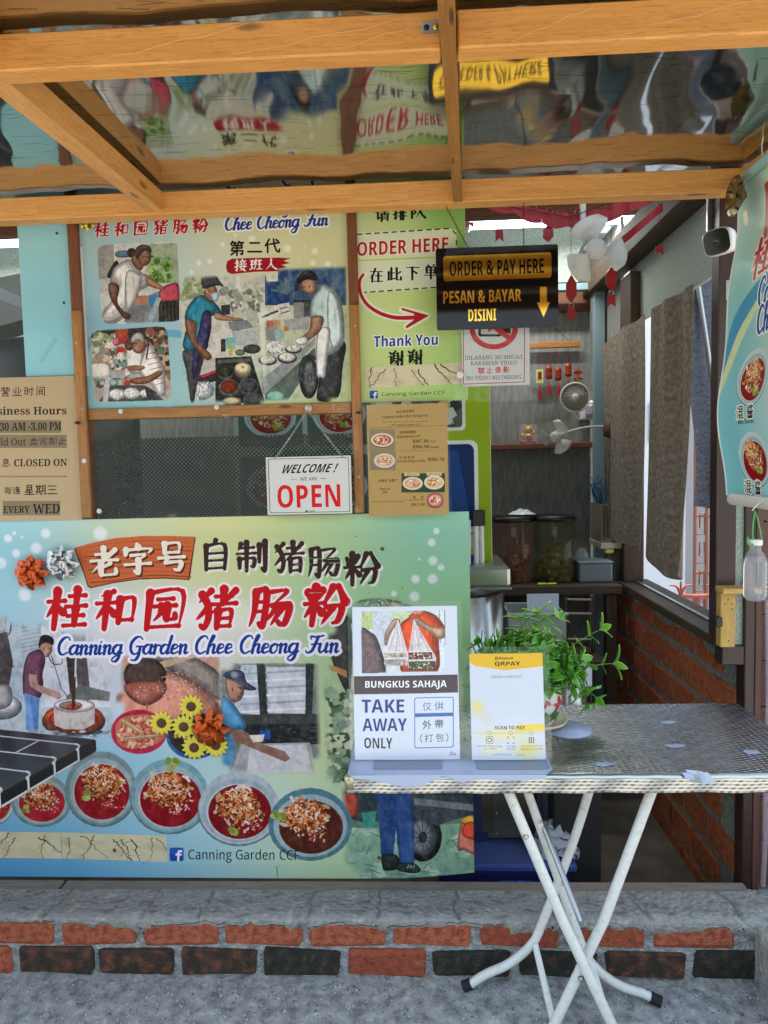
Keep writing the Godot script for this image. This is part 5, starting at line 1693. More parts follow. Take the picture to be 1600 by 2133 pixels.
func awning() -> void:
	# gently falling roof: top of timbers y = 2.352 - 0.061 * (z - 0.1)
	var top := func(z: float) -> float: return 2.352 - 0.061 * (z - 0.1)
	var wob := FastNoiseLite.new()
	wob.seed = 21
	wob.frequency = 1.0
	wob.fractal_octaves = 2
	var s := thing("ceiling_sheet", "wavy mirror bright metal sheet lining the underside of the awning", "roof sheet", Vector3(0, 2.33, 0.9))
	part(s, "sheet", B.new().sheet(150, 90, func(u, v):
		var x := lerpf(-1.9, 1.6, u)
		var z := lerpf(0.03, 1.26, v)
		return Vector3(x, top.call(z) + 0.012 + 0.005 * wob.get_noise_2d(x * 2.6, z * 1.1) + 0.0016 * wob.get_noise_2d(x * 11.0, z * 2.0 + 9.0), z), Vector3.DOWN, 0.001), M.mirror)
	var roof := thing("roof_deck", "corrugated metal roof above the awning timbers", "roof", Vector3(0, 2.4, 0.9))
	part(roof, "deck", B.new().sheet(120, 2, func(u, v): return Vector3(lerpf(-1.95, 1.65, u), 2.415 + 0.008 * sin(u * 300.0) - 0.061 * v * 1.3, lerpf(-0.02, 1.28, v)), Vector3.UP, 0.004), mat(hx("8c9094"), 0.5, 0.6))
	var a := thing("awning_beam", "long honey coloured timber beam against the shop front", "beam", Vector3(-0.3, 2.285, 0.07), "awning beams")
	part(a, "beam", bb(Vector3(-1.9, 2.286, 0.045), Vector3(0.985, 2.352, 0.1), 0.003), M.beam)
	var b := thing("awning_beam", "scratched honey coloured timber beam overhead, nearest the street", "beam", Vector3(-0.3, 2.236, 0.93), "awning beams")
	part(b, "beam", bb(Vector3(-1.9, 2.236, 0.905), Vector3(0.062, 2.3, 0.95), 0.003), M.beam_b)
	part(b, "beam", bb(Vector3(0.09, 2.237, 0.905), Vector3(1.6, 2.301, 0.95), 0.003), M.beam_b)
	var br := part(b, "bracket", bb(Vector3(0.028, 2.262, 0.951), Vector3(0.061, 2.281, 0.953), 0), M.zinc)
	screw(br, 0.037, 2.271, 0.953, 0.005, M.black)
	screw(br, 0.053, 2.271, 0.953, 0.005, M.gold)
	var sc := [[-0.55, 0.28], [-0.3, 0.33], [-0.12, 0.2], [0.35, 0.25], [0.18, 0.14]]
	for i in 5:
		var x0: float = sc[i][0]
		var pts := []
		for j in 8:
			pts.append(Vector3(x0 + sc[i][1] * j / 7.0, 2.243 + 0.05 * j / 7.0 + 0.003 * sin(j * 2.1 + i), 0.9503))
		part(b, "scratch", B.new().tube(pts, 0.0006, 4), mat(hx("d9b07c"), 0.8))
	var c := thing("awning_beam", "outer timber beam at the street edge of the awning above the frame", "beam", Vector3(-0.3, 2.22, 1.22), "awning beams")
	part(c, "beam", bb(Vector3(-1.9, 2.218, 1.2), Vector3(1.6, 2.282, 1.245), 0.003), M.beam_b)
	# rafters running towards the street
	for e in [[-1.6, -1.58, "timber rafter beyond the left edge of the awning"], [-0.755, -0.755, "slanting timber rafter at the left under the bright sheet"], [0.144, 0.077, "narrow timber rafter in the middle of the awning above the order sign"], [0.985, 0.99, "timber rafter at the right end of the awning above the hanging vinyl"]]:
		var t := thing("rafter", e[2], "rafter", Vector3(e[0], 2.32, 0.1), "awning rafters")
		var hw := 0.013 if e[0] > 0.1 and e[0] < 0.2 else 0.024
		var z1 := 1.1995
		var x1: float = lerpf(e[0], e[1], (z1 - 0.1) / 0.82)
		var q := B.new()
		q.flat()
		var zs := [0.1, 0.904] if hw > 0.02 else [0.1015, z1]
		if hw > 0.02:
			_raft(q, e[0], lerpf(e[0], e[1], 1.0), hw, 0.1005, 0.9045, top)
			_raft(q, e[1], x1, hw, 0.9505, z1, top)
		else:
			_raft(q, e[0], x1, hw, 0.1005, z1, top)
		part(t, "timber", q, M.beam if hw > 0.02 else M.post_pale)
func _raft(q: B, xa: float, xb: float, hw: float, za: float, zb: float, top: Callable) -> void:
	var p := []
	for e in [[xa, za], [xb, zb]]:
		for s in [[-hw, -0.058], [hw, -0.058], [hw, -0.001], [-hw, -0.001]]:
			p.append(Vector3(e[0] + s[0], top.call(e[1]) + s[1] - (0.008 if hw < 0.02 else 0.0), e[1]))
	var l := zb - za
	for f in [[0, 1, 5, 4, Vector3.DOWN], [1, 2, 6, 5, Vector3.RIGHT], [2, 3, 7, 6, Vector3.UP], [3, 0, 4, 7, Vector3.LEFT]]:
		q.face([p[f[0]], p[f[1]], p[f[2]], p[f[3]]], [V(0, 0.02), V(0, 0.07), V(l, 0.07), V(l, 0.02)], f[4])
	q.face([p[0], p[1], p[2], p[3]], [V(0, 0), V(0.05, 0), V(0.05, 0.05), V(0, 0.05)], Vector3.FORWARD)
	q.face([p[4], p[5], p[6], p[7]], [V(0, 0), V(0.05, 0), V(0.05, 0.05), V(0, 0.05)], Vector3.BACK)

# ---------------------------------------------------------------- boards and signs of the shop front
func front_boards() -> void:
	var ed: Material = M.edge_white
	# posts
	var p := thing("wood_post", "reddish timber post between the pale blue board and the upper printed board", "post", Vector3(-1.05, 1.37, 0.0))
	part(p, "post", bb(Vector3(-1.066, 1.375, -0.04), Vector3(-1.034, 2.36, 0.018), 0.003), M.post)
	part(p, "batten", B.new().box(Vector3(-1.062, 1.38, 0.0185), Vector3(-1.03, 2.03, 0.03), 0.003, 0.001, rng), M.post_pale)
	screw(p, -1.047, 1.93, 0.03)
	var p2 := thing("wood_post", "reddish timber post between the upper printed board and the green queue board", "post", Vector3(-0.17, 1.37, 0.0))
	part(p2, "post", bb(Vector3(-0.19, 1.374, -0.04), Vector3(-0.16, 2.36, 0.019), 0.003), M.post)
	part(p2, "batten", bb(Vector3(-0.188, 1.376, 0.0195), Vector3(-0.158, 2.02, 0.0265), 0.003), M.post_pale)
	screw(p2, -0.172, 1.955, 0.0265)
	screw(p2, -0.173, 1.49, 0.0265)
	var rl := thing("wood_rail", "timber rail under the upper printed board behind the clear plastic", "rail", Vector3(-0.6, 1.7, 0.0))
	part(rl, "rail", bb(Vector3(-1.033, 1.69, -0.035), Vector3(-0.191, 1.7235, 0.012), 0.002), M.post_pale)
	# upper printed board
	var u := thing("printed_board", "upper printed board of four photos of cooks at a cart", "signboard", Vector3(-0.6, 1.725, 0.0))
	part(u, "board", bb(Vector3(-1.033, 1.7255, -0.012), Vector3(-0.191, 2.36, -0.001), 0.001), ed)
	part(u, "print", board_face(-1.05, -0.17, 1.725, 2.36, 0.0).at(Transform3D()), tinted(printed(art_upper(), 0.35), Color(0.97, 0.94, 0.94)))
	part(u, "ruler_strip", bb(Vector3(-1.033, 1.83, 0.0005), Vector3(-1.026, 2.23, 0.0035), 0), M.white)
	# green queue board
	var g := thing("queue_board", "pale green queue board with red curved arrow beside the open counter", "signboard", Vector3(0, 1.722, 0.0))
	part(g, "board", bb(Vector3(-0.159, 1.7215, -0.009), Vector3(0.1725, 2.36, 0.003), 0.001), ed)
	part(g, "print", board_face(-0.18, 0.172, 1.722, 2.36, 0.004), tinted(printed(art_green(), 0.35), Color(0.96, 0.94, 0.92)))
	part(g, "marble_strip", B.new().sheet(8, 2, func(a, b): return Vector3(lerpf(-0.147, 0.165, a), lerpf(1.83, 1.765, b) + 0.006 * a, 0.0055), Vector3.BACK, 0.001), printed(art_marble(5, 640, 140), 0.3))
	part(g, "tape", bb(Vector3(0.124, 2.265, 0.0045), Vector3(0.139, 2.303, 0.005), 0), mat(hx("8fb060"), 0.2))
	# pale blue side board
	var bl := thing("blue_board", "plain pale blue board with a strip of tape, left of the post", "board", Vector3(-1.15, 1.83, 0.0))
	var bt := ntex(131, 0.006, [[0.0, hx("7cb8c2")], [0.5, hx("8cc2ca")], [1.0, hx("9accd0")]], 3, 256)
	var bm := mat(Color.WHITE, 0.4)
	bm.albedo_texture = bt
	bm.uv1_scale = Vector3(1.2, 0.5, 1)
	part(bl, "board", bb(Vector3(-1.232, 1.8325, -0.012), Vector3(-1.0665, 2.36, 0.002), 0.001), bm)
	part(bl, "tape", B.new().at(rot(Vector3(-1.155, 1.915, 0.0025), Vector3(0, 0, 52))).box(Vector3(-0.045, -0.006, 0), Vector3(0.045, 0.006, 0.0006), 0), mat(hx("86b8be"), 0.25))
	for q in [[-1.105, 2.275], [-1.095, 2.06]]:
		part(bl, "plug", B.new().at(rot(Vector3(q[0], q[1], 0.0022), Vector3(90, 0, 0))).lathe([V(0.0048, 0), V(0.004, 0.002), V(0, 0.0022)], 10), mat(hx("3c4a48"), 0.6))
	# opening hours
	var h := thing("hours_poster", "kraft brown laminated sheet with the shop hours in black letters", "poster", Vector3(-1.24, 1.372, 0.01))
	part(h, "paper", bb(Vector3(-1.42, 1.372, 0.008), Vector3(-1.068, 1.83, 0.0135), 0), mat(hx("a89070"), 0.6))
	part(h, "print", board_face(-1.42, -1.068, 1.372, 1.83, 0.015), printed(art_hours(), 0.28))
	part(h, "backing", bb(Vector3(-1.9, 1.373, -0.02), Vector3(-1.067, 1.829, 0.0075), 0), M.post_pale)
	# laminated price list
	var m := thing("price_list", "glossy gold brown laminated price list with small dish photos", "poster", Vector3(0, 1.367, 0.04))
	var mm := printed(art_menu(), 0.3)
	mm.clearcoat_enabled = true
	mm.clearcoat = 1.0
	mm.clearcoat_roughness = 0.12
	var bow := func(a: float, b: float) -> float: return 0.04 + 0.006 * sin(a * PI) * (0.6 + 0.4 * b) + 0.002 * sin(b * 7.0 + a * 3.0)
	part(m, "sheet", B.new().sheet(14, 18, func(a, b): return Vector3(lerpf(-0.142, 0.106, a), lerpf(1.71, 1.367, b), bow.call(a, b)), Vector3.BACK, 0.0012), mm)
	part(m, "laminate_edge", B.new().sheet(14, 18, func(a, b): return Vector3(lerpf(-0.149, 0.113, a), lerpf(1.717, 1.358, b), bow.call(a, b) - 0.002), Vector3.BACK), clear_mat(0.03, 0.08))
	# the open sign on its chain
	var o := thing("open_sign", "white hanging sign with black WELCOME and big red OPEN", "sign", Vector3(-0.325, 1.378, 0.06))
	part(o, "plate", bb(Vector3(-0.457, 1.378, 0.055), Vector3(-0.193, 1.557, 0.059), 0.001), M.white)
	part(o, "print", board_face(-0.4565, -0.1935, 1.3785, 1.5565, 0.0602), printed(art_open(), 0.4))
	part(o, "hook", B.new().at(rot(Vector3(-0.323, 1.706, 0.031), Vector3(90, 0, 0))).lathe([V(0.011, 0), V(0.011, 0.004), V(0.005, 0.006), V(0.005, 0.02), V(0, 0.021)], 14), M.offwhite)
	for s in [-1, 1]:
		var pts := []
		for j in 12:
			var k := j / 11.0
			pts.append(Vector3(lerpf(-0.323, -0.431 if s < 0 else -0.214, k), lerpf(1.7, 1.548, k) - 0.004 * sin(k * PI), lerpf(0.05, 0.0615, k)))
		part(o, "chain", chain(pts, 0.0052, 0.0011), M.zinc)
	# the clear plastic window with perforated film
	var w := thing("plastic_window", "crinkled clear plastic sheet screwed over the serving hatch", "window", Vector3(-0.6, 1.37, 0.03))
	var wn := FastNoiseLite.new()
	wn.seed = 17
	wn.frequency = 2.5
	part(w, "sheet", B.new().sheet(60, 30, func(a, b): return Vector3(lerpf(-1.075, -0.172, a), lerpf(1.728, 1.373, b), 0.0335 + 0.004 * wn.get_noise_2d(a * 2.0, b * 0.8)), Vector3.BACK), M.clear_film)
	var pf := thing("perforated_film", "black perforated film behind the lower part of the plastic window", "window film", Vector3(-0.6, 1.38, 0.0))
	part(pf, "film", B.new().sheet(4, 4, func(a, b): return Vector3(lerpf(-1.018, -0.192, a), lerpf(1.627, 1.374, b), 0.0135), Vector3.BACK), M.perf)
	for q in [[-0.915, 1.712], [-0.61, 1.717], [-1.04, 1.56], [-1.0, 1.4]]:
		part(w, "screw_cap", B.new().at(rot(Vector3(q[0], q[1], 0.036), Vector3(90, 0, 0))).lathe([V(0.008, 0), V(0.008, 0.002), V(0.005, 0.004), V(0.0025, 0.003), V(0, 0.003)], 14), M.offwhite)
	for q in [[-1.056, 1.68], [-0.168, 1.688]]:
		part(w, "wing_bolt", B.new().at(rot(Vector3(q[0], q[1], 0.036), Vector3(90, 20, 0))).box(Vector3(-0.009, 0, -0.002), Vector3(0.009, 0.006, 0.002), 0.001).lathe([V(0.005, 0), V(0.005, 0.006), V(0, 0.007)], 10), M.dark)
	# no video sign in a plastic sleeve
	var nv := thing("no_video_sign", "white no video recording notice in a crumpled clear sleeve", "sign", Vector3(0.26, 1.76, 0.03))
	part(nv, "paper", bb(Vector3(0.155, 1.76, 0.026), Vector3(0.36, 2.06, 0.0285), 0), M.white)
	part(nv, "print", board_face(0.155, 0.36, 1.76, 2.06, 0.03), printed(art_novideo(), 0.45))
	part(nv, "sleeve", B.new().sheet(24, 30, func(a, b): return Vector3(lerpf(0.132, 0.38, a), lerpf(2.08, 1.712, b), 0.034 + 0.003 * wn.get_noise_2d(a * 3.0 + 7.0, b * 3.0) + 0.004 * b * b * sin(a * 9.0)), Vector3.BACK), clear_mat(0.03, 0.06))
	part(nv, "cap", B.new().at(rot(Vector3(0.148, 1.795, 0.034), Vector3(90, 0, 0))).lathe([V(0.011, 0), V(0.011, 0.003), V(0.005, 0.004), V(0.003, 0.003), V(0, 0.003)], 16), M.white)
	# order and pay sign: black acrylic, gold foil
	var op := thing("order_sign", "glossy black acrylic sign with gold ORDER and PAY HERE panel", "sign", Vector3(0.258, 1.923, 0.08))
	var glossy := mat(hx("0c0c0e"), 0.05)
	glossy.metallic_specular = 0.38
	part(op, "plate", B.new().prism(rrect(0.078, 0.438, 1.923, 2.162, 0.006), 0.074, 0.079), glossy)
	part(op, "gold_panel", B.new().prism(rrect(0.1, 0.418, 2.066, 2.139, 0.008), 0.0792, 0.0798), M.gold)
	lettering(op, "ORDER & PAY HERE", 0.118, 0.396, 2.08, 2.123, 0.0799, glossy)
	lettering(op, "PESAN & BAYAR", 0.098, 0.329, 2.0, 2.037, 0.0793, M.gold)
	lettering(op, "DISINI", 0.172, 0.254, 1.946, 1.982, 0.0793, M.gold)
	part(op, "arrow", B.new().prism(PackedVector2Array([V(0.384, 2.04), V(0.404, 2.04), V(0.404, 1.995), V(0.413, 1.995), V(0.394, 1.952), V(0.375, 1.995), V(0.384, 1.995)]), 0.0792, 0.0797), M.gold)
	for x in [0.178, 0.338]:
		var pts := []
		for j in 18:
			pts.append(Vector3(x - (0.004 if x < 0.2 else 0.0) * j, lerpf(2.155, 2.29 if x > 0.2 else 2.285, j / 17.0), 0.0765))
		part(op, "chain", chain(pts, 0.0042, 0.0008), M.dark)
	# the long main board
	var b := thing("main_board", "wide printed shop board with red characters, millstone and row of plates", "signboard", Vector3(-0.8, 0.172, 0.0))
	part(b, "board", B.new().prism(PackedVector2Array([V(-1.75, 0.178), V(-0.5, 0.172), V(0.0, 0.178), V(0.17, 0.196), V(0.168, 1.372), V(-1.75, 1.372)]), -0.006, 0.0095), ed)
	part(b, "print", B.new().sheet(60, 40, func(a, c):
		var x := lerpf(-1.75, 0.17, a)
		var low := 0.172 + (0.0 if x < -0.1 else 0.022 * pow((x + 0.1) / 0.27, 1.6)) + (0.004 * (-(x + 0.5)) if x < -0.5 else 0.0)
		var y := lerpf(1.372, 0.172, c)
		return Vector3(x, maxf(y, low), 0.0105), Vector3.BACK), tinted(printed(art_main(), 0.38), Color(0.96, 0.9, 0.93)))
	for q in [[-0.105, 1.26, 0.0], [-1.02, 0.268, 0], [-0.14, 0.243, 0], [-0.05, 0.72, 0]]:
		screw(b, q[0], q[1], 0.0108, 0.0065, mat(hx("5c4a34"), 0.7))
	part(b, "marble_strip", B.new().sheet(8, 3, func(a, c): return Vector3(lerpf(-1.198, -0.842, a), lerpf(0.33, 0.24, c) - 0.012 * a, 0.012), Vector3.BACK, 0.001), printed(art_marble(3, 640, 168), 0.3))
	part(b, "marble_strip", B.new().sheet(8, 3, func(a, c): return Vector3(lerpf(-1.62, -1.2, a), lerpf(0.335, 0.244, c) - 0.005 * a, 0.0121), Vector3.BACK, 0.001), printed(art_marble(9, 640, 140), 0.3))
	# gift bows and paper flowers stuck on it
	bow_at(Vector3(-1.236, 1.205, 0.013), 0.058, mat(hx("b84a1c"), 0.25, 0.6), "copper orange gift bow at the left end of the main board")
	bow_at(Vector3(-1.135, 1.235, 0.013), 0.058, mat(hx("a9a9aa"), 0.22, 0.8), "silver gift bow beside the printed wooden plaque")
	bow_at(Vector3(-0.674, 0.69, 0.013), 0.064, mat(hx("b0480f"), 0.25, 0.6), "copper orange gift bow amid the yellow paper flowers")
	bow_at(Vector3(-0.995, 2.3, 0.012), 0.03, mat(hx("b09a2c"), 0.25, 0.6), "small gold gift bow half hidden by the awning beam")
	var names := ["yellow paper sunflower leftmost on the main board", "yellow paper sunflower topmost in the cluster", "yellow paper sunflower in the middle left of the copper bow", "yellow paper sunflower at the bottom left below the copper bow", "yellow paper sunflower rightmost below the copper bow"]
	var i := 0
	for q in [[-0.84, 0.701], [-0.739, 0.756], [-0.766, 0.689], [-0.734, 0.62], [-0.662, 0.628]]:
		flower(Vector3(q[0], q[1], 0.0135 + 0.0015 * i), 0.038, names[i])
		i += 1

func rrect(x0: float, x1: float, y0: float, y1: float, r: float) -> PackedVector2Array:
	var p := PackedVector2Array()
	for e in [[x1 - r, y0 + r, -90], [x1 - r, y1 - r, 0], [x0 + r, y1 - r, 90], [x0 + r, y0 + r, 180]]:
		for j in 5:
			var a := deg_to_rad(e[2] + j * 22.5)
			p.append(V(e[0] + cos(a) * r, e[1] + sin(a) * r))
	return p
func lettering(parent: Node, s: String, x0: float, x1: float, y0: float, y1: float, z: float, m: Material) -> void:
	var t := TextMesh.new()
	t.text = s
	t.font = font(true)
	t.font_size = 64
	t.pixel_size = 0.01
	t.depth = 0.02
	t.curve_step = 2.0
	var bx := t.get_aabb()
	var a := t.get_mesh_arrays()
	var am := ArrayMesh.new()
	am.add_surface_from_arrays(Mesh.PRIMITIVE_TRIANGLES, a)
	var st := SurfaceTool.new()
	var sx := (x1 - x0) / bx.size.x
	var sy := (y1 - y0) / bx.size.y
	var sz := 0.0006 / 0.02
	st.append_from(am, 0, Transform3D(Basis.from_scale(Vector3(sx, sy, sz)), Vector3(x0 - bx.position.x * sx, y0 - bx.position.y * sy, z - bx.position.z * sz)))
	part(parent, "lettering", st.commit(), m)
func chain(pts: Array, l: float, r: float) -> B:
	var b := B.new()
	var total := 0.0
	for i in pts.size() - 1:
		total += pts[i].distance_to(pts[i + 1])
	var n := int(total / (l * 1.3))
	for i in n:
		var f := float(i) / n * (pts.size() - 1)
		var k := int(f)
		var p: Vector3 = pts[k].lerp(pts[k + 1], f - k)
		var d: Vector3 = (pts[k + 1] - pts[k]).normalized()
		var s := d.cross(Vector3.BACK).normalized() if i % 2 else Vector3.BACK
		var ring := []
		for j in 7:
			var a := TAU * j / 6
			ring.append(p + d * cos(a) * l * 0.9 + s * sin(a) * l * 0.45)
		b.tube(ring, r, 4, false)
	return b
func bow_at(p: Vector3, r: float, m: Material, label: String) -> void:
	var t := thing("gift_bow", label, "gift bow", p, "gift bows")
	var g := RandomNumberGenerator.new()
	g.seed = int(p.x * 1000) + 77
	for tier in 3:
		var n: int = [8, 6, 3][tier]
		var rr: float = r * [1.0, 0.78, 0.45][tier]
		for i in n:
			var a := TAU * (i + 0.5 * tier) / n + g.randf_range(-0.08, 0.08)
			var d := Vector3(cos(a), sin(a), 0)
			var s := Vector3(-sin(a), cos(a), 0)
			var z0 := 0.004 + 0.011 * tier
			var w := r * 0.2
			var path := [[0.05, 0.0, 0.7], [0.6, 0.004, 1.0], [1.0, 0.009, 0.25], [0.82, 0.021, 0.95], [0.45, 0.026, 1.0], [0.1, 0.014, 0.6]]
			part(t, "loop", B.new().sheet(2, 5, func(u, v):
				var k: Array = path[int(round(v * 5))]
				return p + d * rr * k[0] + s * (u - 0.5) * 2.0 * w * k[2] + Vector3(0, 0, z0 + k[1] * r / 0.058 + absf(u - 0.5) * 0.004), Vector3(0, 0, 1)), m)
	part(t, "core", B.new().at(rot(p + Vector3(0, 0, 0.001), Vector3(90, 0, 0))).lathe([V(r * 0.42, 0), V(r * 0.35, 0.012), V(r * 0.1, 0.04), V(0, 0.041)], 10), m)
func flower(p: Vector3, r: float, label: String) -> void:
	var t := thing("paper_flower", label, "paper flower", p, "paper flowers on the main board")
	if not M.has("petal"):
		M.petal = mat(hx("d9c43a"), 0.6)
		M.seed = mat(hx("55341e"), 0.8)
		M.petal_mesh = B.new().sheet(2, 5, func(u, v): return Vector3((u - 0.5) * 0.0135 * sin(clampf(v * 0.9 + 0.1, 0, 1) * PI), 0.012 + v * 0.031, 0.002 * sin(v * PI) - absf(u - 0.5) * 0.002), Vector3.BACK, 0.0008).mesh()
	for i in 14:
		var o := part(t, "petal", M.petal_mesh, M.petal)
		o.position += p + Vector3(0, 0, 0.0012 * (i % 2))
		o.rotation.z = TAU * i / 14
		o.scale = Vector3.ONE * r / 0.038
	part(t, "seed_head", B.new().at(rot(p, Vector3(90, 0, 0))).lathe([V(r * 0.42, 0), V(r * 0.42, 0.003), V(r * 0.3, 0.0055), V(0, 0.0062)], 16), M.seed)

# ---------------------------------------------------------------- the folding table and what stands on it
func folding_table() -> void:
	var t := thing("folding_table", "folding table with embossed silver film top and white tube legs", "table", Vector3(0.41, 0, 0.28))
	var x0 := -0.182
	var x1 := 0.995
	var z0 := 0.03
	var z1 := 0.515
	part(t, "tabletop", B.new().sheet(40, 16, func(u, v): return Vector3(lerpf(x0, x1, u), 0.757 + 0.0006 * sin(u * 31.0) * sin(v * 17.0), lerpf(z0, z1, v)), Vector3.UP), M.foil)
	part(t, "core", bb(Vector3(x0, 0.725, z0), Vector3(x1, 0.7555, z1), 0.001), mat(hx("2c2530"), 0.7))
	# rounded silver fold along the front, patterned band below
	part(t, "front_fold", B.new().sheet(60, 4, func(u, v):
		var a: float = v * PI / 2
		return Vector3(lerpf(x0, x1, u), 0.747 + cos(a) * 0.0105 + 0.0006 * sin(u * 90.0), z1 + sin(a) * 0.012), Vector3(0, 1, 1)), M.steel)
	part(t, "edge_band", B.new().sheet(60, 3, func(u, v): return Vector3(lerpf(x0, x1, u), 0.747 - v * 0.034 + 0.0012 * sin(u * 37.0) * v, z1 + 0.0125 + 0.0012 * sin(u * 61.0 + v * 3.0)), Vector3.BACK), M.edge_foil)
	part(t, "edge_band", B.new().sheet(10, 3, func(u, v): return Vector3(x0 - 0.0015, 0.7565 - v * 0.034, lerpf(z0, z1 + 0.012, u)), Vector3.LEFT), M.edge_foil)
	part(t, "corner_cap", B.new().at(rot(Vector3(x0 + 0.006, 0.7235, z1 + 0.006), Vector3.ZERO)).lathe([V(0, 0), V(0.012, 0), V(0.013, 0.03), V(0.009, 0.034), V(0, 0.035)], 12), mat(hx("b8ab8c"), 0.3, 0.6))
	part(t, "underside_frame", bb(Vector3(x0 + 0.01, 0.708, z1 - 0.006), Vector3(x1 - 0.01, 0.7245, z1 + 0.006), 0.002), mat(hx("2e2438"), 0.6))
	# legs
	var y := 0.014
	var leg := func(pts: Array, r: float, label := "") -> MeshInstance3D:
		return part(t, "leg", B.new().tube(pts, r, 14), M.tube_white, label)
	leg.call([Vector3(0.213, 0.715, 0.47), Vector3(0.36, 0.345, 0.475), Vector3(0.5, 0.03, 0.48)], 0.0135)
	var l1 := leg.call([Vector3(0.605, 0.715, 0.445), Vector3(0.47, 0.33, 0.445), Vector3(0.335, 0.03, 0.445)], 0.0135)
	leg.call(bend([Vector3(0.262, 0.72, 0.3), Vector3(0.35, 0.45, 0.29), Vector3(0.45, 0.15, 0.272), Vector3(0.49, 0.078, 0.282), Vector3(0.55, 0.04, 0.3), Vector3(0.61, 0.028, 0.315), Vector3(0.648, 0.016, 0.325)]), 0.0125)
	leg.call(bend([Vector3(0.5, 0.72, 0.3), Vector3(0.435, 0.48, 0.29), Vector3(0.345, 0.215, 0.275), Vector3(0.31, 0.145, 0.28), Vector3(0.245, 0.09, 0.285), Vector3(0.175, 0.055, 0.285), Vector3(0.125, 0.016, 0.28)]), 0.0125)
	for e in [[Vector3(0.318, 0.15, 0.29), Vector3(0.345, 0.018, 0.43)], [Vector3(0.466, 0.13, 0.285), Vector3(0.492, 0.018, 0.465)]]:
		part(t, "strut", B.new().tube([e[0], e[1]], 0.0095, 10), M.tube_white)
	part(t, "stay", B.new().tube([Vector3(0.345, 0.5, 0.3), Vector3(0.41, 0.33, 0.45)], 0.008, 8), M.zinc)
	for e in [[Vector3(0.659, 0.013, 0.329), Vector3(0.632, 0.021, 0.321)], [Vector3(0.113, 0.013, 0.279), Vector3(0.136, 0.025, 0.281)], [Vector3(0.327, 0.0, 0.445), Vector3(0.342, 0.04, 0.445)], [Vector3(0.507, 0.0, 0.48), Vector3(0.491, 0.04, 0.48)]]:
		part(t, "foot_cap", B.new().tube([e[0], e[1]], 0.0155, 14), M.rubber)
	for e in [[0.265, 0.577, 0.486], [0.407, 0.181, 0.4615], [0.6, 0.694, 0.4595], [0.33, 0.52, 0.305], [0.395, 0.335, 0.295]]:
		part(t, "rivet_rust", B.new().at(rot(Vector3(e[0], e[1], e[2] - 0.003), Vector3(90, 0, 0))).lathe([V(0.0075, 0), V(0.0068, 0.0022), V(0, 0.0024)], 12), M.rust)
		part(t, "rivet", B.new().at(rot(Vector3(e[0], e[1], e[2] - 0.002), Vector3(90, 0, 0))).lathe([V(0.0055, 0), V(0.0045, 0.003), V(0, 0.004)], 12), M.offwhite)
	# torn patches in the film and a bare pale sheet under the stands
	var sh := thing("plastic_sheet", "torn pale blue plastic sheet under the two poster stands", "plastic sheet", Vector3(0.07, 0.758, 0.47))
	var blue := mat(hx("a6afc6"), 0.25)
	part(sh, "sheet", B.new().at(Transform3D(Basis(Vector3.RIGHT, -PI / 2), Vector3(0, 0.7592, 0))).prism(PackedVector2Array([V(-0.181, -0.525), V(-0.1, -0.527), V(0.02, -0.528), V(0.14, -0.527), V(0.31, -0.526), V(0.33, -0.5), V(0.335, -0.36), V(0.3, -0.3), V(0.1, -0.33), V(-0.05, -0.31), V(-0.181, -0.34)]), 0.0, 0.0006), blue)
	part(sh, "flap", B.new().at(rot(Vector3(0, 0.76, 0.5288), Vector3.ZERO)).prism(PackedVector2Array([V(-0.175, 0), V(0.31, 0), V(0.305, -0.012), V(0.2, -0.016), V(0.15, -0.01), V(0.1, -0.02), V(0.07, -0.006), V(0.055, -0.003), V(0.04, -0.012), V(0.0, -0.028), V(-0.04, -0.03), V(-0.09, -0.02), V(-0.12, -0.012), V(-0.16, -0.009)]), 0.0, 0.0006), blue)
	var tears := [[Vector3(0.72, 0.7588, 0.19), "small folded scrap of silver film near the right table edge"], [Vector3(0.68, 0.7588, 0.36), "flat torn patch of film in the middle of the table"], [Vector3(0.86, 0.7588, 0.4), "pale torn film patch at the far right of the table"], [Vector3(0.46, 0.7588, 0.47), "tiny torn film patch by the front edge of the table"]]
	for e in tears:
		var g := RandomNumberGenerator.new()
		g.seed = int(e[0].x * 997)
		var poly := PackedVector2Array()
		for j in 9:
			var q := TAU * j / 9
			poly.append(V(cos(q) * 0.03 * g.randf_range(0.5, 1.1), sin(q) * 0.014 * g.randf_range(0.6, 1.2)))
		var o := thing("film_scrap", e[1], "scrap", e[0], "scraps on the table")
		part(o, "scrap", B.new().at(Transform3D(Basis(Vector3.RIGHT, -PI / 2), e[0])).prism(poly, 0.0, 0.0008), blue)
	var ft := thing("film_tear", "torn silver film curling up at the front table edge", "scrap", Vector3(0.66, 0.75, 0.53))
	for k in 4:
		part(ft, "curl", B.new().sheet(3, 4, func(u, v): return Vector3(0.63 + k * 0.016 + u * 0.022 + v * 0.012, 0.762 - v * 0.018 + 0.01 * sin(v * 2.6 + k) * (1.0 - 0.3 * k), 0.522 + v * 0.012 + u * 0.004), Vector3(0, 1, 1)), M.zinc if k % 2 else blue)
	# poster stands
	stand("take_away_stand", "clear acrylic stand with the TAKE AWAY ONLY poster", -0.168, 0.104, 1.158, art_takeaway(), 0.448, 0.012)
	stand("payment_stand", "clear acrylic stand with the yellow topped SCAN TO PAY sheet", 0.134, 0.322, 1.032, art_pay(), 0.452, 0.017)
	# paper disc by the pot
	var pd := thing("plastic_disc", "pale blue plastic disc lying beside the flower pot saucer", "disc", Vector3(0.43, 0.7585, 0.235))
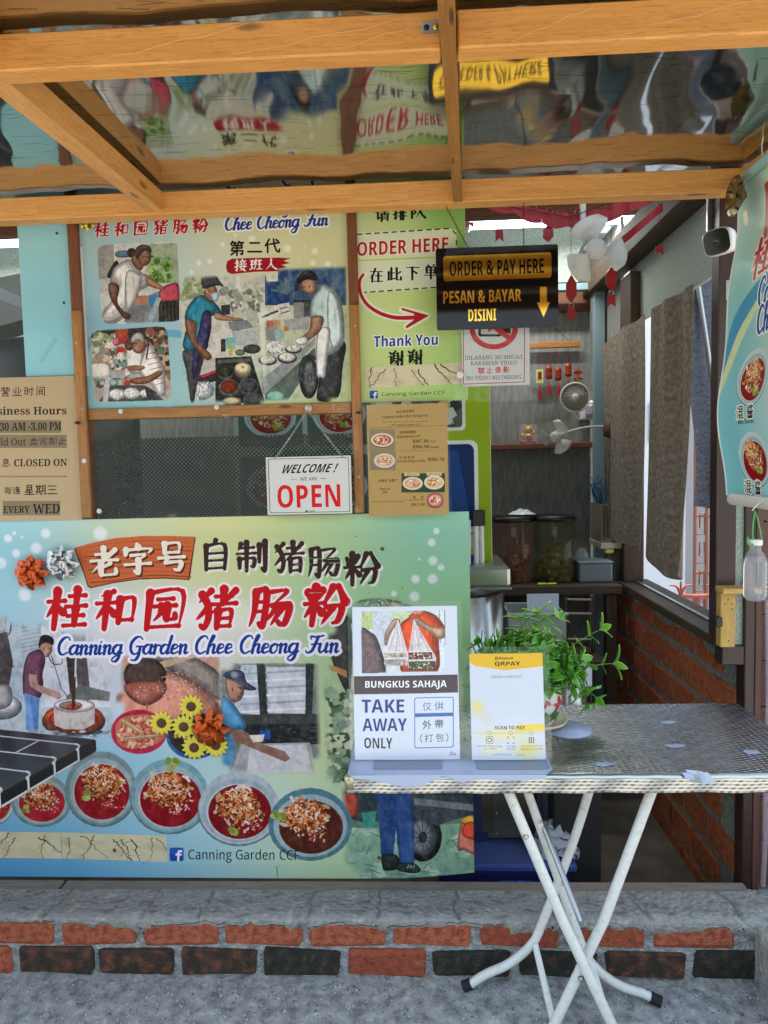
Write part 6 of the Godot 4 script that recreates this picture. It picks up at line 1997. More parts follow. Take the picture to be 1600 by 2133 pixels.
	part(pd, "disc", B.new().at(rot(Vector3(0.425, 0.7582, 0.235), Vector3.ZERO)).lathe([V(0, 0), V(0.068, 0), V(0.068, 0.001), V(0, 0.0012)], 28), blue)
	plant()

func bend(p: Array) -> Array:
	var out := []
	for i in p.size() - 1:
		for j in 5:
			out.append(p[i].cubic_interpolate(p[i + 1], p[maxi(i - 1, 0)], p[mini(i + 2, p.size() - 1)], j / 5.0))
	out.append(p[p.size() - 1])
	return out

func stand(called: String, label: String, x0: float, x1: float, y1: float, tex: Texture2D, z: float, margin: float) -> void:
	var t := thing(called, label, "poster stand", Vector3((x0 + x1) / 2, 0.76, z), "poster stands")
	var lean := 0.035
	part(t, "paper", B.new().sheet(6, 8, func(u, v): return Vector3(lerpf(x0, x1, u), lerpf(y1, 0.7645, v), z - lean * (1.0 - v) + 0.002 * sin(u * PI)), Vector3.BACK, 0.0006), printed(tex, 0.35))
	var ac := clear_mat(0.02, 0.04, hx("cfdcd8"))
	part(t, "acrylic_front", B.new().sheet(4, 8, func(u, v): return Vector3(lerpf(x0 - margin, x1 + margin, u), lerpf(y1 + margin, 0.762, v), z + 0.005 - lean * (1.0 - v)), Vector3.BACK, 0.0018), ac)
	part(t, "acrylic_back", B.new().sheet(4, 8, func(u, v): return Vector3(lerpf(x0 - margin, x1 + margin, u), lerpf(y1 + margin, 0.762, v), z - 0.004 - lean * (1.0 - v)), Vector3.BACK, 0.0018), ac)
	var xa := lerpf(x0, x1, 0.18 if margin < 0.015 else 0.04)
	var xb := lerpf(x0, x1, 0.83 if margin < 0.015 else 1.02)
	part(t, "foot", B.new().at(Transform3D(Basis(Vector3.RIGHT, -PI / 2), Vector3(0, 0.7602, 0))).prism(rrect(xa, xb, -(z + 0.05), -(z - 0.03), 0.008), 0.0, 0.0025), clear_mat(0.35, 0.1, hx("8f9cae")))

func plant() -> void:
	var t := thing("potted_plant", "leafy green plant in a white pot painted with red flowers", "plant", Vector3(0.35, 0.757, 0.2))
	var c := Vector3(0.35, 0.757, 0.2)
	var pot := part(t, "pot", B.new().lathe([V(0, 0.012), V(0.043, 0.012), V(0.05, 0.03), V(0.066, 0.075), V(0.07, 0.1), V(0.062, 0.122), V(0.064, 0.135), V(0.058, 0.136), V(0.055, 0.12), V(0, 0.118)], 30, c), mat(hx("ddd8cf"), 0.18))
	part(t, "saucer", B.new().lathe([V(0, 0.0025), V(0.055, 0.0025), V(0.078, 0.016), V(0.082, 0.024), V(0.077, 0.0235), V(0.055, 0.011), V(0, 0.011)], 30, c), mat(hx("d0c2a4"), 0.25))
	# raised painted flowers on the pot
	var deco := func(a: float, y: float, s: float, m: Material, spin: float) -> void:
		var r := 0.0665 if y > 0.06 else 0.056
		part(pot, "painted_petal", B.new().sheet(4, 5, func(u, v):
			var w: float = (u - 0.5) * sin(clampf(v * 0.9 + 0.1, 0.0, 1.0) * PI) * s * 0.5
			var q := Vector2(w, (v - 0.5) * s).rotated(spin)
			var rr := r + 0.0035 + 0.002 * sin(v * PI) + (0.0 if y > 0.06 else 0.002)
			var yy := y + q.y
			var prof := 0.043 + clampf((yy - 0.012) / 0.07, 0.0, 1.0) * 0.0255
			rr = prof + 0.0025 + 0.001 * sin(v * PI)
			return c + Vector3(sin(a + q.x / rr) * rr, yy, cos(a + q.x / rr) * rr), Vector3(sin(a), 0, cos(a)), 0.001), m)
	var pr := mat(hx("c23a34"), 0.2)
	var pg := mat(hx("2f6a34"), 0.2)
	for e in [[0.75, 0.095, 0.024, 0.3], [0.62, 0.08, 0.024, 1.4], [0.9, 0.083, 0.022, -1.0], [0.7, 0.065, 0.024, 2.4], [1.05, 0.1, 0.018, 0.2], [0.2, 0.09, 0.022, 0.8], [0.05, 0.08, 0.022, -0.6], [1.25, 0.088, 0.02, 1.0]]:
		deco.call(e[0], e[1], e[2], pr, e[3])
	for e in [[0.55, 0.045, 0.05, -0.6], [0.95, 0.04, 0.045, 0.7], [0.2, 0.04, 0.045, 0.2]]:
		deco.call(e[0], e[1], e[2], pg, e[3])
	# leaf with a pale margin
	var li := Image.create(32, 64, false, Image.FORMAT_RGB8)
	for y in 64:
		for x in 32:
			var d := absf(x - 15.5) / 15.5
			var e := maxf(d, absf(y - 32) / 32.0 * 0.97)
			var k := smoothstep(0.78, 0.9, e)
			var base := hx("549428").lerp(hx("7ab844"), 0.5 + 0.5 * sin(y * 0.7 + d * 6.0) * 0.4)
			if d < 0.07:
				base = hx("7fb44c")
			li.set_pixel(x, y, base.lerp(hx("c0d888"), k))
	var lm := []
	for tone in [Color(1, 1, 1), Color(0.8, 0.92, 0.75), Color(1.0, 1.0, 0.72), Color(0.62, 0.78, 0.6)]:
		var m := mat(tone, 0.38)
		m.albedo_texture = ImageTexture.create_from_image(li) if lm.is_empty() else lm[0].albedo_texture
		m.backlight_enabled = true
		m.backlight = hx("3a5a14")
		lm.append(m)
	var shapes := []
	for q in 4:
		var curl: float = [0.25, 0.5, 0.05, 0.7][q]
		shapes.append(B.new().sheet(2, 6, func(u, v):
			var w: float = 0.0105 * pow(sin(clampf(0.04 + v * 0.96, 0, 1) * PI), 0.75) * (1.15 - 0.3 * v)
			return Vector3((u - 0.5) * 2.0 * w, 0.004 * absf(u - 0.5) * 2.0 - curl * 0.02 * v * v, v * 0.047), Vector3.UP).mesh())
	var r := RandomNumberGenerator.new()
	r.seed = 31
	var stem_m := mat(hx("6a8a3c"), 0.6)
	var count := 0
	var rest := []
	for s in 130:
		var a := r.randf() * TAU
		var reach := r.randf_range(0.02, 0.15)
		var hgt := r.randf_range(0.19, 0.285) - reach * 0.5
		var tip := c + Vector3(cos(a) * reach * 1.1 - 0.03, hgt, sin(a) * reach * 0.8 - 0.005)
		if s == 0: tip = c + Vector3(0.205, 0.19, 0.03)
		if s == 1: tip = c + Vector3(0.18, 0.275, -0.02)
		if s == 2: tip = c + Vector3(-0.16, 0.24, -0.03)
		if s == 3: tip = c + Vector3(0.0, 0.325, 0.0)
		if s == 4: tip = c + Vector3(0.05, 0.315, 0.02)
		if s == 5: tip = c + Vector3(-0.17, 0.2, 0.0)
		if s == 6: tip = c + Vector3(0.15, 0.1, 0.05)
		if s == 7: tip = c + Vector3(0.12, 0.085, 0.06)
		if s == 8: tip = c + Vector3(-0.05, 0.305, -0.02)
		var base := c + Vector3(cos(a) * 0.025, 0.118, sin(a) * 0.025)
		var mid := base.lerp(tip, 0.5) + Vector3(0, 0.035 if tip.y > c.y + 0.15 else 0.07, 0)
		var path := []
		for j in 7:
			var k := j / 6.0
			path.append(base.lerp(mid, k).lerp(mid.lerp(tip, k), k))
		part(t, "stem", B.new().tube(path, [0.0018, 0.0017, 0.0016, 0.0015, 0.0014, 0.0012, 0.001], 5), stem_m)
		for j in range(2, 7):
			var p: Vector3 = path[j]
			var dir: Vector3 = (path[mini(j + 1, 6)] - path[j - 1]).normalized()
			var whorl := 2 if j < 6 else 4
			for w in whorl:
				count += 1
				var sp := TAU * w / whorl + j * 1.57 + r.randf_range(-0.35, 0.35)
				var side := dir.cross(Vector3.UP if absf(dir.y) < 0.9 else Vector3.RIGHT).normalized().rotated(dir, sp)
				var fwd := (side * (0.95 if j < 6 else 0.75) + dir * r.randf_range(0.25, 0.8)).normalized()
				var up := (dir - fwd * dir.dot(fwd)).normalized()
				var sc := r.randf_range(0.7, 1.3) * (0.9 if j == 6 else 1.0)
				var xf := Transform3D(Basis(up.cross(fwd), up, fwd) * Basis.from_scale(Vector3.ONE * sc), p)
				if count > 299:
					rest.append(xf)
					continue
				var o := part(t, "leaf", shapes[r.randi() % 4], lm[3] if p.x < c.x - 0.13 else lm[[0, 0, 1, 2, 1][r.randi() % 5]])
				o.transform = Transform3D(xf.basis, p - wpos(t))
	var fill := SurfaceTool.new()
	for i in rest.size():
		fill.append_from(shapes[i % 4], 0, rest[i])
	stuff(part(t, "small_leaves", fill.commit(), lm[1]))

# ---------------------------------------------------------------- black table corner at the left
func black_table() -> void:
	var t := thing("black_table", "corner of a black table top with white brick line pattern", "table", Vector3(-1.2, 0, 0.5))
	# local frame: u across, v towards the street; far right corner at (-0.93, 0.292)
	var xf := Transform3D(Basis(Vector3.UP, -0.24), Vector3(-0.925, 0.0, 0.288))
	part(t, "tabletop", B.new().at(xf).box(Vector3(-0.75, 0.722, 0.0), Vector3(0, 0.76, 0.62), 0.005), mat(hx("151517"), 0.3))
	var w := mat(hx("c2c2c6"), 0.4)
	for i in 7:
		var z := 0.045 + i * 0.09
		part(t, "line", B.new().at(xf).box(Vector3(-0.74, 0.7601, z), Vector3(-0.035, 0.7606, z + 0.006), 0), w)
		var q := []
		for k in 6:
			var a := k / 5.0 * PI / 2
			q.append(Vector3(-0.035 + sin(a) * 0.03, 0.76035, z + 0.003 + (1.0 - cos(a)) * 0.03))
		part(t, "line", B.new().at(xf).tube(q, 0.003, 5), w)
		part(t, "line", B.new().at(xf).box(Vector3(-0.0045, 0.7265, z + 0.03), Vector3(0.0006, 0.7606, z + 0.036), 0), w)
		part(t, "line", B.new().at(xf).box(Vector3(0.0001, 0.7265, z + 0.038), Vector3(0.0007, 0.732, z + 0.118), 0), w)
		for k in 3:
			var x := -0.16 - k * 0.24 - (0.12 if i % 2 else 0.0)
			part(t, "line", B.new().at(xf).box(Vector3(x, 0.76012, z + 0.0065), Vector3(x + 0.006, 0.7606, z + 0.0895), 0), w)
	for q in [[-0.7, 0.05], [-0.05, 0.05], [-0.7, 0.56], [-0.05, 0.56]]:
		part(t, "leg", B.new().at(xf).tube([Vector3(q[0] - 0.4 if q[0] > -0.4 else q[0], 0.722, q[1]), Vector3(q[0] - 0.42 if q[0] > -0.4 else q[0], 0.0, q[1])], 0.014, 10), M.rubber)

# ---------------------------------------------------------------- right edge: post, planks, hanging vinyl, bottle, camera
func right_side() -> void:
	var t := thing("brown_post", "dark brown painted steel post at the right of the counter opening", "post", Vector3(1.0, 0.1, -0.03))
	part(t, "post", bb(Vector3(0.94, 0.93, -0.06), Vector3(1.0, 2.34, -0.004), 0.003), M.brown_paint)
	part(t, "post", bb(Vector3(1.03, 0.1, -0.062), Vector3(1.062, 1.42, -0.003), 0.003), M.brown_paint)
	part(t, "post", bb(Vector3(0.96, 0.868, -0.061), Vector3(1.0295, 0.929, -0.0035), 0.003), M.brown_paint)
	part(t, "slotted_angle", bb(Vector3(0.928, 2.19, -0.075), Vector3(0.988, 2.43, -0.0625), 0.002), M.zinc)
	for j in 4:
		for i in 2:
			part(t, "slot", B.new().at(rot(Vector3(0.944 + i * 0.026, 2.225 + j * 0.045, -0.0624), Vector3(90, 0, 0))).lathe([V(0.004, 0), V(0.004, 0.0006), V(0, 0.0007)], 8), M.dark)
	part(t, "plate", bb(Vector3(0.96, 2.0, -0.0035), Vector3(0.982, 2.06, -0.0015), 0), M.zinc)
	screw(t, 0.971, 2.044, -0.0015)
	screw(t, 0.971, 2.016, -0.0015)
	var pl := thing("pale_panel", "narrow pale grey green panel strip behind the wooden block", "wall panel", Vector3(1.01, 0.93, -0.05))
	part(pl, "panel", bb(Vector3(1.0005, 0.93, -0.06), Vector3(1.0295, 2.2, -0.02), 0), M.panel_rough)
	part(pl, "timber_filler", bb(Vector3(1.001, 1.55, -0.0195), Vector3(1.029, 1.75, -0.006), 0.002), M.pale_wood)
	var wb := thing("wooden_block", "pale pine block with dark nail holes screwed low on the post", "wood block", Vector3(0.97, 0.94, 0.02))
	part(wb, "block", bb(Vector3(0.94, 0.935, -0.0025), Vector3(0.985, 1.105, 0.03), 0.002), M.pale_wood)
	part(wb, "cap", bb(Vector3(0.936, 1.106, -0.0025), Vector3(1.035, 1.124, 0.055), 0.002), M.pale_wood)
	for q in [[0.963, 1.085], [0.953, 1.07], [0.974, 1.07], [0.974, 1.055], [0.965, 0.955]]:
		part(wb, "nail_hole", B.new().at(rot(Vector3(q[0], q[1], 0.0301), Vector3(90, 0, 0))).lathe([V(0.0022, 0), V(0.0018, 0.0006), V(0, 0.0006)], 8), M.dark)
	part(wb, "latch", bb(Vector3(0.925, 1.0, 0.0), Vector3(0.945, 1.03, 0.034), 0.002), M.black)
	# brown plank wall
	var bw := thing("plank_wall", "brown painted plank wall at the right edge below the bottle", "wall", Vector3(1.3, 0.1, -0.04))
	for i in 12:
		part(bw, "plank", B.new().box(Vector3(1.063, 0.14 + i * 0.148, -0.05), Vector3(1.9, 0.285 + i * 0.148, -0.012), 0.002, 0.0006, rng), M.brown_wall)
	part(bw, "upright", bb(Vector3(1.0625, 0.12, -0.0115), Vector3(1.083, 1.95, -0.002), 0.002), M.brown_wall)
	var hs := thing("drain_hose", "clear plastic hose running down the brown planks", "hose", Vector3(1.056, 0.17, 0.0))
	part(hs, "hose", B.new().tube(bend([Vector3(1.093, 1.08, 0.006), Vector3(1.098, 0.9, 0.006), Vector3(1.1, 0.71, 0.006), Vector3(1.095, 0.5, 0.006), Vector3(1.097, 0.3, 0.006), Vector3(1.092, 0.15, 0.006)]), 0.0075, 10), clear_mat(0.4, 0.1, hx("b8a8b4")))
	# hanging vinyl, edge on to the shop front
	var v := thing("vinyl_banner", "hanging vinyl banner of dishes seen at a slant at the right edge", "banner", Vector3(0.93, 1.4, 0.3))
	var f := func(u: float, w: float) -> Vector3:
		var z := lerpf(0.1, 0.72, u)
		var wave := 0.012 * sin(w * 6.0 + 0.6) * (1.0 - u) + 0.006 * sin(w * 15.0)
		return Vector3(0.93 + wave + 0.012 * sin(u * 7.0), lerpf(2.29, 1.41, w), z + (0.028 * sin(w * 3.4 + 2.2) - 0.012) * (1.0 - u))
	part(v, "sheet", B.new().sheet(20, 44, f, Vector3.LEFT, 0.0008), printed(art_vinyl(), 0.3))
	var hem := []
	for j in 45:
		hem.append(f.call(0.0, j / 44.0))
	part(v, "hem", B.new().tube(hem, 0.0028, 6), M.white)
	part(v, "top_roller", B.new().tube([Vector3(0.932, 2.296, 0.098), Vector3(0.932, 2.292, 0.74)], 0.014, 16), mat(hx("9fc4bc"), 0.3))
	part(v, "bottom_roller", B.new().tube([Vector3(0.93, 1.402, 0.125), Vector3(0.93, 1.4, 0.74)], 0.017, 18), M.offwhite)
	part(v, "string", B.new().tube(bend([Vector3(0.932, 2.31, 0.27), Vector3(0.925, 2.34, 0.28), Vector3(0.93, 2.37, 0.29)]), 0.0018, 6), M.white)
	bow_at2(Vector3(0.922, 2.235, 0.205))
	# water bottle on a green string
	var b := thing("water_bottle", "ribbed clear plastic bottle of water hung by green string", "bottle", Vector3(0.889, 1.15, 0.35))
	var c := Vector3(0.889, 1.148, 0.35)
	var prof := [V(0, 0.004), V(0.02, 0.0), V(0.027, 0.006)]
	for i in 7:
		prof.append(V(0.0305, 0.014 + i * 0.0115))
		prof.append(V(0.0285, 0.0195 + i * 0.0115))
	prof.append_array([V(0.0305, 0.098), V(0.029, 0.106), V(0.022, 0.122), V(0.0145, 0.132), V(0.0135, 0.142), V(0.0135, 0.146)])
	part(b, "shell", B.new().lathe(prof, 28, c), clear_mat(0.12, 0.06, hx("e8ecf0")))
	var wp := [V(0, 0.006)]
	for q in prof.slice(1, prof.size() - 5):
		wp.append(V(q.x - 0.0015, q.y + 0.002))
	wp.append(V(0.024, 0.112))
	wp.append(V(0, 0.112))
	var wm := mat(Color(0.93, 0.95, 0.97, 0.02), 0.02)
	wm.transparency = BaseMaterial3D.TRANSPARENCY_ALPHA
	wm.refraction_enabled = true
	wm.refraction_scale = 0.033
	part(b, "water", B.new().lathe(wp, 28, c), wm)
	part(b, "cap", B.new().lathe([V(0, 0.146), V(0.0165, 0.146), V(0.0165, 0.158), V(0.0155, 0.16), V(0, 0.16)], 24, c), M.white)
	var gs := mat(hx("3fa84a"), 0.45)
	part(b, "string", B.new().tube(bend([c + Vector3(-0.012, 0.145, 0.012), c + Vector3(-0.008, 0.19, 0.0), c + Vector3(0.0, 0.235, -0.005)]), 0.0018, 6), gs)
	part(b, "string", B.new().tube(bend([c + Vector3(0.014, 0.15, 0.008), c + Vector3(0.008, 0.2, 0.0), c + Vector3(0.0, 0.235, -0.005)]), 0.0018, 6), gs)
	part(b, "string", B.new().tube(bend([c + Vector3(-0.016, 0.146, 0.01), c + Vector3(-0.024, 0.152, 0.008), c + Vector3(-0.022, 0.168, 0.006)]), 0.0025, 6), gs)
	part(b, "hanger_ring", B.new().tube([c + Vector3(0, 0.235, -0.02), c + Vector3(0.012, 0.25, -0.02), c + Vector3(0.02, 0.262, 0.0)], 0.0015, 6), M.white)
	# security camera
	var k := thing("security_camera", "white bullet security camera with black glass face on the post", "camera", Vector3(0.93, 2.15, 0.0))
	var q := Transform3D(Basis.from_euler(Vector3(0.22, -0.62, 0.12)), Vector3(0.905, 2.157, 0.06))
	var ring := func(s: float, z: float) -> Array:
		var o := []
		for j in 28:
			var a := TAU * j / 28
			var e := 0.55
			o.append(Vector3(signf(cos(a)) * pow(absf(cos(a)), e) * s, signf(sin(a)) * pow(absf(sin(a)), e) * s * 1.0, z))
		return o
	var body := B.new().at(q)
	body.smooth()
	var rs := [ring.call(0.0355, 0.004), ring.call(0.0385, 0.0), ring.call(0.0385, -0.05), ring.call(0.036, -0.1), ring.call(0.026, -0.125), ring.call(0.002, -0.13)]
	for i in rs.size() - 1:
		for j in 28:
			var j1 := (j + 1) % 28
			body.face([rs[i][j], rs[i + 1][j], rs[i + 1][j1], rs[i][j1]], [V(0, 0), V(0, 1), V(1, 1), V(1, 0)], rs[i][j] + Vector3(0, 0, 0.001 if i == 0 else 0.0))
	part(k, "housing", body, mat(hx("d2ccc8"), 0.35))
	var gl := B.new().at(q)
	var fr := []
	var fuv := []
	for p in ring.call(0.0352, 0.0035):
		fr.append(p)
		fuv.append(V(0, 0))
	gl.flat().face(fr, fuv, Vector3(0, 0, 1))
	var glm := mat(hx("0a0b0e"), 0.06)
	var gp := part(k, "glass_face", gl, glm)
	part(gp, "lens", B.new().at(q * Transform3D(Basis(Vector3.RIGHT, PI / 2), Vector3(0, 0, 0.004))).lathe([V(0.013, 0), V(0.012, 0.002), V(0.009, 0.002), V(0.008, 0.0008), V(0, 0.002)], 20), mat(hx("1c1e24"), 0.1))
	part(k, "bracket", B.new().tube([q * Vector3(0, 0.0, -0.1), Vector3(0.95, 2.15, -0.02), Vector3(0.965, 2.13, -0.03)], 0.014, 12), mat(hx("c9c2bc"), 0.4))

func bow_at2(p: Vector3) -> void:
	var t := thing("gift_bow", "dull gold glitter bow on the hanging vinyl banner", "gift bow", p, "gift bows")
	var m := mat(hx("8a7448"), 0.3, 0.7)
	for i in 9:
		var a := TAU * i / 9.0
		var d := Vector3(-0.35, sin(a), cos(a)).normalized()
		var s := Vector3(0, cos(a), -sin(a))
		var path := [[0.02, 0.0], [0.6, 0.3], [1.0, 0.5], [0.75, 0.9], [0.2, 0.7]]
		part(t, "loop", B.new().sheet(2, 4, func(u, v):
			var k: Array = path[int(round(v * 4))]
			return p + d * k[0] * 0.055 + s * (u - 0.5) * 0.028 * (0.3 + 0.7 * sin(v * PI)) + Vector3(-0.03 * k[1], 0, 0), Vector3.LEFT), m)
	part(t, "tail", B.new().sheet(2, 4, func(u, v): return p + Vector3(-0.008, -0.045 - v * 0.04, 0.01 + (u - 0.5) * 0.02 + 0.01 * v), Vector3.LEFT), m)

func curtains() -> void:
	var mk := func(called_label: String, z0: float, z1: float, ytop0: float, ytop1: float, yb: Callable, seed_: float) -> void:
		var t := thing("curtain", called_label, "curtain", Vector3(1.0, 1.15, (z0 + z1) / 2), "curtain strips at the side window")
		part(t, "cloth", B.new().sheet(26, 30, func(u, v):
			var zz := lerpf(z0, z1, u)
			var top := lerpf(ytop0, ytop1, u)
			var narrow: float = 1.0 - 0.22 * v * v * (u - 0.3)
			return Vector3(0.985 + 0.018 * sin(u * 7.0 + seed_ + v) * (0.4 + v) + 0.008 * sin(u * 17.0 + seed_), lerpf(top, yb.call(u), v), z0 + (zz - z0) * narrow), Vector3.LEFT, 0.003), M.cloth)
	mk.call("grey brown cloth strip hanging at the inner half of the side window", -1.5, -0.83, 2.12, 2.13, func(u): return 1.12 - 0.03 * u + 0.03 * sin(u * 2.0), 0.4)
	mk.call("grey brown cloth strip hanging nearer the post with a pointed lower end", -0.79, -0.33, 2.13, 2.13, func(u): return 1.16 - 0.12 * sin(u * PI * 0.8) + 0.02 * u, 2.1)

func lamp(x0: float, x1: float, label: String) -> void:
	var t := thing("tube_lamp", label, "lamp", Vector3((x0 + x1) / 2, 2.72, -1.35), "fluorescent tube lamps")
	part(t, "housing", bb(Vector3(x0 - 0.03, 2.725, -1.385), Vector3(x1 + 0.03, 2.775, -1.315), 0.004), M.white)
	var gm := mat(hx("f4fbff"), 0.4)
	gm.emission_enabled = true
	gm.emission = hx("e6f6ff")
	gm.emission_energy_multiplier = 2.2
	part(t, "tube", B.new().tube([Vector3(x0, 2.692, -1.35), Vector3(x1, 2.692, -1.35)], 0.019, 14), gm)
	for x in [x0 - 0.012, x1 + 0.012]:
		part(t, "cap", bb(Vector3(x - 0.011, 2.665, -1.372), Vector3(x + 0.011, 2.724, -1.328), 0.003), M.white)
	var l := AreaLight3D.new()
	l.name = "tube_light"
	l.area_size = Vector2(x1 - x0, 0.036)
	l.light_energy = 0.42
	l.light_color = hx("f4f6f0")
	l.shadow_enabled = true
	l.basis = Basis.looking_at(Vector3.DOWN, Vector3.FORWARD)
	t.add_child(l)
	l.position = Vector3((x0 + x1) / 2, 2.669, -1.35) - t.position

func propeller(t: Node, c: Transform3D, r: float, m: Material, label := "") -> void:
	for i in 3:
		var a := TAU * i / 3 + 0.5
		part(t, "blade", B.new().at(c * Transform3D(Basis(Vector3.BACK, a), Vector3.ZERO)).sheet(10, 10, func(u, v):
			var rr: float = r * (0.28 + 0.72 * v)
			var half: float = (0.3 + 0.36 * sin(clampf(v * 0.9 + 0.1, 0, 1) * PI * 0.62)) * (1.0 if v < 0.85 else sqrt(maxf(0.0, 1.0 - pow((v - 0.85) / 0.15, 2) * 0.75)))
			var th: float = (u - 0.5) * 2.0 * half
			return Vector3(sin(th) * rr, cos(th) * rr, 0.022 * (u - 0.5) * 2.0 * (r / 0.11) + 0.004 * sin(u * PI)), Vector3.BACK, 0.0018), m)
	part(t, "hub", B.new().at(c * Transform3D(Basis(Vector3.RIGHT, PI / 2), Vector3.ZERO)).lathe([V(0, -0.03), V(r * 0.3, -0.03), V(r * 0.33, 0.012), V(r * 0.28, 0.022), V(r * 0.1, 0.025), V(0, 0.025)], 24), m)

func pendant(x: float, y0: float, y1: float, z: float, kind: int, label: String) -> void:
	var t := thing("red_ornament", label, "ornament", Vector3(x, y1, z), "red new year ornaments")
	var h := y0 - y1
	part(t, "cord", B.new().tube([Vector3(x, y0 + 0.25 if kind != 2 else y0 + 0.1, z), Vector3(x, y0 - h * 0.1, z)], 0.0012, 5), M.red)
	if kind == 0:
		part(t, "plaque", B.new().prism(PackedVector2Array([V(x, y0), V(x + 0.018, y0 - h * 0.2), V(x + 0.018, y0 - h * 0.45), V(x, y0 - h * 0.62), V(x - 0.018, y0 - h * 0.45), V(x - 0.018, y0 - h * 0.2)]), z - 0.003, z + 0.003), M.redgloss)
		part(t, "ring", B.new().at(rot(Vector3(x, y0 - h * 0.66, z), Vector3(0, 0, 0))).tube(circle(0.008), 0.0012, 5), M.zinc)
	part(t, "streamer", B.new().prism(PackedVector2Array([V(x - 0.013, y0 - h * 0.7), V(x + 0.013, y0 - h * 0.7), V(x + 0.014, y1), V(x, y1 + 0.012), V(x - 0.014, y1)]), z - 0.001, z + 0.001), M.red)
func circle(r: float) -> Array:
	var o := []
	for j in 13:
		o.append(Vector3(cos(TAU * j / 12) * r, sin(TAU * j / 12) * r, 0))
	return o

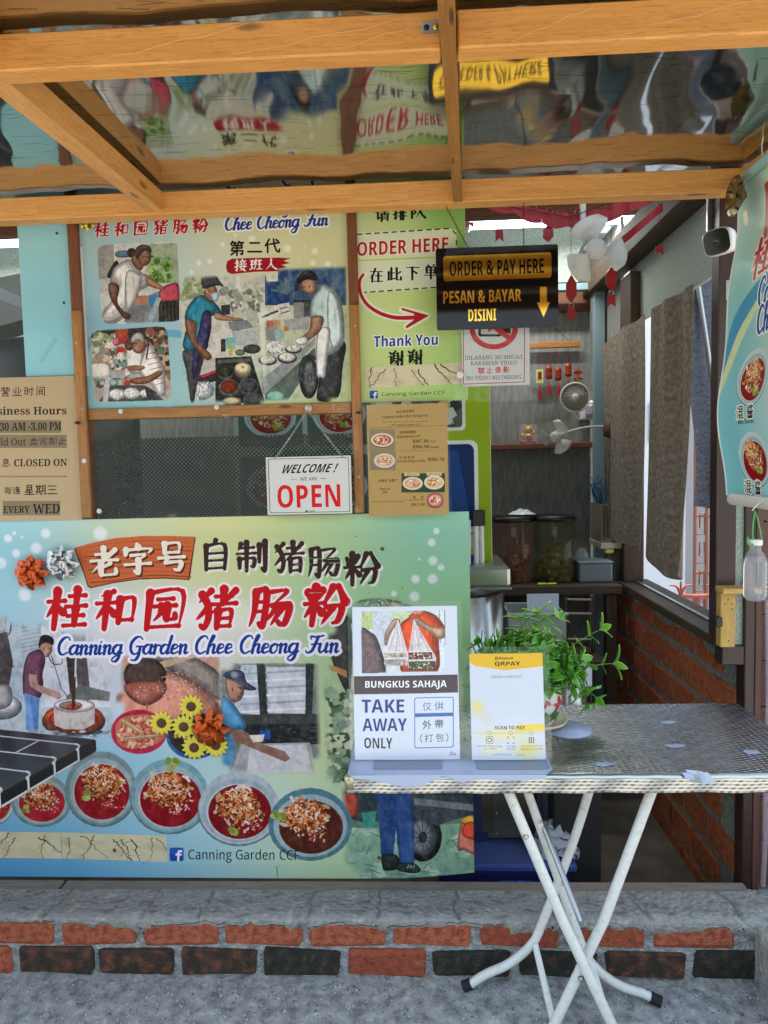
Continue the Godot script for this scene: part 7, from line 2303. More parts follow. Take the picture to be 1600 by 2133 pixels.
func inside() -> void:
	lamp(0.3, 1.17, "lit white fluorescent tube lamp above the counter opening")
	lamp(-2.4, -1.3, "lit fluorescent tube lamp glimpsed beside the pale blue board")
	var tb := thing("tie_beam", "brown timber tie beam across the shop under the ceiling", "beam", Vector3(0, 2.6, -1.0))
	part(tb, "beam", bb(Vector3(-2.6, 2.605, -1.03), Vector3(1.03, 2.65, -0.97), 0.003), M.shelf_wood)
	# ceiling fan with three white blades
	var f := thing("wall_fan", "white three bladed fan hanging on a pipe above the counter", "fan", Vector3(0.61, 2.24, -0.28))
	var fm := tri_mat(ntex(141, 0.03, [[0.0, hx("a89c84")], [0.25, hx("c9c4b8")], [0.5, hx("d4d1ca")], [1.0, hx("d8d6d0")]], 3, 256), 0.4, 2.0)
	var fc := Transform3D(Basis.from_euler(Vector3(0.1, 0.0, -0.2)), Vector3(0.631, 2.237, -0.25))
	propeller(f, fc, 0.11, fm)
	part(f, "motor", B.new().at(fc * Transform3D(Basis(Vector3.RIGHT, PI / 2), Vector3(0, 0, -0.03))).lathe([V(0, -0.09), V(0.03, -0.085), V(0.042, -0.05), V(0.04, -0.002), V(0, 0)], 20), M.offwhite)
	part(f, "pipe", B.new().tube([Vector3(0.602, 2.85, -0.3), Vector3(0.602, 2.36, -0.3), Vector3(0.615, 2.29, -0.3)], 0.011, 12), M.offwhite)
	# red paper garland sagging across the opening
	var g := thing("paper_garland", "sagging red cut paper garland under the awning beam", "garland", Vector3(0.55, 2.35, -0.3))
	var keys := [V(0.25, 2.44), V(0.36, 2.41), V(0.46, 2.37), V(0.55, 2.355), V(0.66, 2.365), V(0.76, 2.4), V(0.87, 2.45)]
	for i in 6:
		var a: Vector2 = keys[i]
		var b: Vector2 = keys[i + 1]
		part(g, "paper", B.new().sheet(8, 4, func(u, v):
			var p := a.lerp(b, u)
			return Vector3(p.x, p.y + 0.022 - v * (0.046 + 0.01 * sin(u * PI)), -0.3 + 0.006 * sin(u * 6.0 + i) + 0.004 * v), Vector3.BACK, 0.0006), M.red)
		for k in 2:
			part(g, "loop", B.new().at(rot(Vector3(lerpf(a.x, b.x, 0.3 + k * 0.4), lerpf(a.y, b.y, 0.3 + k * 0.4) + 0.022, -0.296), Vector3.ZERO)).tube(circle(0.011), 0.0018, 5), M.redgloss)
	part(g, "tail", B.new().sheet(6, 4, func(u, v): return Vector3(0.87 - u * 0.16, 2.4 - u * 0.13 - v * 0.03, -0.29 + 0.008 * sin(u * 9.0)), Vector3.BACK, 0.0006), M.red)
	part(g, "cord", B.new().tube([Vector3(0.205, 2.4, -0.29), Vector3(0.3, 2.415, -0.29), Vector3(0.55, 2.36, -0.288), Vector3(0.9, 2.47, -0.29)], 0.0015, 5), M.dark)
	pendant(0.561, 2.17, 2.01, -0.3, 0, "red hanging ornament with forked streamer left of the fan hub")
	pendant(0.693, 2.19, 2.05, -0.28, 0, "red hanging ornament right below the fan blade")
	pendant(0.862, 2.33, 2.225, -0.3, 2, "thin red streamer near the dark wall beam")
	pendant(0.484, 2.345, 2.25, -0.31, 0, "red ornament just above the top right of the black order sign")
	pendant(0.314, 2.43, 2.29, -0.3, 2, "long red ribbon hanging above the black order sign")
	pendant(0.212, 2.41, 2.34, -0.3, 2, "short red streamer beside the green queue board")
	# row of charms on a wooden bar
	var bar := thing("charm_bar", "small wooden bar on the back wall carrying red charms", "wall hanger", Vector3(0.78, 2.14, -1.68))
	part(bar, "bar", bb(Vector3(0.62, 2.135, -1.69), Vector3(0.916, 2.168, -1.67), 0.003), M.post_pale)
	part(bar, "cord", B.new().tube([Vector3(0.86, 2.168, -1.68), Vector3(0.7, 2.32, -1.69)], 0.0015, 5), M.dark)
	var cl := ["pale card with a red charm, leftmost under the wooden bar", "red barrel charm second from the left under the bar", "red barrel charm third from the left under the bar", "red barrel charm fourth from the left under the bar", "red and gold fan shaped charm at the right of the bar"]
	for i in 5:
		var x: float = [0.696, 0.745, 0.796, 0.851, 0.903][i]
		var y: float = [2.02, 2.04, 2.03, 2.05, 2.01][i]
		var t := thing("wall_charm", cl[i], "ornament", Vector3(x, y - 0.16, -1.67), "charms on the back wall")
		part(t, "cord", B.new().tube([Vector3(x, 2.135, -1.672), Vector3(x, y, -1.672)], 0.0012, 5), M.red)
		if i == 0:
			part(t, "card", bb(Vector3(x - 0.02, y - 0.075, -1.675), Vector3(x + 0.02, y, -1.67), 0.001), mat(hx("b9c474"), 0.5))
			part(t, "figure", bb(Vector3(x - 0.01, y - 0.05, -1.6695), Vector3(x + 0.01, y - 0.012, -1.665), 0.003), M.redgloss)
		elif i < 4:
			part(t, "barrel", B.new().lathe([V(0.006, 0.0), V(0.017, 0.006), V(0.018, 0.03), V(0.014, 0.034), V(0.018, 0.04), V(0.017, 0.068), V(0.006, 0.074)], 12, Vector3(x, y - 0.075, -1.668), 1.0, 0.5), M.redgloss)
			for k in 3:
				part(t, "gold_mark", bb(Vector3(x - 0.007, y - 0.06 + k * 0.018, -1.6592), Vector3(x + 0.007, y - 0.05 + k * 0.018, -1.6575), 0.001), M.gold)
		else:
			for k in 2:
				var fan := PackedVector2Array([V(x, y - 0.03 - k * 0.035)])
				for j in 7:
					fan.append(V(x + sin(-0.9 + j * 0.3) * 0.034, y - 0.035 - k * 0.035 + cos(-0.9 + j * 0.3) * 0.034))
				part(t, "fan", B.new().prism(fan, -1.674 + k * 0.004, -1.671 + k * 0.004), M.redgloss)
			part(t, "gold_mark", bb(Vector3(x - 0.012, y - 0.06, -1.6665), Vector3(x + 0.012, y - 0.035, -1.664), 0.003), M.gold)
		part(t, "tassel", B.new().lathe([V(0.011, 0), V(0.009, 0.04), V(0.003, 0.075), V(0, 0.078)], 8, Vector3(x, y - 0.16, -1.668), 1.0, 0.7), M.red)
	# round mini fan with a spiral guard
	var mf := thing("clip_fan", "small round white fan with a swirled wire guard", "fan", Vector3(0.83, 1.76, -1.42))
	var mc := Vector3(0.829, 1.842, -1.42)
	part(mf, "rim", B.new().at(rot(mc, Vector3.ZERO)).tube(ring_pts(0.073), 0.005, 8), M.offwhite)
	part(mf, "hub", B.new().at(rot(mc + Vector3(0, 0, 0.006), Vector3(90, 0, 0))).lathe([V(0.018, 0), V(0.018, 0.004), V(0.012, 0.008), V(0, 0.009)], 16), M.offwhite)
	for i in 26:
		var a := TAU * i / 26
		var sp := []
		for j in 4:
			var k := j / 3.0
			sp.append(mc + Vector3(cos(a + k * 0.7), sin(a + k * 0.7), 0) * lerpf(0.017, 0.073, k) + Vector3(0, 0, 0.008 * (1 - k)))
		part(mf, "guard_wire", B.new().tube(sp, 0.0016, 4, false), M.offwhite)
	part(mf, "back_shell", B.new().at(rot(mc + Vector3(0, 0, -0.03), Vector3(90, 0, 0))).lathe([V(0, -0.01), V(0.05, -0.008), V(0.07, 0.012), V(0.072, 0.026)], 24), mat(hx("8f8672"), 0.6))
	part(mf, "stem", B.new().tube([mc + Vector3(0.0, -0.07, -0.02), mc + Vector3(0.02, -0.1, -0.03)], 0.012, 8), M.offwhite)
	# sockets
	for e in [[0.915, 1.742, 1.012, 1.842, "white double power socket behind the small round fan"], [1.014, 1.744, 1.03, 1.86, "white socket plate in the corner above the others"], [1.0, 1.64, 1.03, 1.738, "white socket plate in the corner, middle one"], [1.001, 1.54, 1.03, 1.634, "white socket plate in the corner, lowest one"]]:
		var s := thing("power_socket", e[4], "socket", Vector3(e[0], e[1], -1.7), "power sockets")
		part(s, "plate", bb(Vector3(e[0], e[1], -1.73), Vector3(e[2], e[3], -1.655), 0.004), M.white)
		part(s, "switch", bb(Vector3((e[0] + e[2]) / 2 - 0.006, (e[1] + e[3]) / 2 - 0.012, -1.6545), Vector3((e[0] + e[2]) / 2 + 0.006, (e[1] + e[3]) / 2 + 0.012, -1.648), 0.002), M.offwhite)
	part(get_node("power_socket"), "plug_top", bb(Vector3(0.935, 1.765, -1.6545), Vector3(0.985, 1.815, -1.63), 0.004), mat(hx("b0a8c0"), 0.5))
	# shelf with lucky figure and spinning fan
	var sh := thing("wall_shelf", "narrow brown timber shelf across the back wall", "shelf", Vector3(0.6, 1.585, -1.6))
	part(sh, "board", bb(Vector3(0.1, 1.588, -1.715), Vector3(0.96, 1.618, -1.595), 0.003), M.shelf_wood)
	var mk := thing("lucky_figure", "little gold figure on a red base in a clear box on the shelf", "figurine", Vector3(0.624, 1.618, -1.55))
	part(mk, "base", bb(Vector3(0.582, 1.619, -1.58), Vector3(0.666, 1.634, -1.52), 0.003), M.redgloss)
	var gold2 := mat(hx("c49a34"), 0.35, 0.4)
	part(mk, "body", B.new().lathe([V(0.012, 0), V(0.026, 0.008), V(0.028, 0.025), V(0.018, 0.04), V(0.012, 0.043)], 16, Vector3(0.624, 1.634, -1.55)), gold2)
	part(mk, "head", B.new().lathe([V(0.008, 0), V(0.024, 0.01), V(0.026, 0.022), V(0.018, 0.036), V(0, 0.04)], 16, Vector3(0.624, 1.674, -1.55)), gold2)
	for s in [-1, 1]:
		part(mk, "ear", B.new().lathe([V(0.008, 0), V(0.004, 0.012), V(0, 0.016)], 8, Vector3(0.624 + s * 0.015, 1.704, -1.55)), gold2)
		part(mk, "arm", B.new().lathe([V(0, 0), V(0.009, 0.006), V(0.009, 0.024), V(0, 0.032)], 8, Vector3(0.624 + s * 0.03, 1.645 + (0.014 if s > 0 else 0.0), -1.54)), gold2)
	part(mk, "apron", bb(Vector3(0.61, 1.636, -1.522), Vector3(0.638, 1.66, -1.517), 0.002), M.redgloss)
	part(mk, "case", bb(Vector3(0.579, 1.6185, -1.585), Vector3(0.669, 1.722, -1.512), 0.001), clear_mat(0.12, 0.05))
	mk.position.z -= 0.085
	var df := thing("desk_fan", "white fan on a curved pipe in front of the wall shelf", "fan", Vector3(0.75, 1.6, -1.3))
	propeller(df, Transform3D(Basis.from_euler(Vector3(0.3, -0.5, 1.1)), Vector3(0.705, 1.64, -1.3)), 0.085, M.offwhite)
	part(df, "pipe", B.new().tube(bend([Vector3(0.72, 1.645, -1.33), Vector3(0.8, 1.672, -1.36), Vector3(0.9, 1.69, -1.4), Vector3(1.03, 1.69, -1.44)]), 0.006, 8), M.offwhite)
	part(df, "knob", B.new().lathe([V(0, -0.05), V(0.03, -0.04), V(0.036, 0.0), V(0.022, 0.045), V(0, 0.05)], 14, Vector3(0.998, 1.68, -1.4)), mat(hx("55382c"), 0.6))
	# lower shelf and jars
	var ls := thing("counter_shelf", "dark brown timber shelf carrying the two big jars", "shelf", Vector3(0.6, 0.88, -1.4))
	part(ls, "board", bb(Vector3(0.1, 0.882, -1.71), Vector3(0.98, 0.926, -1.12), 0.003), M.dark_wood)
	for x in [0.16, 0.91]:
		part(ls, "leg", bb(Vector3(x, -0.06, -1.2), Vector3(x + 0.05, 0.88, -1.14), 0.003), M.dark_wood)
	for e in [[0.487, "big round clear jar of reddish food, left of the pair", "8a4a34", hx("6a4a38")], [0.695, "big round clear jar of yellow crackers, right of the pair", "8a6a30", hx("545834")]]:
		var j := thing("storage_jar", e[1], "jar", Vector3(e[0], 0.926, -1.3), "storage jars")
		var c := Vector3(e[0], 0.927, -1.3)
		part(j, "wall", B.new().lathe([V(0, 0.0), V(0.098, 0.0), V(0.103, 0.01), V(0.103, 0.295), V(0.1, 0.3)], 36, c), clear_mat(0.42, 0.06, e[3]))
		part(j, "lid", B.new().lathe([V(0, 0.3), V(0.107, 0.3), V(0.108, 0.318), V(0.1, 0.326), V(0, 0.328)], 32, c), mat(hx("1a1614"), 0.4))
		var g2 := RandomNumberGenerator.new()
		g2.seed = int(e[0] * 100)
		var lump := B.new().lathe([V(0, 0), V(0.012, 0.004), V(0.017, 0.015), V(0.011, 0.027), V(0, 0.031)], 7).mesh()
		var lmat := mat(hx(e[2]), 0.8)
		for k in 70:
			var a := g2.randf() * TAU
			var rr := 0.078 * sqrt(g2.randf())
			var o := part(j, "cracker", lump, lmat)
			o.position += c + Vector3(cos(a) * rr, 0.004 + g2.randf() * 0.17 * (1.0 - rr * 3.0), sin(a) * rr)
			o.rotation = Vector3(g2.randf() * 3, g2.randf() * 3, g2.randf() * 3)
	var bg := thing("plastic_bag", "crumpled clear plastic bag lying on the left jar lid", "bag", Vector3(0.53, 1.257, -1.3))
	part(bg, "bag", B.new().sheet(14, 10, func(u, v): return Vector3(0.47 + u * 0.13, 1.262 + 0.03 * sin(u * PI) * sin(v * PI) * (0.7 + 0.3 * sin(u * 19.0 + v * 13.0)), -1.34 + v * 0.09), Vector3.UP), mat(hx("d8dcdc"), 0.25))
	var gc := thing("green_clip", "lime green plastic clip on the shelf before the jars", "clip", Vector3(0.63, 0.927, -1.16))
	for k in 2:
		part(gc, "handle", bb(Vector3(0.585 + k * 0.048, 0.927, -1.17), Vector3(0.63 + k * 0.048, 0.936, -1.15), 0.004), mat(hx("a8c81c"), 0.4))
	var gb := thing("grey_box", "grey plastic food box at the right end of the lower shelf", "box", Vector3(0.87, 0.927, -1.25))
	part(gb, "box", bb(Vector3(0.795, 0.927, -1.33), Vector3(0.955, 1.02, -1.2), 0.006), mat(hx("6a7478"), 0.4))
	part(gb, "lid", bb(Vector3(0.79, 1.0205, -1.335), Vector3(0.96, 1.03, -1.195), 0.004), mat(hx("7c868a"), 0.4))
	var cb := thing("clear_pouch", "small clear pouch standing on the grey food box", "bag", Vector3(0.81, 1.03, -1.27))
	part(cb, "pouch", B.new().lathe([V(0, 0.001), V(0.03, 0.001), V(0.034, 0.02), V(0.02, 0.05), V(0.006, 0.06), V(0, 0.06)], 14, Vector3(0.825, 1.03, -1.27), 1.0, 0.6), clear_mat(0.3, 0.15, hx("9ab0b4")))
	# perforated basket on the window ledge
	var bk := thing("plastic_basket", "beige perforated basket hanging by the curtain", "basket", Vector3(0.99, 1.1, -1.4))
	var bkm := mat(hx("7c7468"), 0.5)
	part(bk, "back", bb(Vector3(0.932, 1.11, -1.5), Vector3(1.03, 1.3, -1.49), 0.002), bkm)
	for i in 7:
		part(bk, "slat", bb(Vector3(0.932 + i * 0.0155, 1.11, -1.3), Vector3(0.938 + i * 0.0155, 1.3, -1.295), 0.001), bkm)
	for i in 7:
		part(bk, "bar", bb(Vector3(0.9318, 1.115 + i * 0.03, -1.3005), Vector3(1.03, 1.122 + i * 0.03, -1.2955), 0.001), bkm)
	part(bk, "side", bb(Vector3(0.926, 1.11, -1.5), Vector3(0.9315, 1.3, -1.296), 0.001), bkm)
	part(bk, "tray", bb(Vector3(0.92, 1.08, -1.51), Vector3(1.03, 1.1095, -1.28), 0.003), mat(hx("b0a890"), 0.5))
	var yl := thing("yellow_clip", "small yellow plastic clip under the beige basket", "clip", Vector3(0.97, 1.06, -1.3))
	part(yl, "clip", bb(Vector3(0.945, 1.055, -1.32), Vector3(0.99, 1.079, -1.285), 0.007), mat(hx("d8c860"), 0.4))
	var sc := thing("green_twine", "tuft of teal plastic twine in the corner basket", "twine", Vector3(0.93, 1.33, -1.4))
	var gr := RandomNumberGenerator.new()
	gr.seed = 61
	for i in 22:
		var p := Vector3(0.955 + gr.randf_range(-0.02, 0.02), 1.3, -1.4)
		part(sc, "strand", B.new().tube(bend([p, p + Vector3(gr.randf_range(-0.05, 0.02), 0.07, gr.randf_range(-0.02, 0.03)), p + Vector3(gr.randf_range(-0.07, 0.03), gr.randf_range(0.06, 0.15), gr.randf_range(-0.02, 0.05))]), 0.0016, 4), mat(hx("1f6a6c"), 0.4) if i % 2 else mat(hx("1c5a9a"), 0.4))
	# printed inner board and poles
	var ib := thing("inner_board", "lime edged printed board standing inside behind the price list", "signboard", Vector3(0.1, 0.9, -0.5))
	part(ib, "board", bb(Vector3(-0.14, 0.6, -0.52), Vector3(0.298, 1.95, -0.506), 0.001), M.edge_white)
	part(ib, "print", board_face(-0.08, 0.296, 0.62, 1.86, -0.5045), printed(art_inner(), 0.4))
	var ib2 := thing("inner_board", "second printed board inside behind the plastic window", "signboard", Vector3(-0.6, 1.2, -0.7))
	part(ib2, "board", bb(Vector3(-0.75, 1.1, -0.72), Vector3(-0.15, 1.9, -0.708), 0.001), M.edge_white)
	part(ib2, "print", board_face(-0.75, -0.15, 1.1, 1.9, -0.7045), M.inner2)
	var pl := thing("rolled_banners", "two white pipes with a black sleeve behind the steel bin", "pipes", Vector3(0.25, 0.8, -0.44))
	for k in 2:
		part(pl, "pipe", B.new().tube([Vector3(0.236 + k * 0.022, 0.5, -0.44), Vector3(0.23 + k * 0.022, 1.29, -0.45)], 0.0095, 12), M.white)
	part(pl, "sleeve", bb(Vector3(0.218, 1.285, -0.466), Vector3(0.266, 1.345, -0.434), 0.003), M.black)
	var pj := thing("wire_rack", "thin white wire rack beside the steel bin", "rack", Vector3(0.2, 0.8, -0.42))
	part(pj, "wire", B.new().tube(bend([Vector3(0.195, 0.6, -0.42), Vector3(0.205, 1.25, -0.42), Vector3(0.2, 1.285, -0.42), Vector3(0.15, 1.29, -0.42)]), 0.004, 8), M.white)
	# steel bin with rectangular lid
	var sb := thing("steel_bin", "tall stainless steel bin with a square polished lid", "bin", Vector3(0.24, -0.06, -0.5))
	part(sb, "drum", B.new().lathe([V(0, -0.06), V(0.16, -0.06), V(0.16, 1.06), V(0.15, 1.065)], 48, Vector3(0.175, 0, -0.5)), M.steel_bump)
	part(sb, "rubber_ring", B.new().lathe([V(0.163, 1.03), V(0.168, 1.04), V(0.165, 1.055)], 40, Vector3(0.175, 0, -0.5)), M.black)
	var lid := part(sb, "lid", B.new().box(Vector3(0.0, 1.062, -0.69), Vector3(0.347, 1.142, -0.35), 0.012), M.steel)
	part(lid, "rim", bb(Vector3(-0.004, 1.056, -0.694), Vector3(0.352, 1.064, -0.346), 0.003), M.steel)
	# boxes and racks behind the plant
	var wb := thing("crate", "pale grey plastic crate behind the plant", "crate", Vector3(0.55, 0.6, -0.95))
	var cm := mat(hx("9aa39c"), 0.5)
	part(wb, "wall", bb(Vector3(0.41, 0.66, -0.9), Vector3(0.665, 0.835, -0.89), 0.003), cm)
	part(wb, "wall", bb(Vector3(0.41, 0.66, -1.1), Vector3(0.665, 0.855, -1.09), 0.003), cm)
	for x in [0.41, 0.655]:
		part(wb, "wall", bb(Vector3(x, 0.66, -1.0895), Vector3(x + 0.01, 0.845, -0.9005), 0.003), cm)
	part(wb, "rim", bb(Vector3(0.402, 0.8355, -0.905), Vector3(0.675, 0.848, -0.88), 0.004), cm)
	part(wb, "base", bb(Vector3(0.41, 0.64, -1.1), Vector3(0.665, 0.6595, -0.89), 0.003), cm)
	var card := thing("white_card", "blank white card standing in the pale crate", "card", Vector3(0.57, 0.66, -0.93))
	part(card, "card", bb(Vector3(0.498, 0.67, -0.935), Vector3(0.64, 0.926, -0.93), 0.001), mat(hx("c2ccdc"), 0.5))
	var rk := thing("metal_rack", "brown metal rack with pale rungs behind the plant", "rack", Vector3(0.75, -0.06, -1.0))
	for x in [0.685, 0.81]:
		part(rk, "upright", B.new().tube([Vector3(x, -0.06, -1.0), Vector3(x, 0.9, -1.0)], 0.009, 8), mat(hx("4a4440"), 0.4, 0.6))
	for y in [0.885, 0.82, 0.7, 0.55]:
		part(rk, "rung", B.new().tube([Vector3(0.685, y, -1.0), Vector3(0.81, y - 0.003, -1.0)], 0.006, 8), mat(hx("a08c80"), 0.35, 0.5))
	part(rk, "shelf", bb(Vector3(0.4, 0.62, -1.15), Vector3(0.83, 0.638, -0.85), 0.002), M.dark_wood)
	var bx := thing("dark_box", "small black box beside the steel bin", "box", Vector3(0.37, 0.64, -0.95))
	part(bx, "box", bb(Vector3(0.345, 0.6385, -1.0), Vector3(0.4, 0.92, -0.95), 0.004), M.black)
	var wt := thing("tissue_box", "pale lilac plastic box on a steel tin behind the flower pot", "box", Vector3(0.57, 0.6, -0.3))
	part(wt, "box", bb(Vector3(0.5, 0.704, -0.38), Vector3(0.63, 0.773, -0.3), 0.004), mat(hx("b4b8c8"), 0.4))
	part(wt, "tin", B.new().lathe([V(0, 0.5), V(0.055, 0.5), V(0.055, 0.7), V(0, 0.702)], 24, Vector3(0.565, 0, -0.34)), M.steel)
	part(wt, "stool", bb(Vector3(0.48, -0.06, -0.44), Vector3(0.65, 0.499, -0.26), 0.004), M.dark)
	# low level behind the table: pan on a blue lidded tub
	var tub := thing("storage_tub", "purple blue plastic tub with pale blue lid on the shop floor", "tub", Vector3(0.3, -0.06, -0.3))
	part(tub, "body", bb(Vector3(0.06, -0.058, -0.56), Vector3(0.535, 0.062, -0.215), 0.012), mat(hx("262464"), 0.3))
	part(tub, "lid", bb(Vector3(0.05, 0.0625, -0.575), Vector3(0.552, 0.092, -0.2), 0.008), mat(hx("4a5a9c"), 0.35))
	part(tub, "label", board_face(0.275, 0.395, -0.03, 0.028, -0.2135), printed(art_tub_label(), 0.3))
	var pan := thing("steel_pan", "dented stainless steel tank standing on the tub lid", "tank", Vector3(0.28, 0.093, -0.4))
	part(pan, "body", bb(Vector3(0.05, 0.0935, -0.55), Vector3(0.44, 0.5, -0.36), 0.012), mat(hx("8f8b7c"), 0.38, 1.0))
	part(pan, "door", bb(Vector3(0.06, 0.13, -0.359), Vector3(0.268, 0.5, -0.35), 0.008), mat(hx("85816f"), 0.4, 1.0))
	for y in [0.12, 0.2, 0.3]:
		screw(pan, 0.285, y, -0.359, 0.005)
	var rag := thing("white_rag", "crumpled white cloth lying on the pale blue tub lid", "cloth", Vector3(0.49, 0.092, -0.26))
	var rn := FastNoiseLite.new()
	rn.seed = 9
	rn.frequency = 1.0
	part(rag, "cloth", B.new().sheet(28, 22, func(u, v):
		var a: float = u * TAU
		var rr := 0.085 * sin(v * PI * 0.5 + 0.02) * (1.0 + 0.3 * rn.get_noise_2d(cos(a) * 1.5, sin(a) * 1.5 + v * 2.0))
		return Vector3(0.485 + cos(a) * rr, 0.096 + 0.11 * cos(v * PI * 0.5) * (1.0 + 0.35 * rn.get_noise_2d(cos(a) * 3.0 + 5.0, sin(a) * 3.0 + v * 4.0)) + 0.012 * rn.get_noise_2d(u * 22.0, v * 12.0), -0.28 + sin(a) * rr * 0.7), Vector3.UP), mat(hx("b4b4bc"), 0.9))
	var bag := thing("grey_bag", "grey translucent plastic bag hanging beside the steel tank", "bag", Vector3(0.47, 0.1, -0.4))
	part(bag, "bag", B.new().sheet(8, 12, func(u, v): return Vector3(0.44 + u * 0.11 * (0.25 + 0.75 * v), 0.46 - v * 0.3, -0.36 + 0.02 * sin(u * 8.0 + v * 3.0)), Vector3.BACK, 0.001), mat(hx("6a6c80"), 0.35))
	# dark gear seen through the gap at far left
	var tank := thing("grey_cooker", "dark grey steel cooker behind the gap at the far left", "cooker", Vector3(-1.4, 0.9, -0.6))
	part(tank, "drum", B.new().lathe([V(0, 0.9), V(0.34, 0.9), V(0.35, 1.95), V(0.3, 2.02), V(0.05, 2.08), V(0, 2.08)], 36, Vector3(-1.5, 0, -0.65)), mat(hx("5f6260"), 0.5, 0.5))
	part(tank, "lever", B.new().at(rot(Vector3(-1.45, 2.16, -0.45), Vector3(0, 0, -24))).box(Vector3(-0.3, -0.025, -0.02), Vector3(0.12, 0.025, 0.0), 0.004), mat(hx("8a8f90"), 0.4))
	part(tank, "stand", bb(Vector3(-1.8, -0.06, -0.95), Vector3(-1.2, 0.898, -0.4), 0.01), M.dark)
	var hd := thing("extractor_hood", "pale grey folded metal hood behind the gap at the far left", "hood", Vector3(-1.6, 2.2, -0.8))
	part(hd, "hood", B.new().prism(PackedVector2Array([V(-2.1, 2.36), V(-1.55, 2.44), V(-1.36, 2.5), V(-1.42, 2.34), V(-1.5, 2.27), V(-2.1, 2.12)]), -1.1, -0.9), mat(hx("8c918c"), 0.5))

func ring_pts(r: float) -> Array:
	var o := []
	for j in 37:
		o.append(Vector3(cos(TAU * j / 36) * r, sin(TAU * j / 36) * r, 0))
	return o

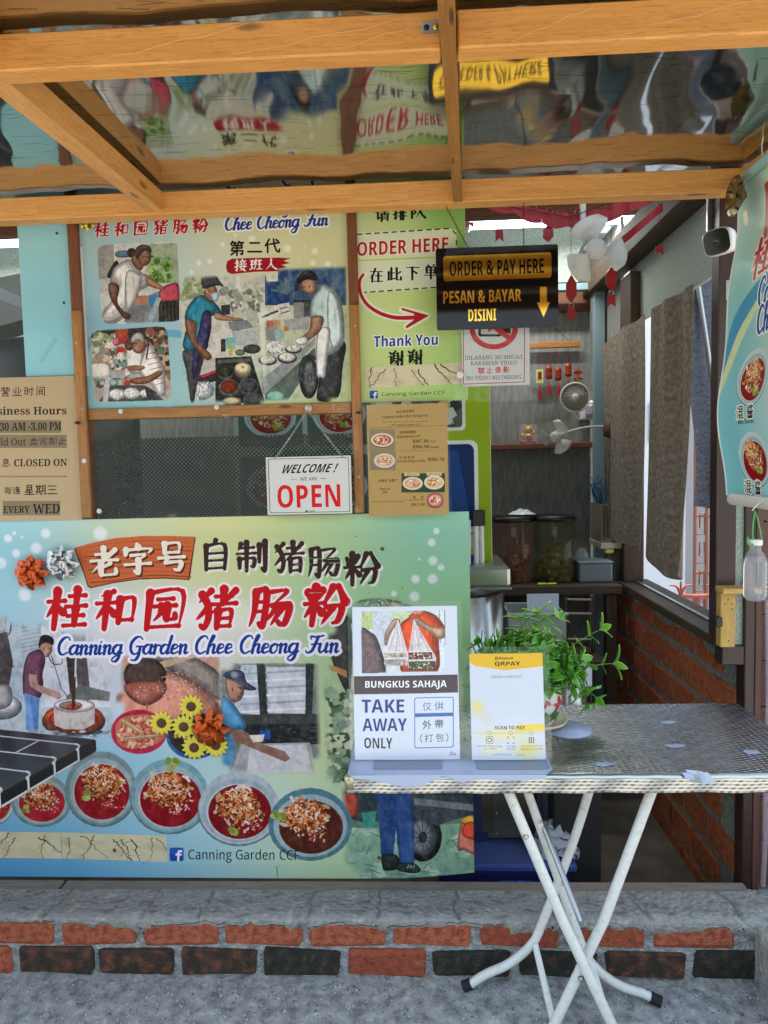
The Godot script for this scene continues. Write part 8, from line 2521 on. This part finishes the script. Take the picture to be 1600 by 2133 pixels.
# ---------------------------------------------------------------- outside: neighbour seen through the side window, trees mirrored in the plastic
func outside() -> void:
	var h := thing("neighbour_house", "white rendered house wall beyond the side window", "house", Vector3(3, 0, -4.5))
	part(h, "wall", bb(Vector3(0.9, 0, -4.4), Vector3(2.38, 4.2, -4.0), 0.01), mat(hx("cfd2d6"), 0.8))
	part(h, "wall", bb(Vector3(3.4, 0, -4.4), Vector3(8.0, 4.2, -4.0), 0.01), mat(hx("cfd2d6"), 0.8))
	part(h, "porch_back", bb(Vector3(2.385, 0, -5.2), Vector3(3.395, 4.2, -5.1), 0), mat(hx("8f9094"), 0.85))
	part(h, "vent_block", bb(Vector3(2.05, 1.65, -3.995), Vector3(2.2, 2.0, -3.97), 0.01), mat(hx("b9bcc0"), 0.8))
	var g := thing("iron_gate", "orange painted iron gate with scroll pattern beyond the window", "gate", Vector3(2.7, 0, -3.9))
	var om := mat(hx("7c4426"), 0.5)
	for x in [2.42, 2.52, 2.62, 2.82, 3.02]:
		part(g, "upright", bb(Vector3(x, 0.02, -3.95), Vector3(x + 0.022, 2.4, -3.925), 0.003), om)
	for y in [0.05, 0.5, 1.0, 1.5, 2.0, 2.36]:
		part(g, "rail", bb(Vector3(2.42, y, -3.952), Vector3(3.04, y + 0.02, -3.9255), 0.003), om)
	for k in 8:
		var y := 0.1 + k * 0.25
		part(g, "fret", B.new().tube([Vector3(2.45, y, -3.93), Vector3(2.51, y, -3.93), Vector3(2.51, y + 0.18, -3.93), Vector3(2.47, y + 0.18, -3.93), Vector3(2.47, y + 0.06, -3.93), Vector3(2.49, y + 0.06, -3.93)], 0.007, 4), om)
	for k in 5:
		var y := 0.25 + k * 0.44
		var sp := []
		for j in 18:
			var a := j * 0.55
			sp.append(Vector3(2.72 + cos(a) * (0.09 - j * 0.004), y + sin(a) * (0.09 - j * 0.004), -3.93))
		part(g, "scroll", B.new().tube(sp, 0.007, 5), om)
		part(g, "lozenge", B.new().tube([Vector3(2.63, y + 0.2, -3.93), Vector3(2.72, y + 0.36, -3.93), Vector3(2.81, y + 0.2, -3.93), Vector3(2.72, y + 0.08, -3.93), Vector3(2.63, y + 0.2, -3.93)], 0.006, 5), om)
	var f := thing("garden_fence", "low red fence with leaf finials just outside the window", "fence", Vector3(1.9, 0, -2.6))
	var fm := mat(hx("8c3a28"), 0.5)
	part(f, "rail", bb(Vector3(1.4, 0.56, -2.62), Vector3(2.8, 0.585, -2.58), 0.004), fm)
	part(f, "rail", bb(Vector3(1.4, 0.2, -2.62), Vector3(2.8, 0.225, -2.58), 0.004), fm)
	for i in 12:
		part(f, "baluster", bb(Vector3(1.45 + i * 0.115, 0.0, -2.61), Vector3(1.475 + i * 0.115, 0.559, -2.59), 0.004), fm)
	for i in 5:
		var x := 1.56 + i * 0.25
		for s in [-1.0, 0.0, 1.0]:
			part(f, "finial", B.new().tube(bend([Vector3(x, 0.58, -2.6), Vector3(x + s * 0.03, 0.64, -2.6), Vector3(x + s * 0.08, 0.68 if s == 0.0 else 0.65, -2.6)]), [0.012, 0.011, 0.01, 0.009, 0.008, 0.008, 0.007, 0.007, 0.006, 0.005, 0.002], 6), fm)
	var tp := thing("patterned_tarpaulin", "dark leaf patterned tarpaulin leaning outside the window", "tarpaulin", Vector3(1.6, 1.2, -1.35))
	part(tp, "sheet", B.new().sheet(10, 16, func(u, v): return Vector3(1.36 + u * 0.6 + v * 0.04 + 0.02 * sin(v * 9.0), 2.7 - v * 1.42 - u * 0.12, -1.35 + 0.03 * sin(u * 11.0 + v * 4.0)), Vector3(0, 0, 1), 0.003), tri_mat(ntex(151, 0.05, [[0.0, hx("2a2e38")], [0.5, hx("4a5260")], [0.62, hx("5c6472")], [0.66, hx("22252e")], [1.0, hx("3a404c")]], 2, 256, 20.0), 0.6, 3.0))
	part(tp, "pole", B.new().tube([Vector3(1.34, 2.72, -1.31), Vector3(1.62, 0.9, -1.3)], 0.012, 8), M.zinc)
	var hg := thing("garden_hedge", "dense green hedge across the lane mirrored in the shop plastic", "hedge", Vector3(-1, 0, 8.2))
	var hr := RandomNumberGenerator.new()
	hr.seed = 77
	var hb := B.new()
	hb.flat()
	for k in 9000:
		var p := Vector3(hr.randf_range(-8, 6), 1.75 * pow(hr.randf(), 0.6) + 0.15 * sin(k * 0.01), 0)
		p.z = 8.2 + hr.randf_range(-0.4, 0.4) * (1.1 - p.y * 0.3)
		var ax := Vector3(hr.randf_range(-1, 1), hr.randf_range(-0.3, 1), hr.randf_range(-1, 1)).normalized()
		var u := ax.cross(Vector3.UP).normalized() * 0.06
		var v := ax.cross(u).normalized() * 0.1
		hb.face([p - v, p + u, p + v, p - u], [V(0, 0), V(1, 0), V(1, 1), V(0, 1)], ax)
	part(hg, "foliage", hb, tri_mat(ntex(162, 0.02, [[0.0, hx("2f4a1c")], [0.5, hx("486628")], [1.0, hx("688a3a")]], 3, 128), 0.7, 0.6))
	part(hg, "core", bb(Vector3(-8, 0, 8.05), Vector3(6, 1.3, 8.35), 0.05), mat(hx("4a6630"), 0.9))
	# trees across the lane, mirrored in the clear plastic and the black sign
	var r := RandomNumberGenerator.new()
	r.seed = 41
	for e in [[-3.6, 9.5, 3.7, 1.9, "leafy tree across the lane mirrored in the plastic window, left one"], [2.2, 11.5, 4.1, 2.0, "leafy tree across the lane mirrored in the black sign, right one"], [-0.6, 13.0, 4.3, 2.2, "tall leafy tree across the lane between the other two"], [-7.5, 11.0, 4.2, 2.2, "broad leafy tree far to the left across the lane"]]:
		var t := thing("garden_tree", e[4], "tree", Vector3(e[0], 0, e[1]), "trees across the lane")
		var b := Vector3(e[0], 0, e[1])
		part(t, "trunk", B.new().tube([b, b + Vector3(0.08, e[2] * 0.3, 0), b + Vector3(-0.05, e[2] * 0.6, 0.1), b + Vector3(0.05, e[2] * 0.85, 0)], [0.2, 0.16, 0.11, 0.04], 10), M.dark_wood)
		for k in 5:
			var a := TAU * k / 5
			part(t, "limb", B.new().tube([b + Vector3(0, e[2] * 0.42, 0), b + Vector3(cos(a) * e[3] * 0.4, e[2] * 0.6, sin(a) * e[3] * 0.4), b + Vector3(cos(a) * e[3] * 0.8, e[2] * 0.75, sin(a) * e[3] * 0.8)], [0.09, 0.06, 0.02], 6), M.dark_wood)
		var cr := B.new()
		cr.flat()
		for k in 5200:
			var d := Vector3(r.randf_range(-1, 1), r.randf_range(-1, 1), r.randf_range(-1, 1))
			if d.length() > 1.0:
				continue
			var clump := Vector3(sin(d.x * 5.0 + 1.0), sin(d.y * 5.0), sin(d.z * 5.0 + 2.0)) * 0.12
			var p := b + Vector3(0, e[2] * 0.66, 0) + (d.normalized() * pow(d.length(), 0.5) + clump) * Vector3(e[3], e[2] * 0.32, e[3])
			var ax := Vector3(r.randf_range(-1, 1), r.randf_range(-1, 1), r.randf_range(-1, 1)).normalized()
			var u := ax.cross(Vector3.UP).normalized() * 0.09
			var v := ax.cross(u).normalized() * 0.16
			cr.face([p - v, p + u, p + v, p - u], [V(0, 0), V(1, 0), V(1, 1), V(0, 1)], ax)
		var lm := tri_mat(ntex(161, 0.02, [[0.0, hx("38541f")], [0.5, hx("4c6c2a")], [1.0, hx("6a8a3c")]], 3, 128), 0.7, 0.6)
		part(t, "crown", cr, lm)

func _ready() -> void:
	rng.seed = 1
	camera_and_light()
	make_materials()
	setting()
	parapet()
	shop_walls()
	awning()
	front_boards()
	folding_table()
	black_table()
	right_side()
	curtains()
	M.inner2 = printed(art_inner2(), 0.4)
	inside()
	outside()

func art_inner2() -> Texture2D:
	var a := Art.new([V(0, 0), V(600, 0), V(600, 800), V(0, 800)], 600, hx("a9c8b4"))
	for i in 4:
		a.rect(20 + (i % 2) * 290, 30 + (i / 2) * 300, 290 + (i % 2) * 290, 290 + (i / 2) * 300, "5c6a64", 20)
		a.plate(155 + (i % 2) * 290, 160 + (i / 2) * 300, 110, 90, "c9d6d4", "d5dcd8", "8f121b", V(0.3, 0.5))
	return a.tex()
